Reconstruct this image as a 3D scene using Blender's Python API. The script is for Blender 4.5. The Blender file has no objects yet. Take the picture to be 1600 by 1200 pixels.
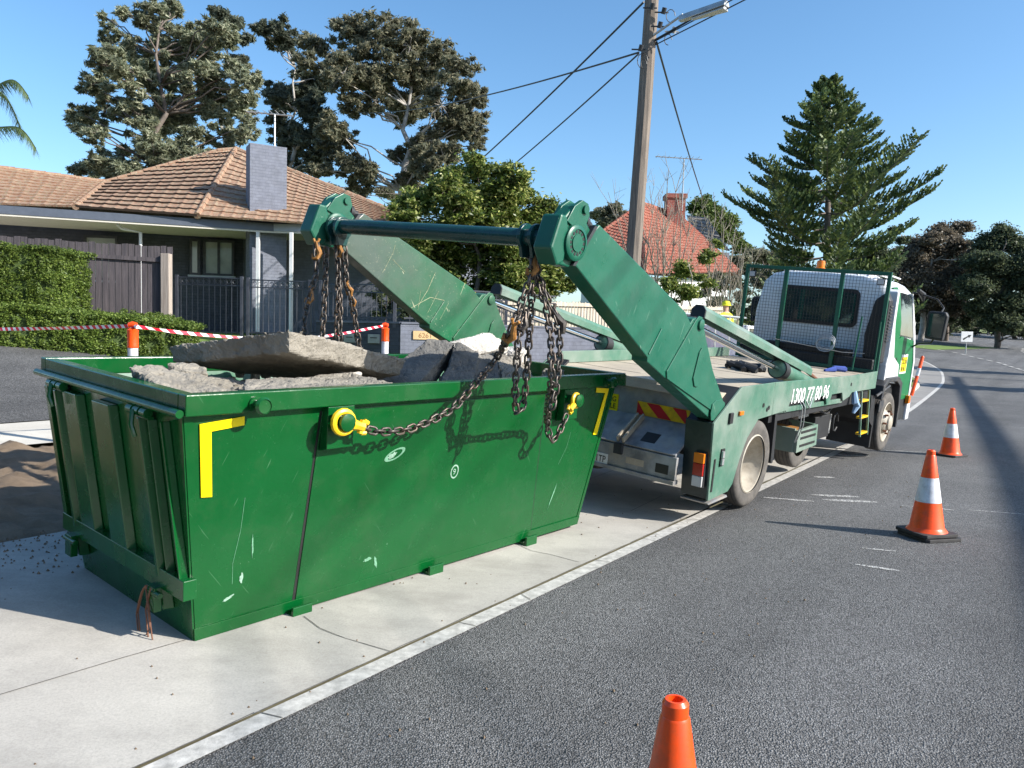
import bpy, bmesh, math, random
import numpy as np
from mathutils import Vector, Matrix
R = math.radians
rnd = random.Random(7)
sc = bpy.context.scene
COL = sc.collection

# ------------------------------------------------------------------ camera
CAM_H = 1.6557
PITCH, ROLL, F = 0.0626, 0.0244, 1195.6 / 1600
f_ = Vector((0, math.cos(PITCH), -math.sin(PITCH)))
x_ = Vector((1, 0, 0)); u_ = x_.cross(f_)
xr = x_ * math.cos(ROLL) + u_ * math.sin(ROLL)
ur = -x_ * math.sin(ROLL) + u_ * math.cos(ROLL)
cd = bpy.data.cameras.new("camera"); cam = bpy.data.objects.new("camera", cd); COL.objects.link(cam)
cd.sensor_width = 36; cd.lens = F * 36; cd.clip_start = 0.05; cd.clip_end = 3000
m = Matrix.Identity(4)
for i in range(3):
    m[i][0] = xr[i]; m[i][1] = ur[i]; m[i][2] = -f_[i]
m.translation = (0, 0, CAM_H)
cam.matrix_world = m
sc.camera = cam
sc.view_settings.view_transform = 'Standard'; sc.view_settings.look = 'None'
sc.view_settings.exposure = 0.78; sc.view_settings.gamma = 1

# ------------------------------------------------------------------ sky and sun
SUN = Vector((0.8164, -0.2811, 0.5045)).normalized()
elev = math.asin(SUN.z)
w = bpy.data.worlds.new("World"); sc.world = w; w.use_nodes = True
nt = w.node_tree; nt.nodes.clear()
sky = nt.nodes.new("ShaderNodeTexSky"); sky.sky_type = 'NISHITA'; sky.sun_disc = False
sky.sun_elevation = elev; sky.sun_rotation = math.atan2(SUN.x, SUN.y)
sky.air_density = 1.0; sky.dust_density = 0.9; sky.ozone_density = 3.5; sky.altitude = 60
bg = nt.nodes.new("ShaderNodeBackground"); bg.inputs[1].default_value = 0.135
wo = nt.nodes.new("ShaderNodeOutputWorld")
hs_ = nt.nodes.new('ShaderNodeHueSaturation'); hs_.inputs['Saturation'].default_value = 1.12; hs_.inputs['Hue'].default_value = .495
nt.links.new(sky.outputs[0], hs_.inputs['Color']); nt.links.new(hs_.outputs[0], bg.inputs[0]); nt.links.new(bg.outputs[0], wo.inputs[0])
sd = bpy.data.lights.new("sun", 'SUN'); sd.energy = 5.0; sd.angle = R(0.53); sd.color = (1.0, 0.95, 0.87)
so = bpy.data.objects.new("sun", sd); COL.objects.link(so)
so.rotation_euler = (-SUN).to_track_quat('-Z', 'Y').to_euler(); so.location = (10, -5, 20)

# ------------------------------------------------------------------ materials
def newmat(name):
    mt = bpy.data.materials.new(name); mt.use_nodes = True
    nt = mt.node_tree; b = nt.nodes["Principled BSDF"]
    return mt, nt, b
def N(nt, t, **kw):
    n = nt.nodes.new(t)
    for k, v in kw.items():
        if k.startswith('i_'):
            key = k[2:]
            n.inputs[int(key) if key.isdigit() else key.replace('_', ' ')].default_value = v
        else: setattr(n, k, v)
    return n
def coord(nt, scale=(1, 1, 1), kind='Object'):
    tc = N(nt, "ShaderNodeTexCoord"); mp = N(nt, "ShaderNodeMapping"); mp.inputs['Scale'].default_value = scale
    nt.links.new(tc.outputs[kind], mp.inputs[0]); return mp.outputs[0]
def noise(nt, co, scale, detail=4, rough=.55, dist=0):
    n = N(nt, "ShaderNodeTexNoise"); n.inputs['Scale'].default_value = scale; n.inputs['Detail'].default_value = detail
    n.inputs['Roughness'].default_value = rough; n.inputs['Distortion'].default_value = dist
    nt.links.new(co, n.inputs['Vector']); return n.outputs['Fac']
def ramp(nt, fac, stops):
    r = N(nt, "ShaderNodeValToRGB"); e = r.color_ramp.elements
    while len(e) > 1: e.remove(e[-1])
    e[0].position = stops[0][0]; c = stops[0][1]; e[0].color = (*c, 1) if isinstance(c, tuple) else (c, c, c, 1)
    for p, c in stops[1:]:
        k = e.new(p); k.color = (*c, 1) if isinstance(c, tuple) else (c, c, c, 1)
    nt.links.new(fac, r.inputs[0]); return r.outputs[0]
def mix(nt, fac, a, b, mode='MIX'):
    n = N(nt, "ShaderNodeMix", data_type='RGBA', blend_type=mode)
    for s, v in ((n.inputs[0], fac), (n.inputs[6], a), (n.inputs[7], b)):
        if isinstance(v, (tuple, list)): s.default_value = (*v[:3], 1)
        elif isinstance(v, (int, float)): s.default_value = v
        else: nt.links.new(v, s)
    return n.outputs[2]
def math_(nt, op, a, b=None, clamp=False):
    n = N(nt, "ShaderNodeMath", operation=op); n.use_clamp = clamp
    for i, v in enumerate((a, b)):
        if v is None: continue
        if isinstance(v, (int, float)): n.inputs[i].default_value = v
        else: nt.links.new(v, n.inputs[i])
    return n.outputs[0]
def bump(nt, b, h, strength=.3, dist=.01):
    n = N(nt, "ShaderNodeBump"); n.inputs['Strength'].default_value = strength; n.inputs['Distance'].default_value = dist
    nt.links.new(h, n.inputs['Height']); nt.links.new(n.outputs[0], b.inputs['Normal'])
def plain(name, c, rough=.6, metal=0, var=.15, scale=6, bmp=.0, spec=.5, dirt=None):
    mt, nt, b = newmat(name); co = coord(nt)
    n1 = noise(nt, co, scale, 5)
    lo = tuple(max(0, x * (1 - var)) for x in c); hi = tuple(x * (1 + var) for x in c)
    col = ramp(nt, n1, [(.3, lo), (.7, hi)])
    if dirt:
        d = ramp(nt, noise(nt, co, scale * .6 + 1, 8, .7), [(.48, 0.), (.72, 1.)])
        col = mix(nt, math_(nt, 'MULTIPLY', d, dirt[3]), col, dirt[:3])
    nt.links.new(col, b.inputs['Base Color'])
    b.inputs['Roughness'].default_value = rough; b.inputs['Metallic'].default_value = metal
    b.inputs['Specular IOR Level'].default_value = spec
    if bmp: bump(nt, b, noise(nt, co, scale * 12, 4), bmp, .004)
    return mt
def paint(name, c, chip=(.35, .42, .36), fade=None, rough=.28, dirtcol=(.12, .1, .08), dirt=.25, scratch=.5, chipth=.69, faderange=None, coat=.0):
    """worn vehicle paint: clumps of fading, fine chips, long scratches, grime"""
    mt, nt, b = newmat(name); co = coord(nt)
    base = ramp(nt, noise(nt, co, 2.2, 6, .6), [(.3, tuple(x * .87 for x in c)), (.7, tuple(x * 1.1 for x in c))])
    if fade:
        fc, amt = fade
        ff = ramp(nt, noise(nt, co, 1.3, 5, .6), [(.38, 0.), (.62, 1.)])
        if faderange:      # sideways range of the object where the paint has gone chalky
            sx = N(nt, "ShaderNodeSeparateXYZ"); tc = N(nt, "ShaderNodeTexCoord"); nt.links.new(tc.outputs['Object'], sx.inputs[0])
            mr = N(nt, "ShaderNodeMapRange"); mr.inputs[1].default_value = faderange[1]; mr.inputs[2].default_value = faderange[2]
            nt.links.new(sx.outputs[faderange[0]], mr.inputs[0])
            ff = math_(nt, 'ADD', math_(nt, 'MULTIPLY', ff, .45), mr.outputs[0], True)
        base = mix(nt, math_(nt, 'MULTIPLY', ff, amt), base, fc)
    ch = ramp(nt, noise(nt, co, 55, 6, .75), [(chipth, 0.), (chipth + .015, 1.)])
    area = ramp(nt, noise(nt, co, 2.1, 3), [(.42, 0.), (.6, 1.)])
    base = mix(nt, math_(nt, 'MULTIPLY', ch, area), base, chip)
    def scr(rot, sc_, th):
        tc = N(nt, "ShaderNodeTexCoord"); mp = N(nt, "ShaderNodeMapping", vector_type='TEXTURE'); mp.inputs['Rotation'].default_value = rot; mp.inputs['Scale'].default_value = sc_
        nt.links.new(tc.outputs['Object'], mp.inputs[0])
        return ramp(nt, noise(nt, mp.outputs[0], 3, 2, .5, .3), [(th, 0.), (th + .012, 1.)])
    s1 = scr((.2, .9, .2), (1.3, .06, .05), .735); s2 = scr((.1, -1.15, 0), (1.6, .08, .04), .74)
    sm = math_(nt, 'MULTIPLY', math_(nt, 'MAXIMUM', s1, s2), scratch)
    base = mix(nt, sm, base, chip)
    dd = ramp(nt, noise(nt, co, 4.5, 8, .68), [(.5, 0.), (.78, 1.)])
    base = mix(nt, math_(nt, 'MULTIPLY', dd, dirt), base, dirtcol)
    nt.links.new(base, b.inputs['Base Color'])
    rr = ramp(nt, noise(nt, co, 7, 6, .6), [(.3, rough * .75), (.7, min(1, rough * 1.6))])
    nt.links.new(rr, b.inputs['Roughness'])
    b.inputs['Coat Weight'].default_value = coat; b.inputs['Coat Roughness'].default_value = .12
    # rust blooms and large dents
    ru = ramp(nt, noise(nt, co, 19, 8, .8), [(.69, 0.), (.73, .8)])
    base2 = mix(nt, math_(nt, 'MULTIPLY', ru, ramp(nt, noise(nt, co, 1.7, 2), [(.5, 0.), (.62, 1.)])), base, (.10, .045, .02)); nt.links.new(base2, b.inputs['Base Color'])
    hh = math_(nt, 'ADD', math_(nt, 'MULTIPLY', noise(nt, co, 1.6, 2, .4), 6.), noise(nt, co, 9, 5, .6))
    bump(nt, b, hh, .16, .014)
    return mt
M = {}
M['bin'] = paint('bin_green', (.001, .074, .014), chip=(.13, .28, .16), fade=((.002, .084, .019), .6), rough=.2, dirt=.12, scratch=.22, chipth=.665)
M['bin_in'] = paint('bin_inside_green', (.02, .14, .07), chip=(.45, .48, .42), fade=((.30, .38, .33), .8), rough=.6, dirt=.35, dirtcol=(.42, .42, .38), scratch=.8, chipth=.6)
M['arm'] = paint('arm_green', (.003, .098, .056), chip=(.24, .36, .28), fade=((.03, .135, .088), .55), rough=.34, dirt=.15, scratch=.7, chipth=.70, faderange=('X', -2.4, -.4))
M['arm_old'] = paint('arm_green_scuffed', (.003, .115, .042), chip=(.42, .41, .28), fade=((.065, .095, .078), .95), rough=.4, dirt=.22, scratch=1., chipth=.63, faderange=('X', -2.55, -3.2))
M['truck'] = paint('truck_green_chalky', (.055, .155, .105), chip=(.34, .38, .32), fade=((.20, .25, .21), .9), rough=.45, dirt=.22, dirtcol=(.3, .3, .24), scratch=.4, chipth=.71)
M['tube'] = paint('dark_green_tube', (.006, .05, .048), chip=(.2, .25, .2), rough=.22, dirt=.15, scratch=.2)
M['hb'] = paint('headboard_green', (.006, .085, .05), chip=(.2, .25, .2), rough=.35, dirt=.2, scratch=.2)
M['white'] = plain('cab_white', (.72, .73, .74), .28, var=.05, scale=3, dirt=(.5, .47, .4, .35))
M['cabgreen'] = plain('cab_stripe_green', (.008, .16, .05), .3, var=.1, scale=3)
M['black'] = plain('black_rubbery', (.014, .015, .017), .6, var=.3, bmp=.1)
M['dark'] = plain('dark_steel', (.03, .033, .038), .5, var=.4, dirt=(.14, .12, .1, .5))
M['tyre'] = plain('tyre_rubber', (.085, .078, .07), .85, var=.25, scale=9, dirt=(.2, .175, .15, .6), bmp=.15)
M['rim'] = plain('wheel_rim_cream', (.42, .38, .31), .5, var=.2, scale=5, dirt=(.12, .08, .05, .7))
M['steel'] = plain('scuffed_plate_steel', (.26, .265, .275), .5, metal=.2, var=.45, scale=5, dirt=(.46, .40, .32, .8), bmp=.3)
M['galv'] = plain('galvanised', (.42, .43, .43), .45, metal=.6, var=.2)
M['darkpanel'] = plain('dark_green_black_panel', (.010, .022, .024), .35, var=.4, dirt=(.06, .07, .06, .5))
M['chrome'] = plain('chrome_rod', (.75, .75, .76), .12, metal=1, var=.05)
M['rust'] = plain('rusty_steel', (.16, .07, .04), .8, var=.4, scale=14, bmp=.3)
M['chain'] = plain('chain_steel', (.085, .075, .066), .42, metal=.6, var=.45, scale=22, dirt=(.16, .10, .065, .7), bmp=.2)
M['yellow'] = plain('yellow_paint', (.80, .50, .012), .4, var=.1, scale=9, dirt=(.2, .12, .05, .6))
M['hookold'] = plain('worn_yellow_orange', (.34, .15, .03), .6, var=.3, scale=20, dirt=(.08, .05, .03, .8))
M['tape'] = plain('yellow_reflective', (.86, .66, .0), .35, var=.04)
M['red'] = plain('red_reflective', (.50, .02, .03), .35, var=.1)
M['amber'] = plain('amber_plastic', (.65, .17, .01), .2, var=.1)
M['redlens'] = plain('red_lens', (.35, .02, .015), .15, var=.1)
M['whitelens'] = plain('clear_lens', (.5, .5, .5), .15, var=.1)
M['signwhite'] = plain('sign_white', (.75, .75, .74), .4, var=.05, dirt=(.4, .38, .33, .4))
M['ink'] = plain('black_ink', (.015, .015, .015), .5)
M['decalwhite'] = plain('white_decal', (.82, .82, .80), .45, var=.05)
M['wallgrey'] = None
def glass(name, c=(.02, .03, .035)):
    mt, nt, b = newmat(name)
    b.inputs['Base Color'].default_value = (*c, 1); b.inputs['Roughness'].default_value = .04
    b.inputs['Specular IOR Level'].default_value = .9; b.inputs['Coat Weight'].default_value = .6
    return mt
M['glass'] = glass('dark_glass')
M['glassgreen'] = glass('rear_window_glass', (.015, .04, .045))

def asphalt(name, base=.075, spread=.10, sc_=95, light=(.34, .33, .31)):
    mt, nt, b = newmat(name); co = coord(nt)
    v = N(nt, "ShaderNodeTexVoronoi"); v.inputs['Scale'].default_value = sc_; nt.links.new(co, v.inputs['Vector'])
    sx = N(nt, "ShaderNodeSeparateColor"); nt.links.new(v.outputs['Color'], sx.inputs[0])
    stone = ramp(nt, sx.outputs[0], [(0, (base * .56, base * .55, base * .54)), (.5, (base * 1.02, base, base * .97)), (.85, (base + spread * .6,) * 3), (1, (base + spread * 1.6, base + spread * 1.55, base + spread * 1.45))])
    gap = ramp(nt, v.outputs['Distance'], [(.30, 1.), (.72, .38)])
    col = mix(nt, 1., stone, gap, 'MULTIPLY')
    big = ramp(nt, noise(nt, co, .30, 7, .65), [(.3, .74), (.7, 1.18)])
    col = mix(nt, 1., col, big, 'MULTIPLY')
    lanes = ramp(nt, noise(nt, coord(nt, (1, 1, 1)), 1.6, 5, .65), [(.3, .9), (.7, 1.1)])
    col = mix(nt, 1., col, lanes, 'MULTIPLY')
    tc2 = N(nt, "ShaderNodeTexCoord"); mp2 = N(nt, "ShaderNodeMapping"); mp2.inputs['Rotation'].default_value = (0, 0, .617); nt.links.new(tc2.outputs['Object'], mp2.inputs[0])
    mp3 = N(nt, "ShaderNodeMapping"); mp3.inputs['Scale'].default_value = (1.1, .07, 1); nt.links.new(mp2.outputs[0], mp3.inputs[0])
    col = mix(nt, 1., col, ramp(nt, noise(nt, mp3.outputs[0], 1.0, 3, .5), [(.35, .80), (.6, 1.12)]), 'MULTIPLY')
    oil = ramp(nt, noise(nt, co, .8, 5, .7), [(.66, 1.), (.74, .62)]); col = mix(nt, 1., col, oil, 'MULTIPLY')
    sp = ramp(nt, noise(nt, co, 42, 3, .7), [(.74, 0.), (.78, 1.)])
    spa = ramp(nt, noise(nt, co, 1.1, 3), [(.55, 0.), (.65, 1.)])
    col = mix(nt, math_(nt, 'MULTIPLY', sp, spa), col, light)
    nt.links.new(col, b.inputs['Base Color']); b.inputs['Roughness'].default_value = .8
    h = math_(nt, 'MULTIPLY', v.outputs['Distance'], -1.)
    bump(nt, b, h, .9, .008)
    return mt
M['asphalt'] = asphalt('road_asphalt', .165, .085, 120)
M['kerbasphalt'] = concrete('gutter_surface', (.30, .29, .27), (.16, .15, .14))if 0 else None
M['driveway'] = asphalt('driveway_asphalt', .13, .05, 70)
def concrete(name, c=(.50, .475, .43), stain=(.30, .28, .25), s=1.):
    mt, nt, b = newmat(name); co = coord(nt)
    n1 = noise(nt, co, 1.1 * s, 8, .62); col = ramp(nt, n1, [(.3, tuple(x * .82 for x in c)), (.62, c), (.8, tuple(min(1, x * 1.12) for x in c))])
    fine = ramp(nt, noise(nt, co, 90 * s, 4, .7), [(.25, .78), (.6, 1.04)])
    col = mix(nt, 1., col, fine, 'MULTIPLY')
    dk = ramp(nt, noise(nt, co, 26 * s, 6, .75), [(.70, 0.), (.76, 1.)])
    col = mix(nt, math_(nt, 'MULTIPLY', dk, .55), col, stain)
    st = ramp(nt, noise(nt, coord(nt, (1, 1.6, 1)), .9 * s, 7, .72), [(.45, 0.), (.75, .75)])
    col = mix(nt, st, col, stain)
    nt.links.new(col, b.inputs['Base Color']); b.inputs['Roughness'].default_value = .85
    bump(nt, b, noise(nt, co, 120 * s if s < 2 else 22 * s, 6, .75), .35 if s < 2 else .8, .004 if s < 2 else .02)
    return mt
M['concrete'] = concrete('kerb_concrete', (.47, .445, .40), (.22, .205, .185))
M['kerbasphalt'] = concrete('gutter_surface', (.27, .26, .245), (.15, .14, .13))
M['footpath'] = concrete('footpath_concrete', (.62, .58, .5), (.4, .37, .32))
M['slab'] = concrete('broken_concrete', (.33, .30, .25), (.09, .08, .065), 2.2)
M['slabwhite'] = concrete('pale_broken_concrete', (.72, .68, .62), (.4, .36, .3), 3.)
M['slabdark'] = concrete('dark_bluestone', (.17, .165, .155), (.34, .31, .26), 4.)
M['soil'] = concrete('dug_soil', (.25, .18, .115), (.10, .07, .045), 4.)
M['deck'] = concrete('worn_deck_boards', (.47, .405, .31), (.27, .23, .18), 1.5)
def tworm(name, c1, c2, s, rough=.8, c3=None, bmp=.3):
    mt, nt, b = newmat(name); co = coord(nt)
    st = [(.3, c1), (.65, c2)] + ([(.8, c3)] if c3 else [])
    nt.links.new(ramp(nt, noise(nt, co, s, 7, .65), st), b.inputs['Base Color']); b.inputs['Roughness'].default_value = rough
    bump(nt, b, noise(nt, co, s * 5, 5, .7), bmp, .01)
    return mt
M['linepaint'] = tworm('worn_line_paint', (.30, .29, .27), (.60, .58, .54), 16, .7, (.70, .68, .64))
def worn_mark(name):
    mt, nt, b = newmat(name); co = coord(nt)
    a = ramp(nt, noise(nt, co, 60, 6, .8), [(.44, 0.), (.56, .85)])
    b.inputs['Base Color'].default_value = (.62, .61, .58, 1); nt.links.new(a, b.inputs['Alpha']); b.inputs['Roughness'].default_value = .8
    return mt
M['chalkmark'] = worn_mark('rubbed_road_chalk')
M['grass'] = tworm('verge_grass', (.07, .13, .02), (.16, .24, .045), 6, .9, (.22, .26, .09), .6)
M['farfield'] = tworm('far_grass', (.14, .2, .05), (.24, .27, .1), .6, .9)
M['earth'] = tworm('earth', (.10, .09, .055), (.16, .15, .09), .5, .9)
M['timberpole'] = None
def wood(name, c1, c2, grain=(14, 14, .7), rough=.85):
    mt, nt, b = newmat(name); co = coord(nt, grain)
    nt.links.new(ramp(nt, noise(nt, co, 2.2, 7, .68, .4), [(.28, c1), (.68, c2)]), b.inputs['Base Color'])
    b.inputs['Roughness'].default_value = rough
    bump(nt, b, noise(nt, co, 4, 6, .7), .5, .012)
    return mt
M['timberpole'] = wood('weathered_pole_timber', (.075, .062, .052), (.25, .205, .165))
M['paling'] = wood('old_paling_shade_grey', (.03, .028, .035), (.10, .085, .09), (10, 10, .6))  # old grey timber, darkened and blued to stand for cast shade
M['picket'] = wood('bleached_picket', (.30, .25, .19), (.58, .51, .42), (10, 10, .8))
M['postwood'] = wood('bleached_post_timber', (.22, .18, .15), (.42, .36, .31), (12, 12, .7))
def brick(name, c1, c2, mortar, sx=4.3, rowh=.086, axis='XZ', bstr=.5):
    mt, nt, b = newmat(name)
    tc = N(nt, "ShaderNodeTexCoord"); s = N(nt, "ShaderNodeSeparateXYZ"); nt.links.new(tc.outputs['Object'], s.inputs[0])
    cx = N(nt, "ShaderNodeCombineXYZ")
    nt.links.new(math_(nt, 'ADD', s.outputs[0], s.outputs[1]), cx.inputs[0]); nt.links.new(s.outputs[2], cx.inputs[1])
    br = N(nt, "ShaderNodeTexBrick"); nt.links.new(cx.outputs[0], br.inputs['Vector'])
    br.inputs['Scale'].default_value = 1; br.inputs['Brick Width'].default_value = .24; br.inputs['Row Height'].default_value = rowh
    br.inputs['Mortar Size'].default_value = .008; br.inputs['Color1'].default_value = (*c1, 1); br.inputs['Color2'].default_value = (*c2, 1); br.inputs['Mortar'].default_value = (*mortar, 1)
    nv = ramp(nt, noise(nt, coord(nt), 5, 6, .6), [(.3, .8), (.7, 1.15)])
    nt.links.new(mix(nt, 1., br.outputs['Color'], nv, 'MULTIPLY'), b.inputs['Base Color']); b.inputs['Roughness'].default_value = .75
    bump(nt, b, math_(nt, 'MULTIPLY', br.outputs['Fac'], -1.), bstr, .012)
    return mt
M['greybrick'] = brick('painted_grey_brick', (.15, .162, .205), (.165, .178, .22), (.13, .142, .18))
M['darkbrick'] = brick('dark_brick_and_shade', (.05, .055, .075), (.065, .07, .09), (.04, .045, .06))
M['redbrick'] = brick('red_brick', (.22, .04, .025), (.28, .065, .04), (.35, .22, .18))
M['fascia'] = plain('shade_slate_fascia', (.09, .105, .135), .45, var=.1)  # left fascia length: shade put into a dark slate tone
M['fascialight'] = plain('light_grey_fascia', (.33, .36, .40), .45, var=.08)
M['cream'] = plain('cream_trim', (.62, .58, .5), .6, var=.08)
M['whitepost'] = plain('white_post', (.7, .7, .7), .5, var=.05)
def tiles(name, c1, c2, c3, ridge=.3):
    mt, nt, b = newmat(name); co = coord(nt)
    n1 = noise(nt, co, 7, 8, .75)
    col = ramp(nt, n1, [(.25, c1), (.5, c2), (.75, c3)])
    lic = ramp(nt, noise(nt, co, 14, 7, .75), [(.50, 0.), (.62, .75)])
    col = mix(nt, lic, col, (.30, .29, .2))
    nt.links.new(col, b.inputs['Base Color']); b.inputs['Roughness'].default_value = .85
    bump(nt, b, noise(nt, co, 30, 4, .7), .6, .02)
    return mt
M['tile'] = tiles('terracotta_tile_lichen', (.18, .088, .055), (.30, .175, .112), (.37, .29, .205))
M['tileshade'] = plain('painted_tile_gap_shade', (.045, .03, .022), .9)  # shade under each tile lip, painted on the course risers
M['redroof'] = tiles('red_tile', (.20, .045, .03), (.30, .07, .042), (.30, .11, .08))
M['greyroof'] = tiles('grey_tile', (.13, .115, .11), (.2, .18, .17), (.26, .23, .21))
M['orange'] = plain('orange_cone_plastic', (.95, .085, .006), .35, var=.06, scale=12, dirt=(.30, .08, .04, .6))
M['coneband'] = plain('white_cone_band', (.70, .71, .75), .35, var=.08, scale=20, dirt=(.35, .33, .31, .6))
M['conebase'] = plain('black_cone_base', (.035, .033, .033), .7, var=.3, scale=10, bmp=.3)
M['oldscratch'] = plain('bare_scratch', (.36, .36, .22), .7, var=.5, scale=40)
M['jointdirt'] = plain('dirty_joint', (.13, .12, .105), .95, var=.4, scale=30)
M['hivis'] = plain('hi_vis_yellow', (.75, .72, .02), .7)
M['skin'] = plain('skin', (.45, .26, .18), .6)
M['navy'] = plain('navy_cloth', (.03, .04, .08), .8)
M['chalk'] = plain('pale_scuff', (.14, .32, .2), .6, var=.3, scale=60)
M['chalkw'] = plain('white_scuff', (.24, .38, .29), .6, var=.3, scale=60)
def stripes(name, a, b_, s):
    mt, nt, b = newmat(name)
    tc = N(nt, "ShaderNodeTexCoord"); wv = N(nt, "ShaderNodeTexWave"); wv.inputs['Scale'].default_value = s
    mp = N(nt, "ShaderNodeMapping"); mp.inputs['Rotation'].default_value = (0, R(35), 0)
    nt.links.new(tc.outputs['Object'], mp.inputs[0]); nt.links.new(mp.outputs[0], wv.inputs[0])
    r = ramp(nt, wv.outputs['Fac'], [(.5, a), (.52, b_)]); nt.links.new(r, b.inputs['Base Color'])
    b.inputs['Roughness'].default_value = .4
    return mt
M['redwhite'] = stripes('red_white_tape', (.75, .02, .05), (.85, .85, .85), 4.5)
def leafmat(name, cols, trans=.35, rough=.5):
    mt, nt, b = newmat(name)
    g = N(nt, "ShaderNodeNewGeometry")
    rp = ramp(nt, g.outputs['Random Per Island'], [(i / max(1, len(cols) - 1), c) for i, c in enumerate(cols)])
    co = coord(nt); big = ramp(nt, noise(nt, co, .9, 4), [(.3, .75), (.7, 1.25)])
    col = mix(nt, 1., rp, big, 'MULTIPLY')
    nt.links.new(col, b.inputs['Base Color']); b.inputs['Roughness'].default_value = rough
    b.inputs['Specular IOR Level'].default_value = .3
    tr = N(nt, "ShaderNodeBsdfTranslucent"); nt.links.new(col, tr.inputs[0])
    ms = N(nt, "ShaderNodeMixShader"); ms.inputs[0].default_value = trans
    out = nt.nodes["Material Output"]
    nt.links.new(b.outputs[0], ms.inputs[1]); nt.links.new(tr.outputs[0], ms.inputs[2]); nt.links.new(ms.outputs[0], out.inputs[0])
    return mt
M['leaf_silver'] = leafmat('silvery_fir_leaf', [(.09, .115, .07), (.18, .205, .13), (.33, .35, .23), (.58, .58, .42)], .45)
M['leaf_euc'] = leafmat('eucalypt_leaf', [(.09, .105, .07), (.16, .17, .11), (.25, .245, .165), (.34, .31, .21)], .52)
M['leaf_eucd'] = leafmat('dark_eucalypt_leaf', [(.065, .085, .065), (.12, .14, .10), (.19, .20, .14)], .5)
M['leaf_bush'] = leafmat('glossy_bush_leaf', [(.055, .09, .018), (.10, .15, .03), (.20, .26, .06), (.55, .55, .19)], .45, .35)
M['leaf_pine'] = leafmat('norfolk_pine_needle', [(.045, .08, .04), (.09, .135, .055), (.19, .235, .07)], .35)
M['leaf_brown'] = leafmat('brown_tree_leaf', [(.09, .078, .055), (.15, .125, .09), (.22, .185, .135)], .4)
M['leaf_dark'] = leafmat('dark_green_leaf', [(.045, .065, .042), (.085, .11, .06), (.15, .175, .09)], .48)
M['leaf_green'] = leafmat('mid_green_leaf', [(.05, .08, .02), (.1, .15, .035), (.18, .22, .06)])
M['leaf_hedge'] = leafmat('hedge_leaf', [(.06, .10, .02), (.11, .17, .03), (.20, .26, .055)], .35)
M['leaf_palm'] = leafmat('palm_leaf', [(.06, .10, .04), (.12, .17, .07)], .3)
M['bark'] = tworm('bark', (.07, .055, .045), (.16, .13, .11), 5)
M['whitebark'] = tworm('pale_gum_bark', (.22, .20, .18), (.48, .45, .41), 2.5)
M['twig'] = tworm('bare_twig_bark', (.17, .14, .11), (.38, .33, .26), 3)

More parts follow.
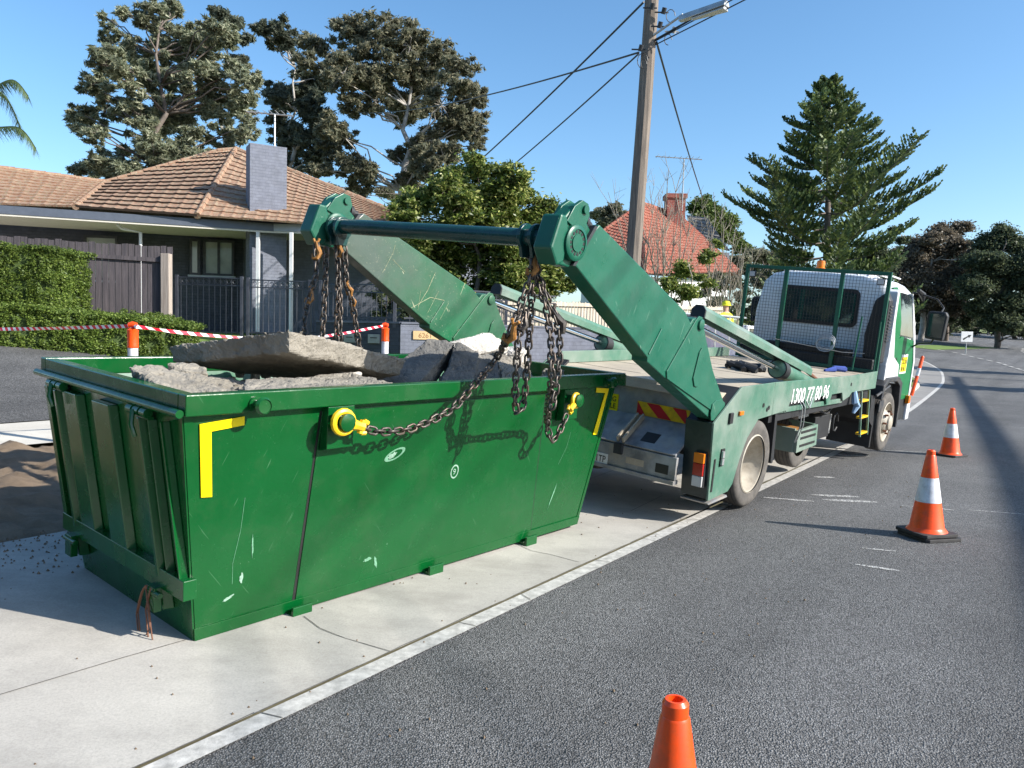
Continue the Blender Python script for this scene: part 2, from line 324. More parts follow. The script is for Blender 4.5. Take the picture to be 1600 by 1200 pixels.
# ------------------------------------------------------------------ mesh building
class MB:
    def __init__(s): s.v = []; s.f = []
    def add(s, vs, fs):
        o = len(s.v); s.v += [tuple(v) for v in vs]; s.f += [tuple(i + o for i in f) for f in fs]; return s
    def box(s, x0, x1, y0, y1, z0, z1):
        v = [(x, y, z) for x in (x0, x1) for y in (y0, y1) for z in (z0, z1)]
        return s.add(v, [(0, 1, 3, 2), (4, 6, 7, 5), (0, 4, 5, 1), (2, 3, 7, 6), (0, 2, 6, 4), (1, 5, 7, 3)])
    def prism(s, poly, axis, lo, hi):
        n = len(poly)
        def P(p, t):
            if axis == 0: return (t, p[0], p[1])
            if axis == 1: return (p[0], t, p[1])
            return (p[0], p[1], t)
        v = [P(p, lo) for p in poly] + [P(p, hi) for p in poly]
        f = [tuple(range(n))[::-1], tuple(range(n, 2 * n))] + [(i, (i + 1) % n, n + (i + 1) % n, n + i) for i in range(n)]
        return s.add(v, f)
    def hexa(s, a, b):  # two matching rings of 3D points
        n = len(a); v = list(a) + list(b)
        return s.add(v, [tuple(range(n))[::-1], tuple(range(n, 2 * n))] + [(i, (i + 1) % n, n + (i + 1) % n, n + i) for i in range(n)])
    def tube(s, pts, r, n=8, closed=False):
        pts = [Vector(p) for p in pts]; m_ = len(pts)
        rs = r if isinstance(r, (list, tuple)) else [r] * m_
        o = len(s.v); prev = None
        for i, p in enumerate(pts):
            if closed: t = pts[(i + 1) % m_] - pts[i - 1]
            else: t = pts[min(i + 1, m_ - 1)] - pts[max(i - 1, 0)]
            if t.length < 1e-9: t = Vector((0, 0, 1))
            t.normalize()
            if prev is None:
                a = t.orthogonal().normalized()
            else:
                a = prev - t * prev.dot(t)
                a = a.normalized() if a.length > 1e-6 else t.orthogonal().normalized()
            prev = a; b = t.cross(a)
            for k in range(n):
                q = 2 * math.pi * k / n
                s.v.append(tuple(p + (a * math.cos(q) + b * math.sin(q)) * rs[i]))
        for i in range(m_ if closed else m_ - 1):
            j = (i + 1) % m_
            for k in range(n):
                l = (k + 1) % n
                s.f.append((o + i * n + k, o + i * n + l, o + j * n + l, o + j * n + k))
        if not closed:
            s.f.append(tuple(o + k for k in range(n))[::-1]); s.f.append(tuple(o + (m_ - 1) * n + k for k in range(n)))
        return s
    def cyl(s, p0, p1, r0, r1=None, n=20): return s.tube([p0, p1], [r0, r0 if r1 is None else r1], n)
    def lathe(s, prof, c, axis, n=32, cap=True):
        """prof: list of (radius, t) along axis from point c"""
        ax = Vector(axis).normalized(); a = ax.orthogonal().normalized(); b = ax.cross(a); c = Vector(c); o = len(s.v)
        for r_, t in prof:
            for k in range(n):
                q = 2 * math.pi * k / n
                s.v.append(tuple(c + ax * t + (a * math.cos(q) + b * math.sin(q)) * r_))
        for i in range(len(prof) - 1):
            for k in range(n):
                l = (k + 1) % n
                s.f.append((o + i * n + k, o + i * n + l, o + (i + 1) * n + l, o + (i + 1) * n + k))
        if cap:
            s.f.append(tuple(o + k for k in range(n))[::-1]); s.f.append(tuple(o + (len(prof) - 1) * n + k for k in range(n)))
        return s
    def build(s, name, mat, parent=None, smooth=False, bevel=0, autosmooth=None):
        me = bpy.data.meshes.new(name); me.from_pydata(s.v, [], s.f); me.validate(); me.update()
        bm = bmesh.new(); bm.from_mesh(me); bmesh.ops.recalc_face_normals(bm, faces=bm.faces); bm.to_mesh(me); bm.free()
        o = bpy.data.objects.new(name, me); COL.objects.link(o)
        if mat is not None: me.materials.append(mat)
        if parent: o.parent = parent
        if smooth:
            for p in me.polygons: p.use_smooth = True
            if autosmooth is not False:
                try: me.set_sharp_from_angle(angle=R(autosmooth or 40))
                except Exception: pass
        if bevel:
            b = o.modifiers.new("bevel", 'BEVEL'); b.width = bevel; b.segments = 2; b.limit_method = 'ANGLE'; b.angle_limit = R(35)
        return o
def tag(o, label=None, cat=None, group=None, kind=None):
    if label: o['label'] = label
    if cat: o['category'] = cat
    if group: o['group'] = group
    if kind: o['kind'] = kind
    return o
def empty(name, loc=(0, 0, 0), rz=0, mat=None):
    o = bpy.data.objects.new(name, None); COL.objects.link(o); o.empty_display_size = .2
    if mat is not None: o.matrix_world = mat
    else: o.location = loc; o.rotation_euler = (0, 0, rz)
    return o
def copy_tree(o, parent=None):
    c = o.copy(); COL.objects.link(c)
    if parent: c.parent = parent
    for ch in list(o.children): copy_tree(ch, c)
    return c
def text(name, body, size, mat, parent, M4, ext=.0015, sx=1., align='LEFT', bold=0.0, shear=0):
    cu = bpy.data.curves.new(name, 'FONT'); cu.body = body; cu.size = size; cu.extrude = ext; cu.align_x = align; cu.offset = bold; cu.shear = shear
    t = bpy.data.objects.new(name, cu); COL.objects.link(t)
    dg = bpy.context.evaluated_depsgraph_get(); me = bpy.data.meshes.new_from_object(t.evaluated_get(dg))
    bpy.data.objects.remove(t); me.name = name
    me.transform(M4 @ Matrix.Diagonal((sx, 1, 1, 1)))
    o = bpy.data.objects.new(name, me); COL.objects.link(o); me.materials.clear(); me.materials.append(mat)
    if parent: o.parent = parent
    return o
def axes(o, x, y, z):
    m4 = Matrix.Identity(4)
    for i in range(3): m4[i][0] = x[i]; m4[i][1] = y[i]; m4[i][2] = z[i]; m4[i][3] = o[i]
    return m4
def frame(yaw, ta, tn, O):
    a = Vector((math.sin(yaw), math.cos(yaw), ta)).normalized()
    n = Vector((-math.cos(yaw), math.sin(yaw), tn)); n = (n - a * a.dot(n)).normalized()
    return axes(O, a, n, a.cross(n))

# ------------------------------------------------------------------ the lie of the land
P0 = (-.61, 3.73); AV = (.5786, .8156); NV = (-.8156, .5786)
def sdn(x, y):
    rx, ry = x - P0[0], y - P0[1]
    return rx * AV[0] + ry * AV[1], rx * NV[0] + ry * NV[1]
def st(s, d): return (P0[0] + AV[0] * s + NV[0] * d, P0[1] + AV[1] * s + NV[1] * d)
def lerp(x, xs, ys):
    if x <= xs[0]: return ys[0]
    for i in range(len(xs) - 1):
        if x <= xs[i + 1]: return ys[i] + (ys[i + 1] - ys[i]) * (x - xs[i]) / (xs[i + 1] - xs[i])
    return ys[-1]
def ground(x, y):
    s, d = sdn(x, y)
    h1 = lerp(d, [.3, 4, 8, 14, 40], [0, .24, .40, 1.45, 2.0])
    h2 = lerp(d, [.3, 3, 4.5, 7, 14, 40], [0, .14, .3, .95, 1.4, 2.0])
    t = min(1, max(0, (s - 9) / 5)); h = h1 + (h2 - h1) * t
    h *= 1 - .8 * min(1, max(0, (y - 30) / 20))
    q = max(0, y - 18)
    h += .0006 * q * q if q < 42 else .0006 * 42 * 42 + .0504 * (q - 42)
    return h
def strip(name, A, B, mat, off=.0, nac=6, kind='structure', sub=1.0, thick=0, jitter=0, label=None):
    """sheet between polylines A and B (world xy), draped over the ground"""
    def dense(P, Q):
        out = []
        for i in range(len(P) - 1):
            L = max(math.dist(P[i], P[i + 1]), math.dist(Q[i], Q[i + 1])); k = max(1, int(L / sub))
            for j in range(k): out.append((i + j / k))
        out.append(len(P) - 1); return out
    ts = dense(A, B); mb = MB(); ev = lambda P, t: (P[-1] if t >= len(P) - 1 else tuple(P[int(t)][q] + (P[int(t) + 1][q] - P[int(t)][q]) * (t - int(t)) for q in (0, 1)))
    for t in ts:
        a, b = ev(A, t), ev(B, t)
        for k in range(nac + 1):
            x = a[0] + (b[0] - a[0]) * k / nac; y = a[1] + (b[1] - a[1]) * k / nac
            z = ground(x, y) + off
            if jitter: z += jitter * (rnd.random() - .5)
            mb.v.append((x, y, z))
    for i in range(len(ts) - 1):
        for k in range(nac):
            o = i * (nac + 1) + k; mb.f.append((o, o + 1, o + nac + 2, o + nac + 1))
    ob = mb.build(name, mat, smooth=False)
    for p in ob.data.polygons:
        p.use_smooth = True
    if ob.data.polygons and ob.data.polygons[0].normal.z < 0:
        ob.data.flip_normals()
    return tag(ob, kind=kind)

# ------------------------------------------------------------------ ground, road, kerb, paths
mb = MB()
gx = [-400, -150, -80, -50, -35] + [i * 1.5 for i in range(-18, 0)] + [i * 3. for i in range(0, 24)] + [80, 100, 150, 250, 500]
gy = [-300, -100, -40, -20, -10] + [i * 1.5 for i in range(-5, 30)] + [48 + i * 4. for i in range(0, 20)] + [140, 180, 250, 400, 800]
for y in gy:
    for x in gx: mb.v.append((x, y, ground(x, min(y, 150)) - .12 + (0 if y < 150 else (y - 150) * .01)))
nx = len(gx)
for j in range(len(gy) - 1):
    for i in range(nx - 1): mb.f.append((j * nx + i, j * nx + i + 1, (j + 1) * nx + i + 1, (j + 1) * nx + i))
tag(mb.build('terrain', M['earth'], smooth=True), kind='structure')

edge = [st(-14, -.02), st(-6, 0), st(0, 0), st(9.86, .01), st(15.39, .19), st(18.98, .32), st(24.94, .62), st(30.9, .95), st(35.51, 1.32), st(43.2, 2.26), st(49.5, 3.46), st(54.4, 4.61), st(56.5, 5.35), st(60, 7.5), st(62, 12), st(62, 22)]
def smooth2(P, n=6):
    out = []
    for i in range(len(P) - 1):
        a, b, c, d = P[max(i - 1, 0)], P[i], P[i + 1], P[min(i + 2, len(P) - 1)]
        for k in range(n):
            t = k / n; out.append(tuple(.5 * ((2 * b[q]) + (c[q] - a[q]) * t + (2 * a[q] - 5 * b[q] + 4 * c[q] - d[q]) * t * t + (3 * b[q] - a[q] - 3 * c[q] + d[q]) * t ** 3) for q in (0, 1)))
    out.append(P[-1]); return out
inner = [(p[0], p[1]) for p in edge]
right = [st(-14, -60), st(-6, -60), st(0, -60), st(9.86, -60), st(15.4, -65), st(19, -65), st(25, -70), st(31, -75), st(36, -80), st(50, -80), st(75, -70), st(95, -60), st(110, -50), st(120, -30), st(128, 0), st(128, 22)]
strip('road', smooth2(inner), smooth2(right), M['asphalt'], .0, 40, sub=2.)
def offs(P, dl, dr):
    A, B = [], []
    for i, p in enumerate(P):
        q = P[min(i + 1, len(P) - 1)]; o = P[max(i - 1, 0)]
        t = Vector((q[0] - o[0], q[1] - o[1])).normalized(); n = Vector((-t.y, t.x))
        A.append((p[0] + n.x * dl, p[1] + n.y * dl)); B.append((p[0] + n.x * dr, p[1] + n.y * dr))
    return A, B
# painted edge line, cracked into short lengths
el, er = offs(smooth2(edge)[:13 * 6], .055, -.055)
strip('edge_line', el, er, M['linepaint'], .006, 3, sub=.5)
dash = [(28.9, 43.2), (32.4, 51.1), (34.1, 56.9), (35.5, 61.5), (35.3, 66)]
def along(P, t):
    acc = 0
    for i in range(len(P) - 1):
        L = math.dist(P[i], P[i + 1])
        if acc + L >= t: k = (t - acc) / L; return (P[i][0] + (P[i + 1][0] - P[i][0]) * k, P[i][1] + (P[i + 1][1] - P[i][1]) * k)
        acc += L
    return P[-1]
def dashes(P, name, n, on, gap, wd=.13):
    vs = MB()
    for i in range(n):
        a, b = along(P, i * (on + gap)), along(P, i * (on + gap) + on)
        A, B = offs([a, b], wd, -wd)
        vs.add([(q[0], q[1], ground(*q) + .03) for q in (A[0], A[1], B[1], B[0])], [(0, 1, 2, 3)])
    tag(vs.build(name, M['linepaint']), kind='structure')
dashes([(20.5, 24.)] + dash, 'centre_line', 22, 1.3, .9, .09)
dashes([(41, 60), (43.8, 66), (47.5, 71.3), (44, 76)], 'lane_line', 8, 1.2, 1.2, .1)
dashes([(18., 27.1), (29, 30.2)], 'give_way_line', 1, 12, 1, .05)
# faint road scuffs and chalk
def scuff(cx, cy, L, W, ang):
    v = MB(); n = 9; top = []; bot = []
    for i in range(n + 1):
        u = (i / n - .5) * L; wv = W * (.35 + .65 * math.sin(math.pi * (i + .4) / (n + .8))) * rnd.uniform(.6, 1.)
        top.append((u, wv / 2)); bot.append((u, -wv / 2))
    pts = top + bot[::-1]; c, s_ = math.cos(ang), math.sin(ang)
    v.add([(cx + p[0] * c - p[1] * s_, cy + p[0] * s_ + p[1] * c, ground(cx, cy) + .005) for p in pts], [tuple(range(len(pts)))])
    return v
mk = MB()
for (cx, cy, L, W, a) in [(3.6, 8.0, .55, .16, -.1), (3.55, 8.25, .5, .13, -.1), (4.3, 7.75, .5, .07, -.35), (2.95, 8.0, .5, .10, -.3), (5.0, 7.6, .7, .04, -.3), (4.9, 11.35, .9, .16, -.1), (7.75, 10.9, .9, .035, -.35), (8.1, 10.65, .3, .06, .1), (6.2, 11.9, .6, .05, -.2), (3.9, 9.4, .25, .12, 0), (3.0, 6.1, .25, .05, -.3), (2.75, 5.6, .3, .06, -.5)]:
    t = scuff(cx, cy, L, W, a); mk.add(t.v, t.f)
tag(mk.build('road_chalk_marks', M['chalkmark']), kind='structure')

# concrete apron beside the road, in separate bays with joints, cracks as thin dark slots
dd = [st(-12 + i * 1.5, .08) for i in range(19)]; ee = [st(-12 + i * 1.5, 3.07) for i in range(19)]
strip('kerb_apron', ee, dd, M['concrete'], .002, 8, sub=.5)
CRK = [[(-2.188, 3.225), (-2.027, 3.425), (-1.865, 3.626), (-1.656, 3.866)], [(-1.152, 4.266), (-1.025, 4.125), (-0.862, 4.024), (-0.598, 3.884)], [(0.081, 5.889), (0.178, 5.768), (0.323, 5.708), (0.527, 5.547)], [(1.156, 7.191), (1.605, 7.933)], [(0.561, 7.896), (1.251, 9.079), (1.889, 8.474)]]
ck = MB()
for P in CRK:
    for i in range(len(P) - 1):
        A, B = offs([P[i], P[i + 1]], .0028, -.0028)
        ck.add([(q[0], q[1], ground(*q) + .006) for q in (A[0], A[1], B[1], B[0])], [(0, 1, 2, 3)])
rr = random.Random(17); u_s = -3.
while u_s < 14:
    a_, b_ = st(u_s, .065), st(u_s + rr.uniform(-.06, .06), -.055); A, B = offs([a_, b_], .003, -.003)
    ck.add([(q[0], q[1], ground(*q) + .0095) for q in (A[0], A[1], B[1], B[0])], [(0, 1, 2, 3)]); u_s += rr.uniform(.5, 1.7)
for i in range(60):
    a_, b_ = st(-4 + i * .3, .072 + rr.uniform(-.006, .006)), st(-4 + i * .3 + .3, .072 + rr.uniform(-.006, .006)); A, B = offs([a_, b_], .004, -.004)
    ck.add([(q[0], q[1], ground(*q) + .0095) for q in (A[0], A[1], B[1], B[0])], [(0, 1, 2, 3)])
tag(ck.build('concrete_crack', M['jointdirt']), kind='structure')
# dug soil strip
A = [st(-13 + i * .5, 6.35) for i in range(56)]; B = [st(-13 + i * .5, 3.07) for i in range(56)]
so_ = strip('dug_soil', A, B, M['soil'], .01, 44, sub=.08)
rs = random.Random(3)
bumps = [(rs.uniform(-8, 8), rs.uniform(3.3, 6.2), rs.uniform(.05, .35), rs.uniform(.01, .055)) for _ in range(420)]
from mathutils.noise import noise as noise_fn
for v in so_.data.vertices:
    s, d = sdn(v.co.x, v.co.y); h = 0
    for (bs, bd, br, bh) in bumps:
        q = ((s - bs) ** 2 + (d - bd) ** 2) / br ** 2
        if q < 4: h += bh * math.exp(-q * 1.5)
    e = min(1, max(0, (d - 3.07) / .3)) * min(1, max(0, (6.35 - d) / .3))
    from_n = noise_fn(Vector((v.co.x * 7, v.co.y * 7, 0))) * .045 + noise_fn(Vector((v.co.x * 19, v.co.y * 19, 3))) * .03; h += max(-.05, from_n); hm = .05 * math.exp(-(((s - .6) / 1.6) ** 2 + ((d - 5.0) / 1.0) ** 2)); v.co.z += (h + hm + rs.uniform(-.014, .014)) * e - .06 + .05 * e
# footpath and driveway
strip('footpath', [st(-13, 8.0), st(0, 8.0), st(14, 8.0)], [st(-13, 6.42), st(0, 6.42), st(14, 6.42)], M['footpath'], .01, 6, sub=1)
strip('driveway', [st(-9, 16), st(0, 16), st(7.5, 16)], [st(-9, 8.05), st(0, 8.05), st(7.5, 8.05)], M['driveway'], .006, 14, sub=.8)
strip('front_lawn', [st(7.5, 26), st(14, 26), st(30, 22)], [st(7.5, 8.05), st(14, 8.05), st(30, 4)], M['grass'], .0, 16, sub=1)
strip('porch_paving', [st(-9, 30), st(7.5, 30)], [st(-9, 16.02), st(7.5, 16.02)], M['footpath'], .01, 10, sub=1)
# kerb and grass verge beyond the truck
kp = [st(14, .75), st(19.15, .62), st(23, 1.0), st(26.75, 1.25), st(30, 1.5), st(33, 2.0), st(35.9, 2.7), st(40, 3.6), st(44, 5), (24.6, 47.5), (22, 50), (16, 52)]
kp = smooth2(kp, 4)
ka, kb = offs(kp, .13, 0.)
e_ = smooth2(edge)[4 * 6:15 * 6]
def resample(P, n=60):
    T = sum(math.dist(P[i], P[i + 1]) for i in range(len(P) - 1)); return [along(P, T * i / n * .9999) for i in range(n + 1)]
def nearest(P, q): return min(P, key=lambda p: math.dist(p, q))
Er = resample(e_, 70); Kr = resample(kp, 400)
strip('gutter_concrete', [nearest(Kr, q) for q in Er], Er, M['kerbasphalt'], .003, 4, sub=1)
mb = MB()
nseg = 60; tot = sum(math.dist(kp[i], kp[i + 1]) for i in range(len(kp) - 1))
for i in range(nseg + 1):
    p = along(kp, tot * i / nseg * .999); a, b = along(ka, tot * i / nseg * .999), p
    z = ground(*p); n = (a[0] - b[0], a[1] - b[1])
    mb.v += [(b[0], b[1], z - .05), (b[0] + n[0] * .2, b[1] + n[1] * .2, z + .10), (b[0] + n[0] * .5, b[1] + n[1] * .5, z + .13), (a[0], a[1], z + .13), (a[0], a[1], z - .1)]
for i in range(nseg):
    for k in range(4): o = i * 5 + k; mb.f.append((o, o + 1, o + 6, o + 5))
tag(mb.build('kerb', M['concrete'], smooth=True), kind='structure')
vb = [st(14, 12), st(19, 12), st(23, 12), st(27, 12), st(30, 12), st(33, 12), st(36, 13), st(40, 15), (12, 40), (10, 44), (8, 46), (6, 48)]
strip('grass_verge', resample(vb, 50), resample(ka, 50), M['grass'], .12, 20, sub=1)
# far side: traffic island and far verge
strip('traffic_island', [(33, 66), (38, 70), (44, 73)], [(35, 63.5), (40, 67.5), (45, 71)], M['grass'], .03, 4, sub=1)
strip('far_verge', [(-20, 140), (30, 138), (60, 132), (100, 130), (160, 125)], [(-20, 112), (30, 110), (58.5, 105.5), (73, 108), (160, 104)], M['farfield'], .15, 16, sub=3)
strip('park_grass', [(-60, 110), (0, 100), (20, 96), (40, 93)], [(-60, 50), (0, 55), (14, 58), (34, 72)], M['farfield'], .1, 16, sub=3)
# grass blades on the verge and lawn edge (nobody could count them)
def blades(name, spots, n, h, mat):
    rr = random.Random(5); mb = MB()
    for _ in range(n):
        (x0, y0, x1, y1, wd) = rr.choice(spots); t = rr.random(); o = rr.uniform(0, wd)
        dx, dy = x1 - x0, y1 - y0; L = math.hypot(dx, dy)
        x, y = x0 + dx * t - dy / L * o, y0 + dy * t + dx / L * o; z = ground(x, y) + .1
        a = rr.uniform(0, 6.28); hh = h * rr.uniform(.5, 1.3); c, s = math.cos(a) * .02, math.sin(a) * .02; lx, ly = rr.uniform(-.05, .05), rr.uniform(-.05, .05)
        mb.v += [(x - c, y - s, z), (x + c, y + s, z), (x + lx, y + ly, z + hh)]; k = len(mb.v); mb.f.append((k - 3, k - 2, k - 1))
    return tag(mb.build(name, mat), 'short green grass growing on the verge beyond the truck', 'grass', kind='stuff')
blades('grass', [(*st(17, .9), *st(27, 1.5), 2.5), (*st(27, 1.5), *st(36, 3), 3)], 9000, .10, M['leaf_green'])
# small stones and crumbs scattered near the bin
mb = MB(); rr = random.Random(11)
for _ in range(420):
    s, d = rr.uniform(-2, 9), rr.choice([rr.uniform(.05, 1.2), rr.uniform(2.2, 3.2), rr.uniform(-1.5, .1)]); x, y = st(s, d); r_ = rr.uniform(.003, .011) * (1.5 if d > 2 else 1)
    z = ground(x, y) + .004
    mb.add([(x + rr.uniform(.6, 1) * r_ * math.cos(q * 1.57), y + rr.uniform(.6, 1) * r_ * math.sin(q * 1.57), z) for q in range(4)] + [(x, y, z + r_)], [(0, 1, 4), (1, 2, 4), (2, 3, 4), (3, 0, 4)])
for _ in range(900):
    s, d = rr.uniform(-2.5, .6), 3.15 - abs(rr.gauss(0, .35)); x, y = st(s, d); r_ = rr.uniform(.003, .014); z = ground(x, y) + .004
    mb.add([(x + rr.uniform(.6, 1) * r_ * math.cos(q * 1.57), y + rr.uniform(.6, 1) * r_ * math.sin(q * 1.57), z) for q in range(4)] + [(x, y, z + r_)], [(0, 1, 4), (1, 2, 4), (2, 3, 4), (3, 0, 4)])
tag(mb.build('gravel', M['soil']), 'loose crumbs of stone on the concrete and road edge', 'gravel', kind='stuff')

# ------------------------------------------------------------------ the skip bin
BF = frame(.6969, .0051, .0624, (-1.4892, 3.7648, 0))
bin_ = empty('skip_bin', mat=BF)
tag(bin_, 'large green steel skip bin full of broken concrete, standing on the kerb apron', 'skip bin')
W_, LT, LB = 1.705, 3.668, 3.426
def nw(z): return .17 - .134 * z          # near wall plane
def es(z): return -.14 * z                # rear end plane
def fs_(z): return LB + .145 * z          # front end plane
ZB, ZT = .03, 1.27
T_ = .012
def wallpanel(pts_sz, side, proud, thick, name, mat, parent=bin_, bevel=.0):
    """plate lying on the near (side=0) or far (side=1) wall; pts (s,z)"""
    a, b = [], []
    for s, z in pts_sz:
        w0 = nw(z) - proud; w1 = nw(z) - proud + thick
        if side: w0, w1 = W_ - w0, W_ - w1
        a.append((s, w0, z)); b.append((s, w1, z))
    mb = MB(); mb.hexa(a, b); return mb.build(name, mat, parent, bevel=bevel)
# shell
wallpanel([(es(ZB), ZB), (fs_(ZB), ZB), (fs_(ZT), ZT), (es(ZT), ZT)], 0, 0, T_, 'side_wall', M['bin'])
wallpanel([(es(ZB), ZB), (fs_(ZB), ZB), (fs_(ZT), ZT), (es(ZT), ZT)], 1, 0, T_, 'side_wall', M['bin_in'])
def endplate(fn, z0, z1, t, w0f, w1f, name, mat, sgn):
    a = [(fn(z0), w0f(z0), z0), (fn(z0), w1f(z0), z0), (fn(z1), w1f(z1), z1), (fn(z1), w0f(z1), z1)]
    b = [(p[0] + sgn * t, p[1], p[2]) for p in a]
    mb = MB(); mb.hexa(a, b); return mb.build(name, mat, bin_)
endplate(es, ZB, ZT, .012, lambda z: nw(z) + T_, lambda z: W_ - nw(z) - T_, 'rear_door', M['bin'], 1)
endplate(fs_, ZB, ZT, .012, lambda z: nw(z) + T_, lambda z: W_ - nw(z) - T_, 'front_wall', M['bin'], -1)
fl = MB(); fl.box(.01, LB - .01, nw(.04) + .02, W_ - nw(.04) - .02, .03, .05); fl.build('floor_plate', M['dark'], bin_)
# middle side plate with lapped seams, lower strip, edge strips
mid = [(.598, .035), (2.772, .035), (2.63, 1.22), (.62, 1.22)]
wallpanel(mid, 0, .007, .0068, 'side_plate', M['bin'], bevel=.002)
wallpanel([(s + .0, z) for s, z in [(.578, .035), (.598, .035), (.62, 1.22), (.608, 1.22)]], 0, .0015, .001, 'seam', M['ink'])
wallpanel([(2.772, .035), (2.782, .035), (2.645, 1.22), (2.637, 1.22)], 0, .0015, .001, 'seam', M['ink'])
wallpanel([(.0, .03), (3.425, .03), (3.435, .10), (-.01, .10)], 0, .0105, .0103, 'bottom_strip', M['bin'], bevel=.002)
wallpanel([(-.002, .1), (.035, .1), (-.125, 1.245), (-.168, 1.245)], 0, .005, .0048, 'corner_strip', M['bin'])
wallpanel([(3.405, .1), (3.438, .1), (3.6, 1.245), (3.565, 1.245)], 0, .005, .0048, 'corner_strip', M['bin'])
# rim: box channel round the top with the outer lip proud of the walls
RZ0, RZ1 = 1.248, 1.352
S0, S1 = -.185, LT
rim = MB()
rim.box(S0, S1, -.052, .022, RZ0, RZ1); rim.box(S0, S1, W_ - .022, W_ + .052, RZ0, RZ1)
rim.box(S0 + .0, S0 + .075, .0222, W_ - .0222, RZ0 + .0, RZ1 - .002); rim.box(S1 - .075, S1 - .0, .0222, W_ - .0222, RZ0 + .002, RZ1 - .002)
rim.build('rim', M['bin'], bin_, bevel=.006)
# front end lip seen as a dark step at the truck end
mb = MB(); mb.box(S1 + .001, S1 + .05, -.03, W_ + .03, 1.24, 1.335); mb.build('front_lip', M['bin'], bin_, bevel=.004)
# gusset triangle under the rear lip: hinge tube, hinge straps, latch bars
mb = MB()
mb.cyl((S0 - .022, -.04, 1.262), (S0 - .022, W_ + .05, 1.262), .020, n=14)
mb.build('hinge_bar', M['bin'], bin_, smooth=True)
for wc in (.36, 1.42):
    mb = MB()
    for q in (-.075, .0, .075): mb.cyl((S0 - .03, wc + q - .028, 1.222), (S0 - .03, wc + q + .028, 1.222), .024, n=12)
    mb.box(S0 - .03, S0 + .0, wc - .1, wc + .1, 1.19, 1.204)
    mb.tube([(S0 - .05, wc + .02, 1.225), (S0 - .075, wc - .02, 1.16), (S0 - .06, wc - .03, 1.10)], .013, 8)
    mb.build('hinge', M['bin'], bin_, smooth=True)
# ribs of the door
def onend(wa, wb, z0, z1, out, name='rib', m_=None, bev=.006):
    a = [(es(z0) - .0015, wa, z0), (es(z0) - .0015, wb, z0), (es(z1) - .0015, wb, z1), (es(z1) - .0015, wa, z1)]
    b = [(p[0] - out, p[1] + (.018 if i in (0, 3) else -.018), p[2]) for i, p in enumerate(a)]
    mb = MB(); mb.hexa(a, b); return mb.build(name, m_ or M['bin'], bin_, bevel=bev)
for wa, wb in ((.05, .15), (.70, .95), (1.13, 1.36), (1.60, 1.68)):
    onend(max(wa, nw(.4) + .01) if wa < .2 else wa, wb if wb < 1.6 else 1.58, .39, 1.2, .045)
for wc in (.36, 1.44):
    onend(wc - .035, wc + .035, .16, 1.19, .055, 'latch_bar'); onend(wc - .10, wc - .055, .39, 1.19, .04, 'rib')
mb = MB(); mb.box(-.105, -.034, .085, W_ - .085, .29, .395); mb.build('door_channel', M['bin'], bin_, bevel=.004)
for wc in (.36, 1.44):
    mb = MB(); mb.box(-.14, -.1, wc - .045, wc + .045, .17, .3); mb.cyl((-.13, wc - .09, .27), (-.13, wc + .07, .27), .016); mb.build('door_latch', M['bin'], bin_, bevel=.003)
mb = MB(); rr = random.Random(2)
for k in range(5):
    p = Vector((-.15, .36 + rr.uniform(-.03, .03), .30)); pts = [p.copy()]
    for i in range(12):
        a = i * .7 + k; p = p + Vector((-.004 * math.cos(a), .022 * math.sin(a * .7) + .003, -.028 + .02 * math.cos(a * 1.3))); pts.append(p.copy())
    mb.tube(pts, .004, 5)
mb.build('wire_tie', M['rust'], bin_, smooth=True)
# skid feet
for s in (.55, 1.62, 2.66):
    mb = MB(); mb.box(s, s + .13, .12, W_ - .12, -.035, .032); mb.box(s + .0, s + .13, .098, .118, -.03, .075); mb.build('skid', M['bin'], bin_, bevel=.003)
# side posts with lift lugs
for s in (.655, 2.85):
    a = [(s - .03, nw(.99) - .012, .99), (s + .15, nw(.99) - .012, .99), (s + .15, nw(1.247), 1.246), (s - .03, nw(1.247), 1.246)]
    b = [(s - .03, -.045, 1.01), (s + .15, -.045, 1.01), (s + .15, -.045, 1.246), (s - .03, -.045, 1.246)]
    mb = MB(); mb.hexa(a, b); mb.build('lug_box', M['bin'], bin_, bevel=.004)
    mb = MB(); mb.lathe([(.034, 0), (.034, .085), (.050, .087), (.050, .104), (.03, .112)], (s + .03, -.044, 1.17), (0, -1, 0), 20); mb.build('lift_pin', M['bin'], bin_, smooth=True)
for s in (.175, 3.37):
    mb = MB(); mb.lathe([(.04, 0), (.04, .012), (.024, .013), (.024, .06), (.042, .061), (.046, .075), (.036, .09), (.034, .084), (.02, .083)], (s, -.052, 1.29), (0, -1, 0), 22); mb.build('rim_pin', M['bin'], bin_, smooth=True)
mb = MB(); mb.lathe([(.05, 0), (.05, .006), (.03, .008)], (.25, W_ - .018, 1.19), (0, -1, 0), 20); mb.build('rim_pin', M['bin_in'], bin_, smooth=True)
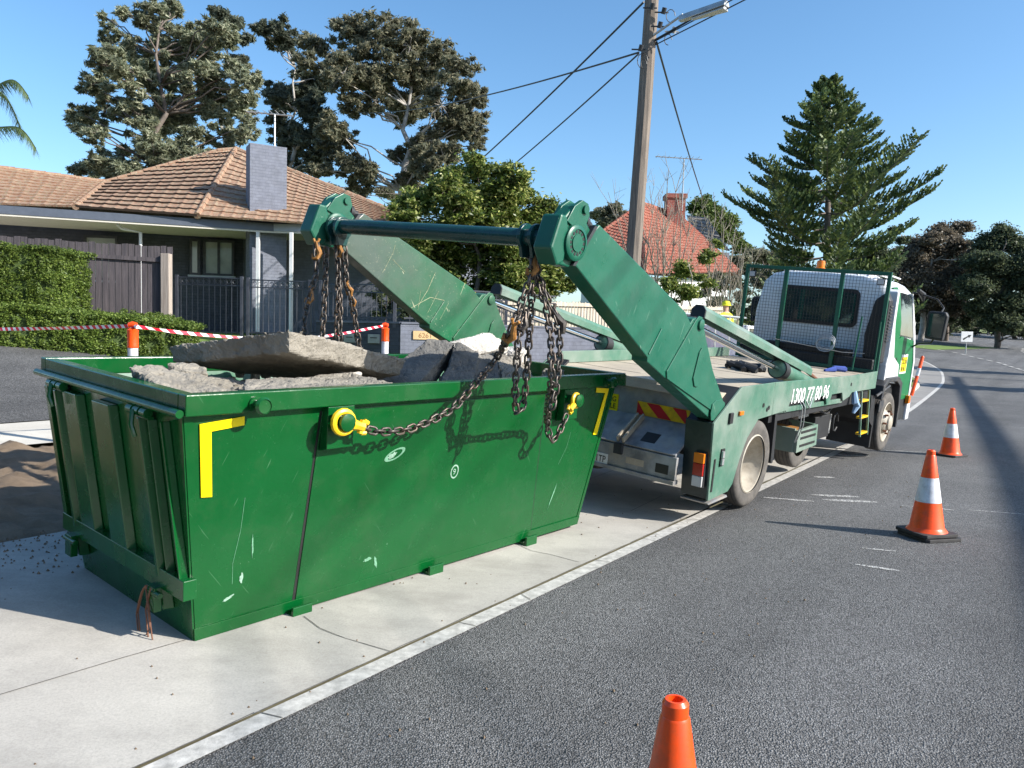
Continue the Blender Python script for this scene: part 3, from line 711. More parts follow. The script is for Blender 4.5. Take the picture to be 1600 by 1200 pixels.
# yellow reflective corner marks
wallpanel([(-.086, 1.20), (.148, 1.222), (.152, 1.176), (-.022, 1.158), (.016, .816), (-.042, .822)], 0, .0085, .003, 'corner_mark', M['tape'])
wallpanel([(3.31, 1.236), (3.50, 1.222), (3.455, .825), (3.395, .83), (3.455, 1.185), (3.315, 1.196)], 0, .0085, .003, 'corner_mark', M['tape'])
def blob(s, z, rx, rz, rot, mat, name, n=18, seed=1, proud=.0092):
    rr = random.Random(seed); pts = []
    for i in range(n):
        q = 2 * math.pi * i / n; k = rr.uniform(.55, 1.1); u, v = rx * math.cos(q) * k, rz * math.sin(q) * k
        pts.append((s + u * math.cos(rot) - v * math.sin(rot), z + u * math.sin(rot) + v * math.cos(rot)))
    return wallpanel(pts, 0, proud, .0015, name, mat)
blob(1.10, .235, .035, .014, .1, M['chalk'], 'scuff_mark', seed=3); blob(1.17, .20, .012, .05, .2, M['chalk'], 'scuff_mark', seed=4)
blob(.235, .32, .011, .035, .05, M['chalkw'], 'scuff_mark', seed=5, proud=.003); blob(.17, .225, .036, .010, .4, M['chalkw'], 'scuff_mark', seed=6, proud=.003)
blob(.28, .50, .006, .08, .1, M['chalk'], 'scuff_mark', seed=7, proud=.003); blob(2.98, .35, .008, .12, -.3, M['chalk'], 'scuff_mark', seed=8, proud=.003)
def ring(s, z, rx, rz, rot, wd, mat, name):
    n = 20; o, i_ = [], []
    for k in range(n):
        q = 2 * math.pi * k / n
        for L, f in ((o, 1), (i_, 1 - wd)):
            u, v = rx * math.cos(q) * f, rz * math.sin(q) * f; ss, zz = s + u * math.cos(rot) - v * math.sin(rot), z + u * math.sin(rot) + v * math.cos(rot)
            L.append((ss, nw(zz) - .0094, zz))
    mb = MB(); mb.add(o + i_, [(k, (k + 1) % n, n + (k + 1) % n, n + k) for k in range(n)]); return mb.build(name, mat, bin_)
ring(1.20, .905, .085, .032, .35, .28, M['chalk'], 'chalk_ring'); blob(1.18, .90, .05, .018, .4, M['chalkw'], 'scuff_mark', seed=9)
ring(1.765, .72, .038, .05, 0, .22, M['chalkw'], 'chalk_ring')
def onwall(s, z, p=.0096):
    up = Vector((0, -.134, 1)).normalized(); xx = Vector((1, 0, 0)); return axes((s, nw(z) - p, z), xx, up, xx.cross(up))
text('number', '9', .058, M['chalkw'], bin_, onwall(1.748, .70), .0008)
for k, P in enumerate([[(.205, .78), (.20, .6), (.175, .42), (.185, .3)], [(2.98, .62), (3.05, .75), (3.07, .88)]]):
    mb = MB(); mb.tube([(s, nw(z) - (.0075 if s > .6 and s < 2.75 else .001), z) for s, z in P], .0011, 4); mb.build('scratch', M['chalk'], bin_)

# ------------------------------------------------------------------ rubble in the bin
def slab(name, top, bot, mat, label, cat='concrete slab', sub=3, amp=.012, seed=0, group='broken concrete pieces heaped in the bin', rough=True, m4=BF):
    from mathutils import noise as mn
    mb = MB(); mb.hexa(top, bot); o = mb.build(name, mat)
    md = o.modifiers.new('remesh', 'REMESH'); md.mode = 'VOXEL'; md.voxel_size = .016
    dg = bpy.context.evaluated_depsgraph_get(); me = bpy.data.meshes.new_from_object(o.evaluated_get(dg)); o.modifiers.clear(); o.data = me; me.name = name
    if not me.materials: me.materials.append(mat)
    for v in me.vertices:
        c = v.co; big = mn.noise(c * 5 + Vector((seed * 3.1, 0, 0))) * amp * 1.6; midn = mn.noise(c * 16 + Vector((0, seed, 0))) * amp * 1.0
        pit = max(0, mn.noise(c * 38) - .15) * -amp * 1.8; fine = mn.noise(c * 70) * amp * .35
        v.co = c + v.normal * (big + midn + pit + fine)
    for p in me.polygons: p.use_smooth = False
    o.matrix_world = m4
    return tag(o, label, cat, group)
slab('concrete_slab', [(.405, 1.35, 1.458), (.69, .45, 1.637), (1.72, .55, 1.44), (1.75, 1.2, 1.30), (1.1, 1.5, 1.36)],
     [(.43, 1.33, 1.35), (.705, .465, 1.49), (1.68, .57, 1.315), (1.70, 1.2, 1.17), (1.1, 1.48, 1.23)], M['slab'],
     'big tilted concrete slab topmost on the heap, its broken corner pointing at the camera', sub=8, amp=.010, seed=1)
slab('concrete_slab', [(-.12, .30, 1.33), (-.10, .75, 1.40), (.25, 1.1, 1.36), (.9, .9, 1.22), (.30, .30, 1.28)],
     [(-.08, .32, 1.20), (-.06, .7, 1.25), (.25, 1.1, 1.2), (.9, .9, 1.10), (.30, .32, 1.16)], M['slab'],
     'concrete piece with a sunlit broken edge in the rear corner of the bin', sub=7, amp=.014, seed=2)
slab('concrete_slab', [(.21, .12, 1.30), (.62, .10, 1.33), (1.16, .12, 1.345), (1.25, .55, 1.35), (.5, .6, 1.33)],
     [(.21, .12, 1.18), (.62, .1, 1.18), (1.16, .12, 1.2), (1.25, .55, 1.2), (.5, .6, 1.2)], M['slab'],
     'flat earthy concrete piece lying along the near rim under the big slab', sub=7, amp=.012, seed=3)
slab('stone_block', [(1.45, .85, 1.12), (2.2, .85, 1.56), (2.36, .70, 1.55), (1.68, .5, 1.16)], [(1.5, .95, 1.0), (2.3, 1.05, 1.40), (2.42, .8, 1.36), (1.8, .58, 1.0)], M['slabdark'],
     'dark bluestone kerb length leaning up the heap, leftmost of the leaning blocks', 'stone block', sub=5, amp=.008, seed=4)
slab('stone_block', [(1.98, .50, 1.20), (2.33, .66, 1.55), (2.47, .55, 1.49), (2.20, .36, 1.20)], [(2.1, .7, 1.05), (2.45, .85, 1.38), (2.6, .7, 1.3), (2.3, .5, 1.05)], M['slabdark'],
     'grey stone block with a rough speckled end, second of the leaning blocks', 'stone block', sub=5, amp=.012, seed=5)
slab('stone_block', [(2.22, .44, 1.22), (2.52, .60, 1.47), (2.72, .55, 1.44), (2.48, .36, 1.2)], [(2.35, .7, 1.1), (2.6, .8, 1.36), (2.8, .7, 1.3), (2.6, .5, 1.05)], M['slabdark'],
     'short dark stone block against the hanging chain, smallest of the leaning blocks', 'stone block', sub=5, amp=.014, seed=6)
slab('concrete_slab', [(2.58, .36, 1.20), (2.70, .58, 1.49), (3.0, .60, 1.42), (3.0, .36, 1.25)], [(2.7, .6, 1.05), (2.8, .9, 1.4), (3.15, .9, 1.32), (3.1, .6, 1.1)], M['slab'],
     'brown earthy concrete chunk behind the chains near the truck end of the bin', sub=5, amp=.018, seed=7)
slab('concrete_slab', [(2.40, .98, 1.50), (2.98, .90, 1.62), (3.22, .85, 1.49), (2.75, .82, 1.44)], [(2.45, 1.1, 1.38), (3.0, 1.15, 1.48), (3.25, 1.0, 1.36), (2.8, .95, 1.34)], M['slabwhite'],
     'white smooth concrete piece on top of the leaning blocks', sub=5, amp=.008, seed=8)
slab('concrete_slab', [(2.95, 1.0, 1.42), (3.2, .75, 1.46), (3.5, .85, 1.50), (3.45, 1.1, 1.47)], [(3.0, 1.0, 1.30), (3.2, .78, 1.33), (3.5, .9, 1.34), (3.45, 1.1, 1.33)], M['slabwhite'],
     'rounded pale concrete lump beside the brown chunk at the truck end', sub=5, amp=.02, seed=9)
# fill below so the heap stands on something
for k_, (s_, w_, z_, q_) in enumerate(((.12, .22, 1.27, .10), (.35, .95, 1.32, .13), (1.32, .30, 1.27, .09), (1.50, .24, 1.22, .08), (1.62, .42, 1.20, .12), (1.95, .24, 1.24, .09), (2.15, .20, 1.25, .07), (3.05, .26, 1.27, .10), (3.25, .40, 1.30, .12), (1.28, .62, 1.30, .11), (3.35, .9, 1.30, .14), (1.9, .9, 1.25, .14))):
    rq = random.Random(k_ + 90); tp = [(s_ + q_ * rq.uniform(.6, 1.1) * math.cos(a), w_ + q_ * rq.uniform(.6, 1.1) * math.sin(a), z_ + q_ * rq.uniform(.1, .6)) for a in (.2, 1.4, 2.7, 3.9, 5.2)]; bt = [(p[0] + rq.uniform(-.02, .02), p[1] + rq.uniform(-.02, .02), p[2] - q_ * 1.3) for p in tp]
    slab('concrete_chunk', tp, bt, M['slab'] if k_ % 3 else M['slabwhite'], 'small jagged concrete chunk among the big slabs in the bin', 'concrete chunk', amp=.012, seed=30 + k_, group='small concrete chunks among the slabs')
mbr = MB(); rr = random.Random(21)
for k in range(260):
    s_, w_ = rr.uniform(.05, 3.3), rr.uniform(.2, 1.5); z_ = 1.10 + rr.uniform(-.06, .10) + (.08 if s_ < 1.2 else 0); q = rr.uniform(.015, .07)
    vs = [(s_ + q * rr.uniform(.5, 1.2) * math.cos(a) , w_ + q * rr.uniform(.5, 1.2) * math.sin(a), z_ + q * h_) for h_ in (-.4, .45) for a in (0.3, 1.5, 2.8, 4.1, 5.4)]
    mbr.hexa(vs[:5], vs[5:])
o = mbr.build('rubble_bits', M['slab']); o.matrix_world = BF; tag(o, 'small broken bits of concrete scattered over the heap in the bin', 'rubble', kind='stuff')
mb = MB(); nxf, nyf = 34, 16
for i in range(nxf + 1):
    for j in range(nyf + 1):
        s = .02 + (LB - .04) * i / nxf; wv = .14 + (W_ - .28) * j / nyf
        mb.v.append((s, wv, .98 + .10 * math.sin(s * 3.1 + 1) * math.cos(wv * 4) + rnd.uniform(-.04, .04) + (.12 if 1.9 < s < 3 else 0) - (.2 if (1.25 < s < 1.9) or s > 3 else 0)))
for i in range(nxf):
    for j in range(nyf): o = i * (nyf + 1) + j; mb.f.append((o, o + 1, o + nyf + 2, o + nyf + 1))
o = mb.build('rubble', M['slab'], smooth=False); o.matrix_world = BF
tag(o, 'crumbled concrete and soil filling the bin under the slabs', 'rubble', kind='stuff')

# ------------------------------------------------------------------ the skip loader truck
TF = frame(.6868, .0141, .0943, (2.3756, 7.5221, .0215))
tr = empty('skip_loader_truck', mat=TF)
tag(tr, 'green and white skip loader truck with raised lifting arms, backed up to the bin', 'truck')
WD = 2.22      # overall width
def mir(w): return WD - w
# arms
def arm(w0, w1, ds, dz, mat, hm, face, full=True):
    """face: w of the side carrying the bosses"""
    q = lambda P: [(s + ds, z + dz) for s, z in P]
    sgn = -1 if face == w0 else 1
    outline = [(-3.317, 2.148), (-3.13, 2.37), (-3.074, 2.417), (-1.734, 1.888), (-1.62, 1.80), (-1.586, 1.835), (-1.50, 1.845), (-1.464, 1.79), (-1.356, 1.70), (-1.124, 1.40), (-.815, 1.119), (-.802, 1.078), (-.991, .947), (-2.254, 1.50), (-2.254, 1.531)]
    mb = MB(); mb.prism(q(outline), 1, w0, w1); a = mb.build('arm', mat, tr, bevel=.008)
    # joint flange, sliding head
    mb = MB(); mb.prism(q([(-3.335, 2.135), (-3.305, 2.135), (-3.10, 2.40), (-3.13, 2.405)]), 1, w0 - .006, w1 + .006); mb.build('head_flange', M['dark'], a)
    head = [(-3.56, 2.225), (-3.49, 2.135), (-3.34, 2.12), (-3.14, 2.37), (-3.20, 2.42), (-3.22, 2.49), (-3.29, 2.525), (-3.35, 2.50), (-3.43, 2.43), (-3.50, 2.425)]
    mb = MB(); mb.prism(q(head), 1, w0 + .018, w1 - .018); h = mb.build('arm_head', hm, tr, bevel=.012)
    mb = MB(); mb.prism(q([(-3.575, 2.225), (-3.50, 2.12), (-3.43, 2.15), (-3.40, 2.32), (-3.44, 2.43), (-3.50, 2.435)]), 1, w0 - .003, w1 + .003); mb.build('head_block', hm, h, bevel=.015)
    cz = (-3.335 + ds, face, 2.275 + dz)
    mb = MB(); mb.lathe([(.112, -.02), (.112, .018), (.10, .026), (.085, .027), (.084, .020), (.055, .020), (.054, .027), (.0, .028)], cz, (0, sgn, 0), 40); mb.build('pivot_boss', hm, h, smooth=True)
    mb = MB()
    for k in range(14):
        t = 2 * math.pi * k / 14; mb.cyl((cz[0] + .070 * math.cos(t), face + sgn * .017, cz[2] + .070 * math.sin(t)), (cz[0] + .070 * math.cos(t), face + sgn * .0225, cz[2] + .070 * math.sin(t)), .011, n=6)
    mb.build('boss_bolts', M['ink'], h)
    for w in ((w0 + .02), (w1 - .02)):
        mb = MB(); mb.prism(q([(-3.43, 2.40), (-3.36, 2.50), (-3.28, 2.545), (-3.215, 2.53), (-3.19, 2.46), (-3.25, 2.33)]), 1, w - .016, w + .016); mb.build('cheek_plate', hm, h, bevel=.004)
    mb = MB(); mb.cyl((-3.25 + ds, w0 - .012, 2.49 + dz), (-3.25 + ds, w1 + .012, 2.49 + dz), .028); mb.build('head_pin', hm, h, smooth=True)
    mb = MB(); mb.cyl((-3.23 + ds, (w0 + w1) / 2, 2.43 + dz), (-3.10 + ds, (w0 + w1) / 2, 2.40 + dz), .034); mb.cyl((-3.18 + ds, (w0 + w1) / 2, 2.42 + dz), (-3.15 + ds, (w0 + w1) / 2, 2.413 + dz), .05); mb.build('head_ram', M['black'], h, smooth=True)
    # cheek plate at the cylinder eye
    cp = [(-1.95, 1.42), (-1.56, 1.82), (-1.50, 1.86), (-1.44, 1.85), (-1.40, 1.78), (-1.34, 1.69), (-1.12, 1.40), (-.83, 1.12), (-.98, 1.02), (-1.6, 1.24), (-1.93, 1.36)]
    mb = MB(); mb.prism(q(cp), 1, face, face + sgn * .012); c = mb.build('side_cheek', mat, a, bevel=.004)
    mb = MB(); mb.lathe([(.045, 0), (.045, .018), (.03, .024), (.0, .024)], (-1.47 + ds, face + sgn * .012, 1.79 + dz), (0, sgn, 0), 24); mb.build('cylinder_pin', mat, a, smooth=True)
    mb = MB(); mb.prism(q([(-1.50, 1.35), (-1.44, 1.56), (-1.40, 1.60), (-1.37, 1.56), (-1.36, 1.34), (-1.40, 1.27), (-1.46, 1.28)]), 1, face + sgn * .0125, face + sgn * .024); mb.build('raised_pad', mat, a, bevel=.003)
    mb = MB(); mb.tube([(s + ds, face + sgn * .004, z + dz) for s, z in [(-2.25, 1.56), (-2.17, 1.66), (-2.10, 1.75)]], .006, 6); mb.build('weld_line', mat, a)
    mb = MB(); mb.prism(q([(-1.05, .955), (-1.075, 1.02), (-1.06, 1.10), (-.99, 1.13), (-.88, 1.13), (-.80, 1.095), (-.80, 1.06), (-.98, .95)]), 1, face + sgn * .0125, face + sgn * .022); mb.build('foot_plate', mat, a, bevel=.003)
    return a
arm(.05, .19, 0, 0, M['arm'], M['tube'] if 0 else M['arm'], .05)
la = arm(2.16, 2.30, -.205, .02, M['arm_old'], M['arm'], 2.16)
for k, P in enumerate([[(-2.62, 1.72), (-2.52, 1.86), (-2.44, 2.02)], [(-2.50, 1.66), (-2.38, 1.86)], [(-2.70, 1.70), (-2.48, 1.80), (-2.30, 1.78)], [(-3.05, 1.98), (-2.95, 2.15), (-2.93, 2.22)], [(-2.95, 2.10), (-2.80, 2.0)], [(-2.34, 1.60), (-2.24, 1.76)], [(-2.62, 1.68), (-2.60, 1.86)], [(-2.1, 1.5), (-1.95, 1.62), (-1.86, 1.60)]]):
    mb = MB(); mb.tube([(s_, 2.159, z_) for s_, z_ in P], [.0024 if k in (0, 2) else .0013] * len(P), 4); mb.build('scratch', M['oldscratch'], la)
# cross tube between the heads with chain lugs
mb = MB(); mb.cyl((-3.46, .19, 2.285), (-3.60, 2.18, 2.305), .056, n=28); mb.build('cross_tube', M['tube'], tr, smooth=True)
for w in (.25, .33, 2.02, 2.10):
    mb = MB(); t = (w - .19) / 1.99; s = -3.46 - .14 * t
    mb.cyl((s, w - .012, 2.288), (s, w + .012, 2.288), .085, n=22); mb.prism([(s - .06, 2.24), (s + .06, 2.24), (s + .035, 2.16), (s - .035, 2.16)], 1, w - .012, w + .012); mb.build('chain_lug', M['tube'], tr, bevel=.002)
# lift cylinders with channel covers
for w, ds, dz in ((.16, 0, 0), (2.25, -.205, .02)):
    p0 = Vector((-1.47 + ds, w, 1.79 + dz)); p1 = Vector((3.35, w, .80)); d = (p1 - p0).normalized()
    mb = MB(); mb.cyl(p0, p0 + d * 2.6, .032); mb.build('cylinder_rod', M['chrome'], tr, smooth=True)
    q = p0 + d * 2.25
    mb = MB(); mb.lathe([(.05, -.02), (.095, 0), (.10, .05), (.10, .12), (.088, .14), (.088, 2.35), (.06, 2.45)], q, d, 28); mb.build('cylinder_barrel', M['truck'], tr, smooth=True)
    mb = MB(); mb.lathe([(.104, 0), (.104, .13), (.09, .135)], q - d * .002, d, 28); mb.build('cylinder_gland', M['black'], tr, smooth=True)
    up = Vector((0, 1, 0)).cross(d); up = -up if up.z < 0 else up; up.normalize()
    c0 = p0 + up * .135 + d * .18; c1 = c0 + d * 3.0; hw = .065
    prof = [(-hw, -.045), (-hw, .02), (-hw * .5, .06), (hw * .5, .06), (hw, .02), (hw, -.045), (hw - .008, -.045), (hw - .008, .015), (hw * .5 - .004, .052), (-hw * .5 + .004, .052), (-hw + .008, .015), (-hw + .008, -.045)]
    mk_ = lambda c, sc_=1: [tuple(c + Vector((0, u, 0)) + up * v) for u, v in prof]
    mb = MB(); mb.hexa(mk_(c0), mk_(c1)); mb.build('cylinder_cover', M['truck'], tr)
    mb = MB(); mb.hexa([tuple(c0 - d * .02 + Vector((0, u, 0)) + up * v) for u, v in prof[:6]], [tuple(c0 + d * .0 + Vector((0, u, 0)) + up * v) for u, v in prof[:6]]); mb.build('cover_end', M['black'], tr)
    mb = MB(); mb.cyl(c1 - up * .0 - d * .03, c1 + d * 1.0 - up * .08, .022); mb.build('feed_pipe', M['rust'], tr, smooth=True)
    mb = MB(); mb.cyl(p0 - Vector((0, .07, 0)), p0 + Vector((0, .07, 0)), .06); mb.build('rod_eye', M['dark'], tr, smooth=True)
# rear corner boxes (mudguards) with lamps
def pbox(poly, w0, w1, name, mat, par=tr, bev=.004):
    mb = MB(); mb.prism(poly, 1, w0, w1); return mb.build(name, mat, par, bevel=bev)
side = [(-.972, .221), (-1.046, .933), (-.527, 1.231), (.294, 1.235), (.33, .90), (-.029, .885), (-.25, .72), (-.366, .532), (-.47, .30), (-.555, .243)]
for w0, w1, lampw in ((0, .02, 0), (WD - .02, WD, 0)):
    pbox(side, w0, w1, 'rear_side_panel', M['truck'])
for lo, hi in ((.02, .27), (WD - .27, WD - .02)):
    mb = MB(); mb.prism([(-.972, .235), (-1.046, .93), (-1.03, .935), (-.955, .235)], 1, lo, hi); mb.build('rear_corner_panel', M['darkpanel'], tr)
    mb = MB(); mb.prism([(-.95, .18), (-.98, .20), (-.58, .215), (-.55, .19)], 1, lo - .02, hi); mb.build('guard_lip', M['steel'], tr)
    pbox([(-1.03, .93), (-.53, 1.225), (-.53, 1.20), (-1.0, .90)], lo, hi, 'guard_top', M['black'])
    c = (lo + hi) / 2 - .05 if lo < 1 else (lo + hi) / 2 + .05
    lamp = MB(); lamp.box(-1.035, -.99, c - .055, c + .055, .335, .66); lb = lamp.build('tail_lamp', M['black'], tr, bevel=.006)
    for z0, z1, mt in ((.56, .65, M['amber']), (.445, .555, M['redlens']), (.345, .44, M['whitelens'])):
        l2 = MB(); l2.prism([(-1.052 + (z0 - .35) * -.05, z0), (-1.03, z0), (-1.03, z1), (-1.052 + (z1 - .35) * -.05, z1)], 1, c - .048, c + .048); l2.build('lens', mt, lb, bevel=.004)
# little things on the near rear panel
for s, z, mt, dx, dz in ((-.72, .955, M['black'], .035, .05), (-.50, .985, M['amber'], .045, .02)):
    mb = MB(); mb.box(s - dx, s + dx, -.022, -.001, z - dz, z + dz); mb.build('marker_lamp' if mt is M['amber'] else 'side_reflector', mt, tr, bevel=.006)
mb = MB(); mb.box(-.83, -.76, -.012, -.001, .52, .68); l = mb.build('latch_plate', M['ink'], tr); mb = MB(); mb.box(-.83, -.79, -.028, -.0125, .60, .66); mb.box(-.83, -.79, -.028, -.0125, .535, .59); mb.build('latch', M['galv'], l)
mb = MB(); mb.box(-.95, -.92, -.006, -.001, .30, .60); mb.build('slot', M['ink'], tr)
mb = MB()
for s, z in ((.05, 1.02), (.20, .985), (.16, .97), (2.95, 1.09)): mb.cyl((s, -.001, z), (s, -.006, z), .022, n=10)
mb.build('bolt_holes', M['ink'], tr)
# side rails with notched lower edge
def rail(w0, w1):
    p = [(.30, 1.235), (.30, .90), (.70, .915)]
    for a, b in ((.80, 1.25), (1.62, 1.98), (2.22, 2.62)):
        p += [(a - .07, .90), (a, 1.0), (b, 1.0), (b + .08, .89)]
    p += [(2.95, .93), (3.05, .98), (4.16, .975), (4.16, 1.215), (3.0, 1.20)]
    pbox(p, w0, w1, 'side_rail', M['truck'])
    pbox([(.33, .895), (2.75, .86), (2.75, .915), (.33, .95)], w0 + .025, w1 + .03, 'lower_rail', M['truck'])
rail(0, .022); rail(WD - .022, WD)
mb = MB(); mb.box(.4, 4.1, .06, .10, .80, 1.16); mb.box(.4, 4.1, WD - .10, WD - .06, .80, 1.16); mb.build('inner_rail', M['black'], tr)
def onside(s, z, w=-.0015, sx=1.):
    return axes((s, w, z), Vector((1, 0, -.012)).normalized(), Vector((.012, 0, 1)).normalized(), Vector((0, -1, 0)))
text('phone_number', '1300 77 80 96', .225, M['decalwhite'], tr, onside(.78, .985, -.003), .001, .98, bold=.002, shear=.12)
# deck floor
mb = MB(); mb.box(-.86, 4.15, .10, WD - .10, 1.10, 1.165); mb.build('deck', M['deck'], tr, bevel=.004)
mb = MB()
for s in (-.2, .6, 1.4, 2.2, 3.0, 3.8): mb.box(s, s + .006, .12, WD - .12, 1.1652, 1.1675)
mb.build('deck_joints', M['ink'], tr)
pbox([(-.5, 1.17), (-.5, 1.30), (3.9, 1.30), (3.9, 1.17)], WD - .14, WD - .10, 'deck_side_board', M['truck'])
pbox([(-.86, 1.165), (-.86, 1.20), (-.30, 1.20), (-.2, 1.165)], .7, 1.1, 'deck_wear_plate', M['deck'])
# rear panel, chevrons and signs
mb = MB(); mb.box(-.78, -.74, .25, WD - .25, .80, 1.098); mb.build('rear_panel', M['steel'], tr, bevel=.003)
def onrear(s, w, z):   # text matrix facing backwards: x runs to -w... reading from behind
    return axes((s, w, z), Vector((0, -1, 0)), Vector((0, 0, 1)), Vector((-1, 0, 0)))
for wa, wb in ((.36, .92), (WD - .92, WD - .36)):
    mb = MB(); mb.box(-.79, -.781, wa, wb, .835, .965); bd = mb.build('chevron_board', M['yellow'], tr)
    k = 0; st_ = MB(); x = wa - .1
    while x < wb + .2:
        def cl(v): return min(max(v, wa + .003), wb - .003)
        pts = [(x, .838), (x + .14, .838), (x + .14 + .14, .962), (x + .14, .962)]
        pts = [(cl(a), b) for a, b in pts]
        if max(a for a, b in pts) - min(a for a, b in pts) > .02: st_.prism(pts, 0, -.7925, -.7902)
        x += .28
    st_.build('chevron_stripes', M['red'], bd)
mb = MB(); mb.box(-.79, -.781, 1.14, 1.55, .82, .99); sg = mb.build('turning_vehicle_sign', M['tape'], tr)
text('sign_lettering', 'TURNING', .072, M['ink'], sg, onrear(-.7915, 1.16, .915), .001, .9, 'RIGHT')
text('sign_lettering', 'VEHICLE', .072, M['ink'], sg, onrear(-.7915, 1.16, .845), .001, .92, 'RIGHT')
# sloping apron and bumper
mb = MB(); mb.hexa([(-.78, .27, .80), (-.78, WD - .27, .80), (-1.15, WD - .27, .585), (-1.15, .27, .585)], [(-.78, .27, .83), (-.78, WD - .27, .83), (-1.165, WD - .27, .605), (-1.165, .27, .605)]); ap = mb.build('sloping_apron', M['steel'], tr, bevel=.004)
mb = MB(); mb.box(-1.17, -1.13, .25, WD - .25, .375, .583); bu = mb.build('rear_bumper', M['steel'], tr, bevel=.004)
mb = MB(); mb.box(-1.19, -1.10, .25, WD - .25, .335, .372); mb.build('bumper_lip', M['steel'], bu, bevel=.003)
mb = MB(); mb.box(-1.1725, -1.1705, .32, .45, .415, .50); mb.build('bumper_slot', M['ink'], bu)
mb = MB(); mb.box(-1.1725, -1.1705, .57, .76, .43, .49); mb.build('number_plate_recess', M['deck'], bu)
mb = MB()
for (a, b, c, d_) in ((.50, .34, .53, .37),):
    pass
sl = lambda s: .83 + (s + .78) * (.605 - .83) / (-1.165 + .78) + .001
mb = MB(); mb.hexa([(-1.09, .53, sl(-1.09)), (-1.09, .68, sl(-1.09)), (-.97, .68, sl(-.97)), (-.97, .53, sl(-.97))], [(-1.09, .53, sl(-1.09) + .002), (-1.09, .68, sl(-1.09) + .002), (-.97, .68, sl(-.97) + .002), (-.97, .53, sl(-.97) + .002)]); mb.build('apron_opening', M['ink'], ap)
for wv in (.80, .86):
    mb = MB(); mb.hexa([(-1.17, wv, .61), (-1.17, wv + .018, .61), (-.83, wv + .018, .81), (-.83, wv, .81)], [(-1.19, wv, .66), (-1.19, wv + .018, .66), (-.85, wv + .018, .86), (-.85, wv, .86)]); mb.build('hinge_rib', M['deck'], ap)
mb = MB(); mb.box(-1.20, -1.171, .80, .89, .50, .60); mb.build('hinge_block', M['dark'], bu, bevel=.003)
mb = MB(); mb.box(-1.178, -1.1715, .955, 1.32, .365, .47); pl = mb.build('number_plate', M['signwhite'], tr, bevel=.002)
text('plate_lettering', '1TP', .09, M['ink'], pl, onrear(-1.1795, .975, .385), .0008, .8, 'RIGHT')
# chassis
mb = MB(); mb.box(-.7, 4.6, .72, .80, .55, .80); mb.box(-.7, 4.6, WD - .80, WD - .72, .55, .80)
for s in (-.5, .8, 1.9, 3.0, 4.2): mb.box(s, s + .1, .8, WD - .8, .58, .78)
mb.build('chassis', M['dark'], tr)
mb = MB(); mb.box(-.74, .5, .27, WD - .27, .86, 1.09); mb.box(.5, 4.1, .12, WD - .12, 1.02, 1.09); mb.build('deck_frame', M['black'], tr)
mb = MB(); mb.cyl((0, .3, .44), (0, WD - .3, .44), .07); mb.tube([(0, .9, .44), (0, 1.1, .44), (0, 1.3, .44)], [.08, .2, .08], 18); mb.cyl((4.95, .3, .42), (4.95, WD - .3, .42), .045); mb.build('axle', M['dark'], tr, smooth=True)
# wheels
def wheel(s, w, out, dish, name='wheel'):
    """out: -1 near side; tyre width .24"""
    e = empty(name); e.parent = tr; e.location = (s, w, .432)
    prof = [(.285, -.105), (.36, -.118), (.405, -.115), (.432, -.095), (.436, -.06), (.436, .06), (.432, .095), (.405, .115), (.36, .118), (.285, .105)]
    mb = MB(); mb.lathe(prof, (0, 0, 0), (0, out, 0), 64, cap=False)
    t = mb.build('tyre', M['tyre'], e, smooth=True, autosmooth=60)
    g = MB()
    for q in (-.07, -.025, .025, .07): g.lathe([(.4365, q - .005), (.4375, q - .004), (.4375, q + .004), (.4365, q + .005)], (0, 0, 0), (0, 1, 0), 48, cap=False)
    g.build('tread_groove', M['black'], t)
    mb = MB(); rp = [(.285, .118), (.297, .112), (.297, .105), (.275, .10), (.265, .05), (.235, .0), (.20, -dish * .6), (.17, -dish), (.12, -dish), (.115, -dish + .03), (.08, -dish + .05), (.0, -dish + .06)] if dish > 0 else [(.285, .118), (.297, .112), (.28, .10), (.265, .06), (.25, .02), (.22, .0), (.19, .06), (.15, .13), (.11, .145), (.105, .17), (.08, .185), (0, .19)]
    mb.lathe(rp, (0, 0, 0), (0, out, 0), 48, cap=False); rm = mb.build('rim', M['rim'], e, smooth=True)
    mb = MB()
    for k in range(8):
        q = 2 * math.pi * k / 8; yy = -dish if dish > 0 else .115; r_ = .145 if dish > 0 else .165
        mb.cyl((r_ * math.cos(q), out * yy, r_ * math.sin(q)), (r_ * math.cos(q), out * (yy + .045), r_ * math.sin(q)), .016, n=6)
    mb.build('wheel_nuts', M['rim'] if dish > 0 else M['rust'], rm)
    return e
wheel(0, .12, -1, .13); wheel(0, .40, -1, .07); wheel(0, WD - .12, 1, .13); wheel(0, WD - .40, 1, .07)
wheel(4.92, .08, -1, -1); wheel(4.92, WD - .12, 1, -1)
e = wheel(2.62, .505, 1, .05, 'spare_wheel'); e.location.z = .40; e.location.x = 2.55
# mudflaps
mb = MB(); mb.prism([(.50, .90), (.54, .40), (.56, .36), (.60, .36), (.62, .42), (.56, .90)], 1, .03, .52); mb.build('mudflap', M['black'], tr)
mb = MB(); mb.prism([(.50, .90), (.54, .40), (.62, .42), (.56, .90)], 1, WD - .52, WD - .03); mb.build('mudflap', M['black'], tr)
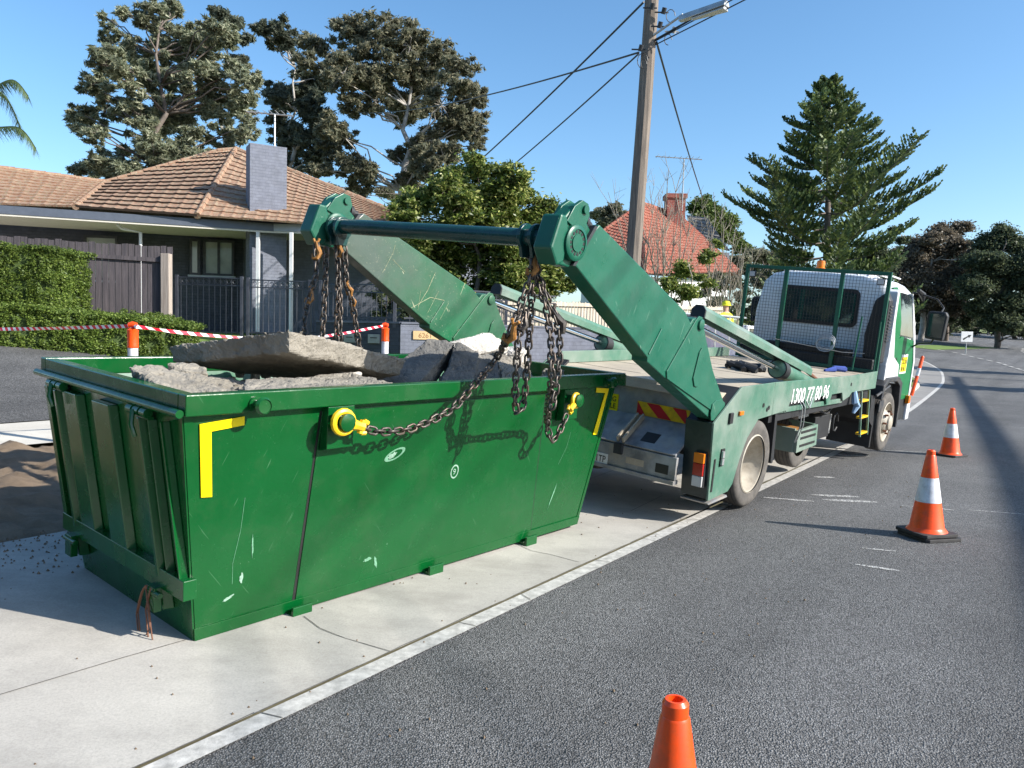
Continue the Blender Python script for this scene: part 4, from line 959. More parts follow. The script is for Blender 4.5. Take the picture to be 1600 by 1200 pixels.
# under-deck gear
mb = MB(); mb.cyl((1.05, .25, .72), (1.05, .62, .72), .10); mb.build('exhaust_can', M['dark'], tr, smooth=True)
mb = MB(); mb.cyl((1.0, .20, .72), (1.0, .26, .72), .055); mb.build('exhaust_tip', M['black'], tr, smooth=True)
mb = MB()
for k in range(2): mb.tube([(1.12 + k * .09, .02, 1.0), (1.12 + k * .09, -.03, .92), (1.12 + k * .09, -.035, .72), (1.17 + k * .06, .02, .52)], .006, 5)
mb.build('hanging_strap', M['galv'], tr)
mb = MB(); mb.tube([(1.32, .0, .98), (1.36, -.03, .9), (1.42, -.03, 1.02)], .008, 6); mb.build('hook_rod', M['galv'], tr)
bx_ = MB(); bx_.prism([(1.52, .34), (1.50, .60), (2.18, .62), (2.22, .36)], 1, .10, .14); bx_.prism([(1.50, .34), (1.50, .62), (1.54, .62), (1.54, .34)], 1, .14, .45); bx_.prism([(2.16, .34), (2.16, .62), (2.2, .62), (2.2, .34)], 1, .14, .45); tb = bx_.build('tool_tray', M['truck'], tr, bevel=.004)
mb = MB()
for z in (.40, .49, .56): mb.box(1.60, 2.12, .094, .099, z, z + .028)
mb.build('tray_slot', M['ink'], tb)
mb = MB(); mb.box(1.62, 1.95, .25, .50, .46, .58); mb.build('tray_load', M['hookold'], tb)
mb = MB(); mb.box(2.05, 2.42, .30, .55, .66, .90)
for k in range(5): mb.box(2.07 + k * .07, 2.10 + k * .07, .26, .32, .84, .96)
mb.build('valve_block', M['galv'], tr, bevel=.004)
mb = MB(); mb.box(2.45, 3.05, .22, .60, .36, .66); mb.build('battery_box', M['black'], tr, bevel=.008)
mb = MB(); mb.box(3.052, 3.20, .25, .56, .38, .64); mb.build('battery_step', M['galv'], tr, bevel=.004)
mb = MB(); mb.box(2.6, 3.2, .30, .6, .68, .72); mb.box(3.2, 3.26, .3, .5, .40, .70); mb.build('bracket', M['deck'], tr)
for k in range(3):
    mb = MB(); z0 = .90 - .06 * k; mb.tube([(2.4, .25, z0), (2.65, .16, z0 - .08), (2.9, .18, z0 - .02), (3.1, .26, z0 + .03)], .014, 7); mb.build('hose', M['black'] if k else M['galv'], tr, smooth=True)
mb = MB(); mb.tube([(3.15 + .1 * math.cos(q * .7), .18, .55 + .12 * math.sin(q * .7)) for q in range(9)], .012, 6); mb.build('hose', M['black'], tr, smooth=True)
mb = MB(); mb.tube([(3.22, .02, .98), (3.18, -.02, .84), (3.26, -.03, .80), (3.20, -.01, .70)], [.03, .05, .045, .02], 8); mb.build('rag', plain('blue_cloth', (.25, .38, .55), .9), tr, smooth=True)
# access ladder
ld = MB()
for s in (3.46, 3.82): ld.prism([(s, .97), (s + .03, .97), (s + .26, .33), (s + .23, .33)], 1, -.015, .01)
ldo = ld.build('ladder', M['truck'], tr)
for i, z in enumerate((.83, .60, .37)):
    mb = MB(); o = (.97 - z) * .36; mb.box(3.46 + o, 3.82 + o, -.012, .05, z - .014, z + .014); mb.build('step', M['yellow'], ldo, bevel=.003)
# front mudguard flap and arch
mb = MB(); mb.prism([(4.10, .86), (4.18, .50), (4.36, .42), (4.36, .10), (4.42, .10), (4.42, .45), (4.30, .86)], 1, .02, .62); mb.build('front_mudflap', M['black'], tr)
mb = MB(); mb.prism([(4.10, .86), (4.36, .10), (4.42, .10), (4.30, .86)], 1, WD - .62, WD - .02); mb.build('front_mudflap', M['black'], tr)
mb = MB(); mb.cyl((4.22, -.01, .86), (4.80, -.03, .98), .018); mb.box(4.40, 4.62, -.03, -.015, .62, .78); mb.build('stay', M['dark'], tr)
# headboard with mesh
HS = 4.2; HW0, HW1, HZ0, HZ1 = .015, 2.10, 1.17, 2.585
hb = MB()
for wv, ww in ((HW0, .05), (.635, .055), (1.44, .055), (HW1 - .05, .05)): hb.box(HS - .025, HS + .025, wv, wv + ww, HZ0, HZ1 - .05)
hb.box(HS - .025, HS + .025, HW0, HW1, HZ1 - .0495, HZ1)
hb.box(HS - .02, HS + .02, HW0, HW1, HZ0 - .0, HZ0 + .05)
hbo = hb.build('headboard', M['hb'], tr, bevel=.004)
mb = MB(); stepm = .045
k = HW0 + .05
while k < HW1 - .04: mb.box(HS + .002, HS + .006, k - .002, k + .002, HZ0 + .05, HZ1 - .05); k += stepm
k = HZ0 + .06
while k < HZ1 - .05: mb.box(HS + .0062, HS + .0102, HW0 + .02, HW1 - .02, k - .002, k + .002); k += stepm
mb.build('mesh_screen', M['ink'], hbo)
for wv in (.13, 1.97):
    mb = MB(); mb.box(HS - .07, HS - .026, wv - .05, wv + .05, 2.40, 2.49); wl_ = mb.build('work_lamp', M['black'], hbo, bevel=.01)
    mb = MB(); mb.box(HS - .0735, HS - .0705, wv - .04, wv + .04, 2.41, 2.48); mb.build('lamp_lens', M['whitelens'], wl_)
mb = MB(); mb.tube([(4.0, .30, 1.20), (4.0, .27, 1.95)], .012, 6); mb.tube([(4.12, .05, 1.2), (4.12, .05, 1.9)], .01, 6); mb.build('upright_rod', M['hb'], tr)
mb = MB(); rr = random.Random(4)
for k in range(4):
    mb.tube([(4.12 + .01 * k, .75 + .13 * math.cos(q * .52), 1.50 + .10 * math.sin(q * .52) + .02 * k) for q in range(12)], .007, 5, closed=True)
mb.tube([(4.12, 1.5, 1.50), (4.12, 1.0, 1.46), (4.12, .5, 1.42), (4.12, .2, 1.44)], .006, 5)
mb.build('cable_loop', M['galv'], tr, smooth=True)
mb = MB(); mb.box(4.22, 4.55, .1, WD - .15, .95, 1.36); mb.box(4.25, 4.5, .45, 1.7, 1.36, 1.46); mb.build('engine_bay_gear', M['black'], tr, bevel=.02)
mb = MB(); mb.tube([(3.45, .50, 1.18), (3.6, .42, 1.20), (3.7, .46, 1.215), (3.85, .36, 1.20), (4.0, .42, 1.19)], [.02, .04, .03, .045, .02], 7); mb.build('blue_strap', plain('blue_strap', (.02, .05, .25), .8), tr, smooth=True)
mb = MB(); rr = random.Random(9)
for k in range(9): mb.tube([(1.6 + rr.uniform(0, .5), 1.0 + rr.uniform(-.25, .25), 1.19), (1.7 + rr.uniform(0, .5), 1.0 + rr.uniform(-.25, .25), 1.24), (1.8 + rr.uniform(0, .5), 1.0 + rr.uniform(-.25, .25), 1.19)], .035, 7)
mb.build('folded_net', M['black'], tr, smooth=True)
# cab
CW0, CW1 = .06, 2.06
cabsec = [(CW0, 1.0), (CW0, 1.35), (CW0 + .01, 1.9), (CW0 + .09, 2.40), (CW0 + .20, 2.50), (CW0 + .45, 2.56), (1.06, 2.58), (CW1 - .45, 2.56), (CW1 - .20, 2.50), (CW1 - .09, 2.40), (CW1 - .01, 1.9), (CW1, 1.35), (CW1, 1.0)]
def cabring(s, k=1., top=0):
    return [(s, 1.06 + (a - 1.06) * k, (b if b < 2.0 else b + top)) for a, b in cabsec]
mb = MB(); rings = [cabring(4.62, .97, -.10), cabring(4.66, .995, -.03), cabring(4.74, 1), cabring(5.6, 1), cabring(6.05, 1, -.03), cabring(6.22, .98, -.10)]
# bottom-front lean of windscreen
rings[-1] = [(s + (.25 if z < 1.5 else .18 if z < 2.0 else -.02), a, z) for s, a, z in rings[-1]]
rings[-2] = [(s + (.16 if z < 1.5 else .10 if z < 2.0 else 0), a, z) for s, a, z in rings[-2]]
for r_ in rings: mb.v += r_
n = len(cabsec)
for i in range(len(rings) - 1):
    for k in range(n): l = (k + 1) % n; mb.f.append((i * n + k, i * n + l, (i + 1) * n + l, (i + 1) * n + k))
mb.f.append(tuple(range(n))[::-1]); mb.f.append(tuple((len(rings) - 1) * n + k for k in range(n)))
cab = mb.build('cab', M['white'], tr, smooth=True, autosmooth=38)
mb = MB()
for k in range(10): wv = .30 + k * .155; mb.tube([(4.70, wv, 2.555), (5.3, wv, 2.592), (5.9, wv, 2.575)], .012, 6)
mb.build('roof_ribs', M['white'], cab, smooth=True)
def rr_rect(w0, w1, z0, z1, r_, n=5):
    pts = []
    for cx, cz, a0 in ((w1 - r_, z1 - r_, 0), (w0 + r_, z1 - r_, 90), (w0 + r_, z0 + r_, 180), (w1 - r_, z0 + r_, 270)):
        for i in range(n + 1): a = R(a0 + 90 * i / n); pts.append((cx + r_ * math.cos(a), cz + r_ * math.sin(a)))
    return pts
mb = MB(); mb.prism(rr_rect(.50, 1.66, 1.77, 2.33, .09), 0, 4.605, 4.66); mb.build('rear_window_seal', M['black'], cab)
mb = MB(); mb.prism(rr_rect(.55, 1.61, 1.82, 2.28, .06), 0, 4.597, 4.604); mb.build('rear_window', M['glassgreen'], cab)
mb = MB(); mb.prism([(.05, 1.3), (.30, 1.36), (.32, 1.7), (.24, 2.20), (.10, 2.32), (.04, 2.2)], 0, 4.40, 4.60); mb.build('air_intake', M['black'], cab, bevel=.03)
mb = MB()
for z in [1.62 + i * .045 for i in range(12)]: mb.box(4.46, 4.60, .028, .036, z, z + .02)
mb.build('intake_louvre', M['dark'], cab)
# near side of the cab: corner panel, green stripe, door, window, wheel arch
def cs(poly, name, mat, off=.004, par=cab, th=.01):
    mb = MB(); a = []; b = []
    def wof(z): return CW0 + (lerp(z, [1.35, 1.9, 2.40, 2.5], [0, .01, .09, .2]))
    for s, z in poly: a.append((s, wof(z) - off, z)); b.append((s, wof(z) - off + th, z))
    mb.hexa(a, b); return mb.build(name, mat, par)
mb = MB(); mb.prism([(4.62, 1.04), (4.62, 1.28), (4.66, 1.40), (4.66, 1.9), (4.66, 2.34), (4.76, 2.38), (4.78, 1.9), (5.0, 1.40), (5.36, 1.28), (5.46, .97), (4.95, 1.01)], 1, CW0 - .05, CW0 + .3); mb.build('corner_panel', M['white'], cab, bevel=.015)
cs([(4.95, 1.38), (4.80, 1.7), (4.78, 2.0), (4.77, 2.30), (4.82, 2.40), (5.12, 2.42), (5.20, 2.34), (5.22, 1.9), (5.25, 1.38)], 'green_stripe', M['cabgreen'], .035, th=.03)
cs([(5.30, 1.36), (5.15, 1.62), (5.40, 1.70), (6.30, 1.62), (6.34, 1.30), (6.36, .70), (5.50, .70), (5.48, 1.0)], 'door', M['cabgreen'], .028, th=.02)
cs([(5.28, 1.72), (5.30, 2.35), (5.95, 2.33), (6.12, 1.68)], 'side_window', M['glass'], .03, th=.02)
cs([(6.02, 2.36), (5.95, 2.36), (6.16, 1.62), (6.34, 1.30), (6.38, .5), (6.44, .5), (6.42, 1.3), (6.24, 1.70)], 'front_pillar', M['white'], .04, th=.045)
mb = MB(); mb.box(5.55, 5.95, CW0 - .030, CW0 - .0255, 1.12, 1.42); st2 = mb.build('door_sticker', M['signwhite'], cab); mb = MB(); mb.box(5.575, 5.925, CW0 - .0325, CW0 - .0303, 1.15, 1.38); mb.build('sticker_panel', M['tape'], st2)
text('sticker_lettering', 'CSCON', .11, M['ink'], st2, onside(5.585, 1.27, CW0 - .034), .0006, .85)
text('sticker_lettering', 'BR 40', .10, M['ink'], st2, onside(5.60, 1.165, CW0 - .034), .0006, .85)
mb = MB(); mb.box(4.85, 6.42, CW0 + .0, CW1 - .0, .72, 1.0); mb.box(5.55, 6.45, CW0 - .02, CW1 + .02, .36, .72); mb.build('cab_floor', M['black'], cab, bevel=.01)
arch = [(4.50, .80), (4.56, .97), (4.75, 1.04), (5.2, 1.03), (5.42, .95), (5.52, .60), (5.52, .30), (5.60, .30), (5.60, .62), (5.55, 1.0), (5.3, 1.10), (4.7, 1.10), (4.46, 1.0), (4.42, .8)]
mb = MB(); mb.prism(arch, 1, CW0 - .10, CW0 + .25); mb.build('wheel_arch', M['dark'], cab, bevel=.01)
mb = MB(); mb.box(6.30, 6.50, CW0 - .06, CW1 + .06, .34, .64); mb.build('front_bumper', M['white'], cab, bevel=.02)
mb = MB(); mb.box(6.2, 6.32, CW0 - .09, CW0 - .03, .62, .75); mb.build('indicator', M['amber'], cab, bevel=.01)
mb = MB(); mb.lathe([(.075, 0), (.075, .04), (.062, .045), (.062, .13), (.055, .15), (0, .155)], (5.15, 1.30, 2.60), (0, 0, 1), 20); mb.build('beacon', M['amber'], cab, smooth=True)
mb = MB(); mb.lathe([(.085, 0), (.085, .035), (.05, .04)], (5.15, 1.30, 2.575), (0, 0, 1), 20); mb.build('beacon_base', M['whitepost'], cab, smooth=True)
# mirrors
for sgn, wb in ((1, CW0), (-1, CW1)):
    L = lambda w: wb - sgn * w
    mb = MB(); mb.tube([(5.95, L(-.05), 2.38), (6.0, L(.10), 2.36), (6.05, L(.30), 2.30), (5.95, L(.42), 2.18), (5.80, L(.42), 2.10)], .014, 8); mb.build('mirror_arm', M['black'], cab, smooth=True); mb = MB(); mb.tube([(6.2, L(0), 1.52), (6.1, L(.12), 1.60), (5.9, L(.33), 1.64), (5.82, L(.38), 1.72)], .014, 8); ma = mb.build('mirror_arm', M['black'], cab, smooth=True)
    mb = MB(); mb.prism([(L(.26), 1.70), (L(.51), 1.68), (L(.53), 2.06), (L(.50), 2.12), (L(.28), 2.12), (L(.25), 2.08)], 0, 5.72, 5.86); mh = mb.build('mirror', M['black'], cab, bevel=.025)
    mb = MB(); mb.prism([(L(.28), 1.74), (L(.485), 1.72), (L(.50), 2.05), (L(.48), 2.08), (L(.29), 2.08)], 0, 5.716, 5.7195); mb.build('mirror_glass', M['glass'], mh)
mb = MB(); mb.tube([(5.9, .02, 2.42), (6.05, -.02, 2.36), (6.25, 0, 2.28)], [.03, .05, .02], 8); mb.build('visor_edge', M['black'], cab, smooth=True)

# ------------------------------------------------------------------ lifting chains
def link(mb, c, t, side, L=.052, Wd=.017, r=.0055, n=12, k=6):
    t = t.normalized(); side = (side - t * side.dot(t)).normalized(); pts = []
    for i in range(n):
        q = 2 * math.pi * i / n; cx, sx = math.cos(q), math.sin(q)
        pts.append(c + t * ((L / 2 - Wd) * (1 if cx > 0 else -1) + Wd * cx) + side * Wd * sx)
    mb.tube(pts, r, k, closed=True)
def smoothpath(P, n=12):
    P = [Vector(p) for p in P]; out = []
    for i in range(len(P) - 1):
        a, b, c, d = P[max(i - 1, 0)], P[i], P[i + 1], P[min(i + 2, len(P) - 1)]
        for k in range(n):
            t = k / n; out.append(.5 * ((2 * b) + (c - a) * t + (2 * a - 5 * b + 4 * c - d) * t * t + (3 * b - a - 3 * c + d) * t ** 3))
    out.append(P[-1]); return out
def chain(P, label, hooks=(), mat=None, r=.0078, pitch=.050):
    """P: world points; hooks: list of (index fraction 0..1, material, size)"""
    path = smoothpath(P); acc = [0]
    for i in range(1, len(path)): acc.append(acc[-1] + (path[i] - path[i - 1]).length)
    def at(d):
        d = min(max(d, 0), acc[-1])
        for i in range(1, len(path)):
            if acc[i] >= d: k = (d - acc[i - 1]) / max(1e-9, acc[i] - acc[i - 1]); return path[i - 1].lerp(path[i], k), (path[i] - path[i - 1]).normalized()
        return path[-1], (path[-1] - path[-2]).normalized()
    root = empty('lifting_chain', tuple(P[0])); tag(root, label, 'chain', 'lifting chains hanging from the cross tube')
    bpy.context.view_layer.update()
    off = Vector(P[0]); mb = MB(); n = int(acc[-1] / pitch)
    view = Vector((0, 1, 0))
    for i in range(n + 1):
        c, t = at(i * pitch); a = t.cross(view)
        if a.length < .1: a = Vector((1, 0, 0))
        a.normalize(); b = t.cross(a); ang = (0.35 if i % 2 == 0 else 0.35 + math.pi / 2) + .25 * math.sin(i * 1.7)
        link(mb, c - off, t, a * math.cos(ang) + b * math.sin(ang), L=.072, Wd=.0215, r=r)
    o = mb.build('chain_links', mat or M['chain'], root, smooth=True, autosmooth=False)
    for fr, hm, sz, pin in hooks:
        c, t = at(acc[-1] * fr); c = c - off; mb = MB(); down = t if fr < .5 or pin is None else t
        a = t.cross(view); a = a.normalized() if a.length > .1 else Vector((1, 0, 0))
        if pin is None:   # grab hook
            mb.tube([c - t * .055 * sz, c + a * .012 * sz, c + t * .03 * sz + a * .026 * sz, c + t * .065 * sz + a * .008 * sz, c + t * .06 * sz - a * .022 * sz, c + t * .03 * sz - a * .026 * sz], [.012 * sz, .019 * sz, .020 * sz, .018 * sz, .014 * sz, .008 * sz], 8)
            mb.tube([c - t * .075 * sz - a * .02 * sz, c - t * .03 * sz, c - t * .075 * sz + a * .02 * sz], .010 * sz, 7)
        else:             # big eye hooked over the pin
            pc = Vector(pin) - off; u = (c - pc); u.normalize(); v = Vector((BF[0][1], BF[1][1], BF[2][1])).cross(u).normalized()
            ringp = [pc + u * .052 * sz * math.cos(q) + v * .052 * sz * math.sin(q) for q in [2 * math.pi * k / 16 for k in range(16)]]
            mb.tube(ringp, .0165 * sz, 8, closed=True)
            mb.tube([pc + u * .05 * sz, pc + u * .085 * sz, pc + u * .115 * sz], [.030 * sz, .024 * sz, .026 * sz], 8)
            mb.tube([pc + u * .11 * sz + v * .03 * sz, pc + u * .135 * sz + v * .022 * sz], [.012 * sz, .014 * sz], 7); mb.tube([pc + u * .11 * sz - v * .03 * sz, pc + u * .135 * sz - v * .022 * sz], [.012 * sz, .014 * sz], 7)
            mb.tube([pc + u * .105 * sz - v * .034 * sz, pc + u * .105 * sz + v * .034 * sz], .016 * sz, 7)
        mb.build('hook', hm, root, smooth=True)
    return root
T3 = lambda s, w_, z: TF @ Vector((s, w_, z))
B3 = lambda s, w_, z: BF @ Vector((s, w_, z))
chain([T3(-3.475, .25, 2.17), T3(-3.505, .25, 2.01), T3(-3.57, .25, 1.85), T3(-3.65, .24, 1.70), B3(1.90, -.12, 1.506), B3(1.70, -.13, 1.342), B3(1.48, -.14, 1.19), B3(1.16, -.14, 1.10), B3(.92, -.14, 1.10), B3(.80, -.13, 1.135)],
      'long rusty chain slanting left from the right lifting head to the bin', [(.02, M['hookold'], 1.1, None), (.24, M['hookold'], 1.15, None), (1., M['yellow'], 1.15, tuple(B3(.675, -.115, 1.17)))])
chain([T3(-3.50, .26, 1.80), T3(-3.54, .26, 1.66), T3(-3.539, .26, 1.527), T3(-3.53, .26, 1.322), T3(-3.505, .26, 1.20), T3(-3.47, .26, 1.185), T3(-3.43, .26, 1.26), T3(-3.43, .26, 1.525), T3(-3.449, .26, 1.894), T3(-3.46, .25, 2.17)],
      'chain hanging in a free narrow loop beside the long slanting one', [(.02, M['chain'], 1., None)])
chain([T3(-3.425, .33, 2.19), T3(-3.42, .2, 1.95), T3(-3.43, .1, 1.70), T3(-3.425, .06, 1.40), B3(2.49, -.14, 1.05), B3(2.54, -.14, .92), B3(2.60, -.14, .90), B3(2.66, -.14, .97), B3(2.75, -.13, 1.08)],
      'chain dropping from the right head past the rim to the truck end pin', [(1., M['yellow'], .95, tuple(B3(2.87, -.115, 1.17)))])
chain([T3(-3.41, .32, 2.19), T3(-3.37, .22, 1.95), T3(-3.31, .13, 1.746), T3(-3.31, .10, 1.54), T3(-3.33, .09, 1.34), T3(-3.36, .08, 1.25)],
      'short spare chain end hanging furthest right under the right head', [(.45, M['chain'], 1.3, None)])
chain([T3(-3.76, 2.10, 2.13), T3(-3.79, 2.05, 1.92), T3(-3.82, 2.05, 1.82), T3(-3.90, 2.0, 1.63), T3(-3.97, 1.9, 1.49), T3(-4.03, 1.8, 1.36)],
      'dark chain slanting down left from the left head with a worn yellow hook', [(.02, M['hookold'], 1.1, None), (.42, M['hookold'], .9, None)])
chain([T3(-3.70, 2.06, 2.10), T3(-3.70, 2.05, 1.88), T3(-3.70, 2.05, 1.49), T3(-3.71, 2.05, 1.30)],
      'dark single chain hanging straight down, second from left under the left head')
chain([T3(-3.56, 2.10, 2.16), T3(-3.54, 2.08, 1.84), T3(-3.535, 2.05, 1.466), T3(-3.53, 2.05, 1.25)],
      'straight chain with an orange shackle under the left end of the cross tube', [(.02, M['hookold'], 1.1, None)])
chain([T3(-3.53, 2.06, 2.13), T3(-3.50, 2.05, 1.89), T3(-3.436, 2.05, 1.743), T3(-3.366, 2.05, 1.49), T3(-3.33, 2.05, 1.35)],
      'rightmost chain of the left head, bent at two yellow grab hooks', [(.36, M['hookold'], .85, None), (.48, M['hookold'], .8, None)])
chain([T3(-3.565, 2.10, 2.13), T3(-3.575, 2.05, 1.8), T3(-3.57, 2.05, 1.5), T3(-3.56, 2.05, 1.25)],
      'dark chain close beside the straight one with the orange shackle')

# ------------------------------------------------------------------ cones
def cone(x, y, label, stacked=1, h=.70, rot=.3, tilt=(0, 0)):
    z = ground(x, y); e = empty('traffic_cone', (x, y, z), rot); e.rotation_euler = (tilt[0], tilt[1], rot); tag(e, label, 'traffic cone', 'orange traffic cones on the road')
    for i in range(stacked):
        b = MB(); q = .185 - .004 * i; o = (.0, .0) if i == stacked - 1 else (.018, -.012)
        oct_ = [(q * .86, q), (-q * .86, q), (-q, q * .86), (-q, -q * .86), (-q * .86, -q), (q * .86, -q), (q, -q * .86), (q, q * .86)]
        b.prism([(a + o[0], c + o[1]) for a, c in oct_], 2, .002 + i * .034, .030 + i * .034); b.build('base', M['conebase'], e, bevel=.004)
    b0 = .03 + .034 * (stacked - 1); rb, rt = .142, .031; H = h
    rr_ = lambda t: rb + (rt - rb) * t
    pr = lambda t0, t1: [(rr_(t0), b0 + (H) * t0), (rr_(t1), b0 + H * t1)]
    b = MB(); b.lathe([(.165, b0), (.155, b0 + .012)] + [(rr_(.03), b0 + .03)] + pr(.05, .36), (0, 0, 0), (0, 0, 1), 40, cap=False)
    b.lathe(pr(.66, .93) + [(rr_(.935) - .0035, b0 + H * .94), (rr_(.94) - .0035, b0 + H * .985), (rr_(.985) - .006, b0 + H), (rt - .012, b0 + H), (rt - .014, b0 + H * .90)], (0, 0, 0), (0, 0, 1), 40, cap=False)
    b.lathe(pr(.36, .66), (0, 0, 0), (0, 0, 1), 40, cap=False)
    b.build('cone_body', M['orange'], e, smooth=True, autosmooth=25)
    b = MB(); b.lathe([(r_ + .0015, t) for r_, t in pr(.36, .66)], (0, 0, 0), (0, 0, 1), 40, cap=False); b.build('reflective_band', M['coneband'], e, smooth=True)
    return e
cone(3.63, 6.56, 'orange and white cone on a stacked double base, between the other two cones', 2, .70, .25)
cone(6.69, 11.57, 'farthest orange and white cone, on the road beside the truck cab', 1, .70, .5)
cone(.0, 0, 'nearest orange cone, only its hollow top showing at the bottom of the view', 1, .70, .2)
near_cone = [o for o in bpy.data.objects if o.name.startswith('traffic_cone')][-1]
near_cone.location = (.443, 1.924, 0)

# ------------------------------------------------------------------ bollards and barrier tape
def bollard(x, y, top, label):
    z = ground(x, y); e = empty('bollard', (x, y, z)); tag(e, label, 'bollard', 'orange bollards holding the barrier tape'); H = top - z
    mb = MB(); mb.lathe([(.20, 0), (.20, .03), (.07, .06), (.05, .08)], (0, 0, 0), (0, 0, 1), 8); mb.build('base', M['conebase'], e)
    mb = MB(); mb.lathe([(.05, .05), (.05, H - .27)], (0, 0, 0), (0, 0, 1), 24); mb.build('post', M['orange'], e, smooth=True)
    mb = MB(); mb.lathe([(.051, H - .62), (.051, H - .27)], (0, 0, 0), (0, 0, 1), 24); mb.build('reflective_sleeve', M['coneband'], e, smooth=True)
    mb = MB(); mb.lathe([(.056, H - .27), (.058, H - .255), (.055, H - .24), (.055, H - .10), (.06, H - .08), (.04, H - .065), (.032, H - .06)], (0, 0, 0), (0, 0, 1), 24)
    mb.tube([(-.05, 0, H - .03), (-.04, 0, H - .03), (0, 0, H - .02), (.04, 0, H - .03), (.05, 0, H - .03)], [.01, .03, .034, .03, .01], 12); mb.build('handle_cap', M['orange'], e, smooth=True)
bollard(-4.07, 8.2, 1.70, 'left orange bollard with a white sleeve, in front of the clipped low hedge')
bollard(-1.92, 11.5, 1.80, 'right orange bollard with a white sleeve, in front of the low grey wall')
def ribbon(name, P, wd, mat, label, cat):
    path = smoothpath(P, 10); mb = MB()
    for i, p in enumerate(path):
        a = .5 * math.sin(i * .33) + .25 * math.sin(i * .9); u = Vector((0, -math.sin(a), math.cos(a))) * wd / 2
        mb.v += [tuple(p - u + Vector((0, -.0008, 0))), tuple(p + u + Vector((0, -.0008, 0))), tuple(p + u + Vector((0, .0008, 0))), tuple(p - u + Vector((0, .0008, 0)))]
    for i in range(len(path) - 1):
        for k in range(4): l = (k + 1) % 4; mb.f.append((i * 4 + k, i * 4 + l, (i + 1) * 4 + l, (i + 1) * 4 + k))
    return tag(mb.build(name, mat), label, cat)
ribbon('barrier_tape', [(-9.5, 10.3, 1.60), (-7.3, 9.4, 1.57), (-5.6, 8.7, 1.60), (-4.13, 8.2, 1.66), (-4.0, 8.2, 1.655), (-3.6, 8.7, 1.59), (-3.0, 9.6, 1.54), (-2.5, 10.4, 1.60), (-1.95, 11.48, 1.76)], .038, M['redwhite'],
       'red and white striped barrier tape strung between the two orange bollards', 'barrier tape')

# ------------------------------------------------------------------ helper for placing traced outlines at real distances
def at(px, py, D):
    d = Vector(f_) + xr * ((px - 800) / 1195.6) - ur * ((py - 600) / 1195.6)
    return Vector((0, 0, CAM_H)) + d * (D / d.y)
def polyface(mb, pts): mb.add([tuple(p) for p in pts], [tuple(range(len(pts)))])
def solid(name, pts, thick, mat, parent=None):
    pts = [Vector(p) for p in pts]; n = (pts[1] - pts[0]).cross(pts[-1] - pts[0]).normalized()
    if n.z < 0: n = -n
    mb = MB(); mb.hexa([tuple(p) for p in pts], [tuple(p - n * thick) for p in pts]); return mb.build(name, mat, parent)
def pl_(P, f):
    """P: list of (f, point)"""
    for i in range(len(P) - 1):
        if f <= P[i + 1][0]: k = (f - P[i][0]) / (P[i + 1][0] - P[i][0]); return P[i][1].lerp(P[i + 1][1], k)
    return P[-1][1]
def tiled(name, L, Rr, rows, mats, lip=.035, wave=.012, parent=None, tw=.30):
    mb = MB(); n = ((Rr[0][1] - L[0][1]).cross(L[-1][1] - L[0][1])).normalized()
    if n.z < 0: n = -n
    cols = max(4, int((Rr[0][1] - L[0][1]).length / (tw / 4))); ris = []
    rr = random.Random(rows)
    for r_ in range(rows):
        f0, f1 = r_ / rows, (r_ + 1) / rows
        a0, b0, a1, b1 = pl_(L, f0), pl_(Rr, f0), pl_(L, f1), pl_(Rr, f1)
        o = len(mb.v); jit = [rr.uniform(-.006, .006) for _ in range(cols + 2)]
        for k in range(cols + 1):
            t = k / cols; wv = wave * (1 if (k % 4) in (0,) else -.3) + jit[k // 4]
            p0, p1 = a0.lerp(b0, t), a1.lerp(b1, t)
            mb.v += [tuple(p0 - n * .02), tuple(p0 + n * (lip + wv)), tuple(p1 + n * (wv + .0))]
        for k in range(cols):
            q = o + k * 3
            mb.f.append((q, q + 3, q + 4, q + 1)); ris.append(len(mb.f) - 1)
            mb.f.append((q + 1, q + 4, q + 5, q + 2))
    me = bpy.data.meshes.new(name); me.from_pydata(mb.v, [], mb.f); me.update()
    ob = bpy.data.objects.new(name, me); COL.objects.link(ob)
    for m_ in mats: me.materials.append(m_)
    for i in ris: me.polygons[i].material_index = len(mats) - 1
    if parent: ob.parent = parent
    return ob
def ridge(name, pts, mat, parent, r=.09):
    mb = MB()
    for i in range(len(pts) - 1):
        a, b = Vector(pts[i]), Vector(pts[i + 1]); L = (b - a).length; k = max(1, int(L / .38))
        for j in range(k): mb.tube([a.lerp(b, j / k), a.lerp(b, (j + 1.05) / k)], [r * 1.12, r * .92], 8)
    return mb.build(name, mat, parent, smooth=True)

# ------------------------------------------------------------------ the near house
hs = empty('house', (0, 0, 0)); tag(hs, 'single storey dark grey house with a lichen covered terracotta tile roof and flat fronted porch', 'house')
Eb, Ec, V_, R1_, R2_ = at(118, 323, 20.4), at(308, 337, 21.2), at(164, 285, 24.5), at(340, 236, 26), at(368, 233, 26.2)
Lm1, L00 = at(-80, 316, 19.6), at(-80, 252, 22.4)
tiled('roof', [(0, Eb), (.52, V_), (1, R1_)], [(0, Ec), (1, R2_)], 15, [M['tile'], M['tileshade']], parent=hs, lip=.05)
tiled('roof', [(0, Lm1), (1, L00)], [(0, Eb), (1, V_)], 11, [M['tile'], M['tile']], parent=hs)
tiled('roof', [(0, Ec), (1, R2_)], [(0, at(660, 362, 22.4)), (1, at(640, 341, 25))], 15, [M['tile'], M['tile']], parent=hs)
tri = [at(450, 268, 25.9), at(500, 291, 25.6), at(570, 318, 25.2), at(640, 341, 25), at(368, 233, 26.2)]
back = [p + Vector((2, 7, -2.6)) for p in (R1_, R2_, tri[3])]; 
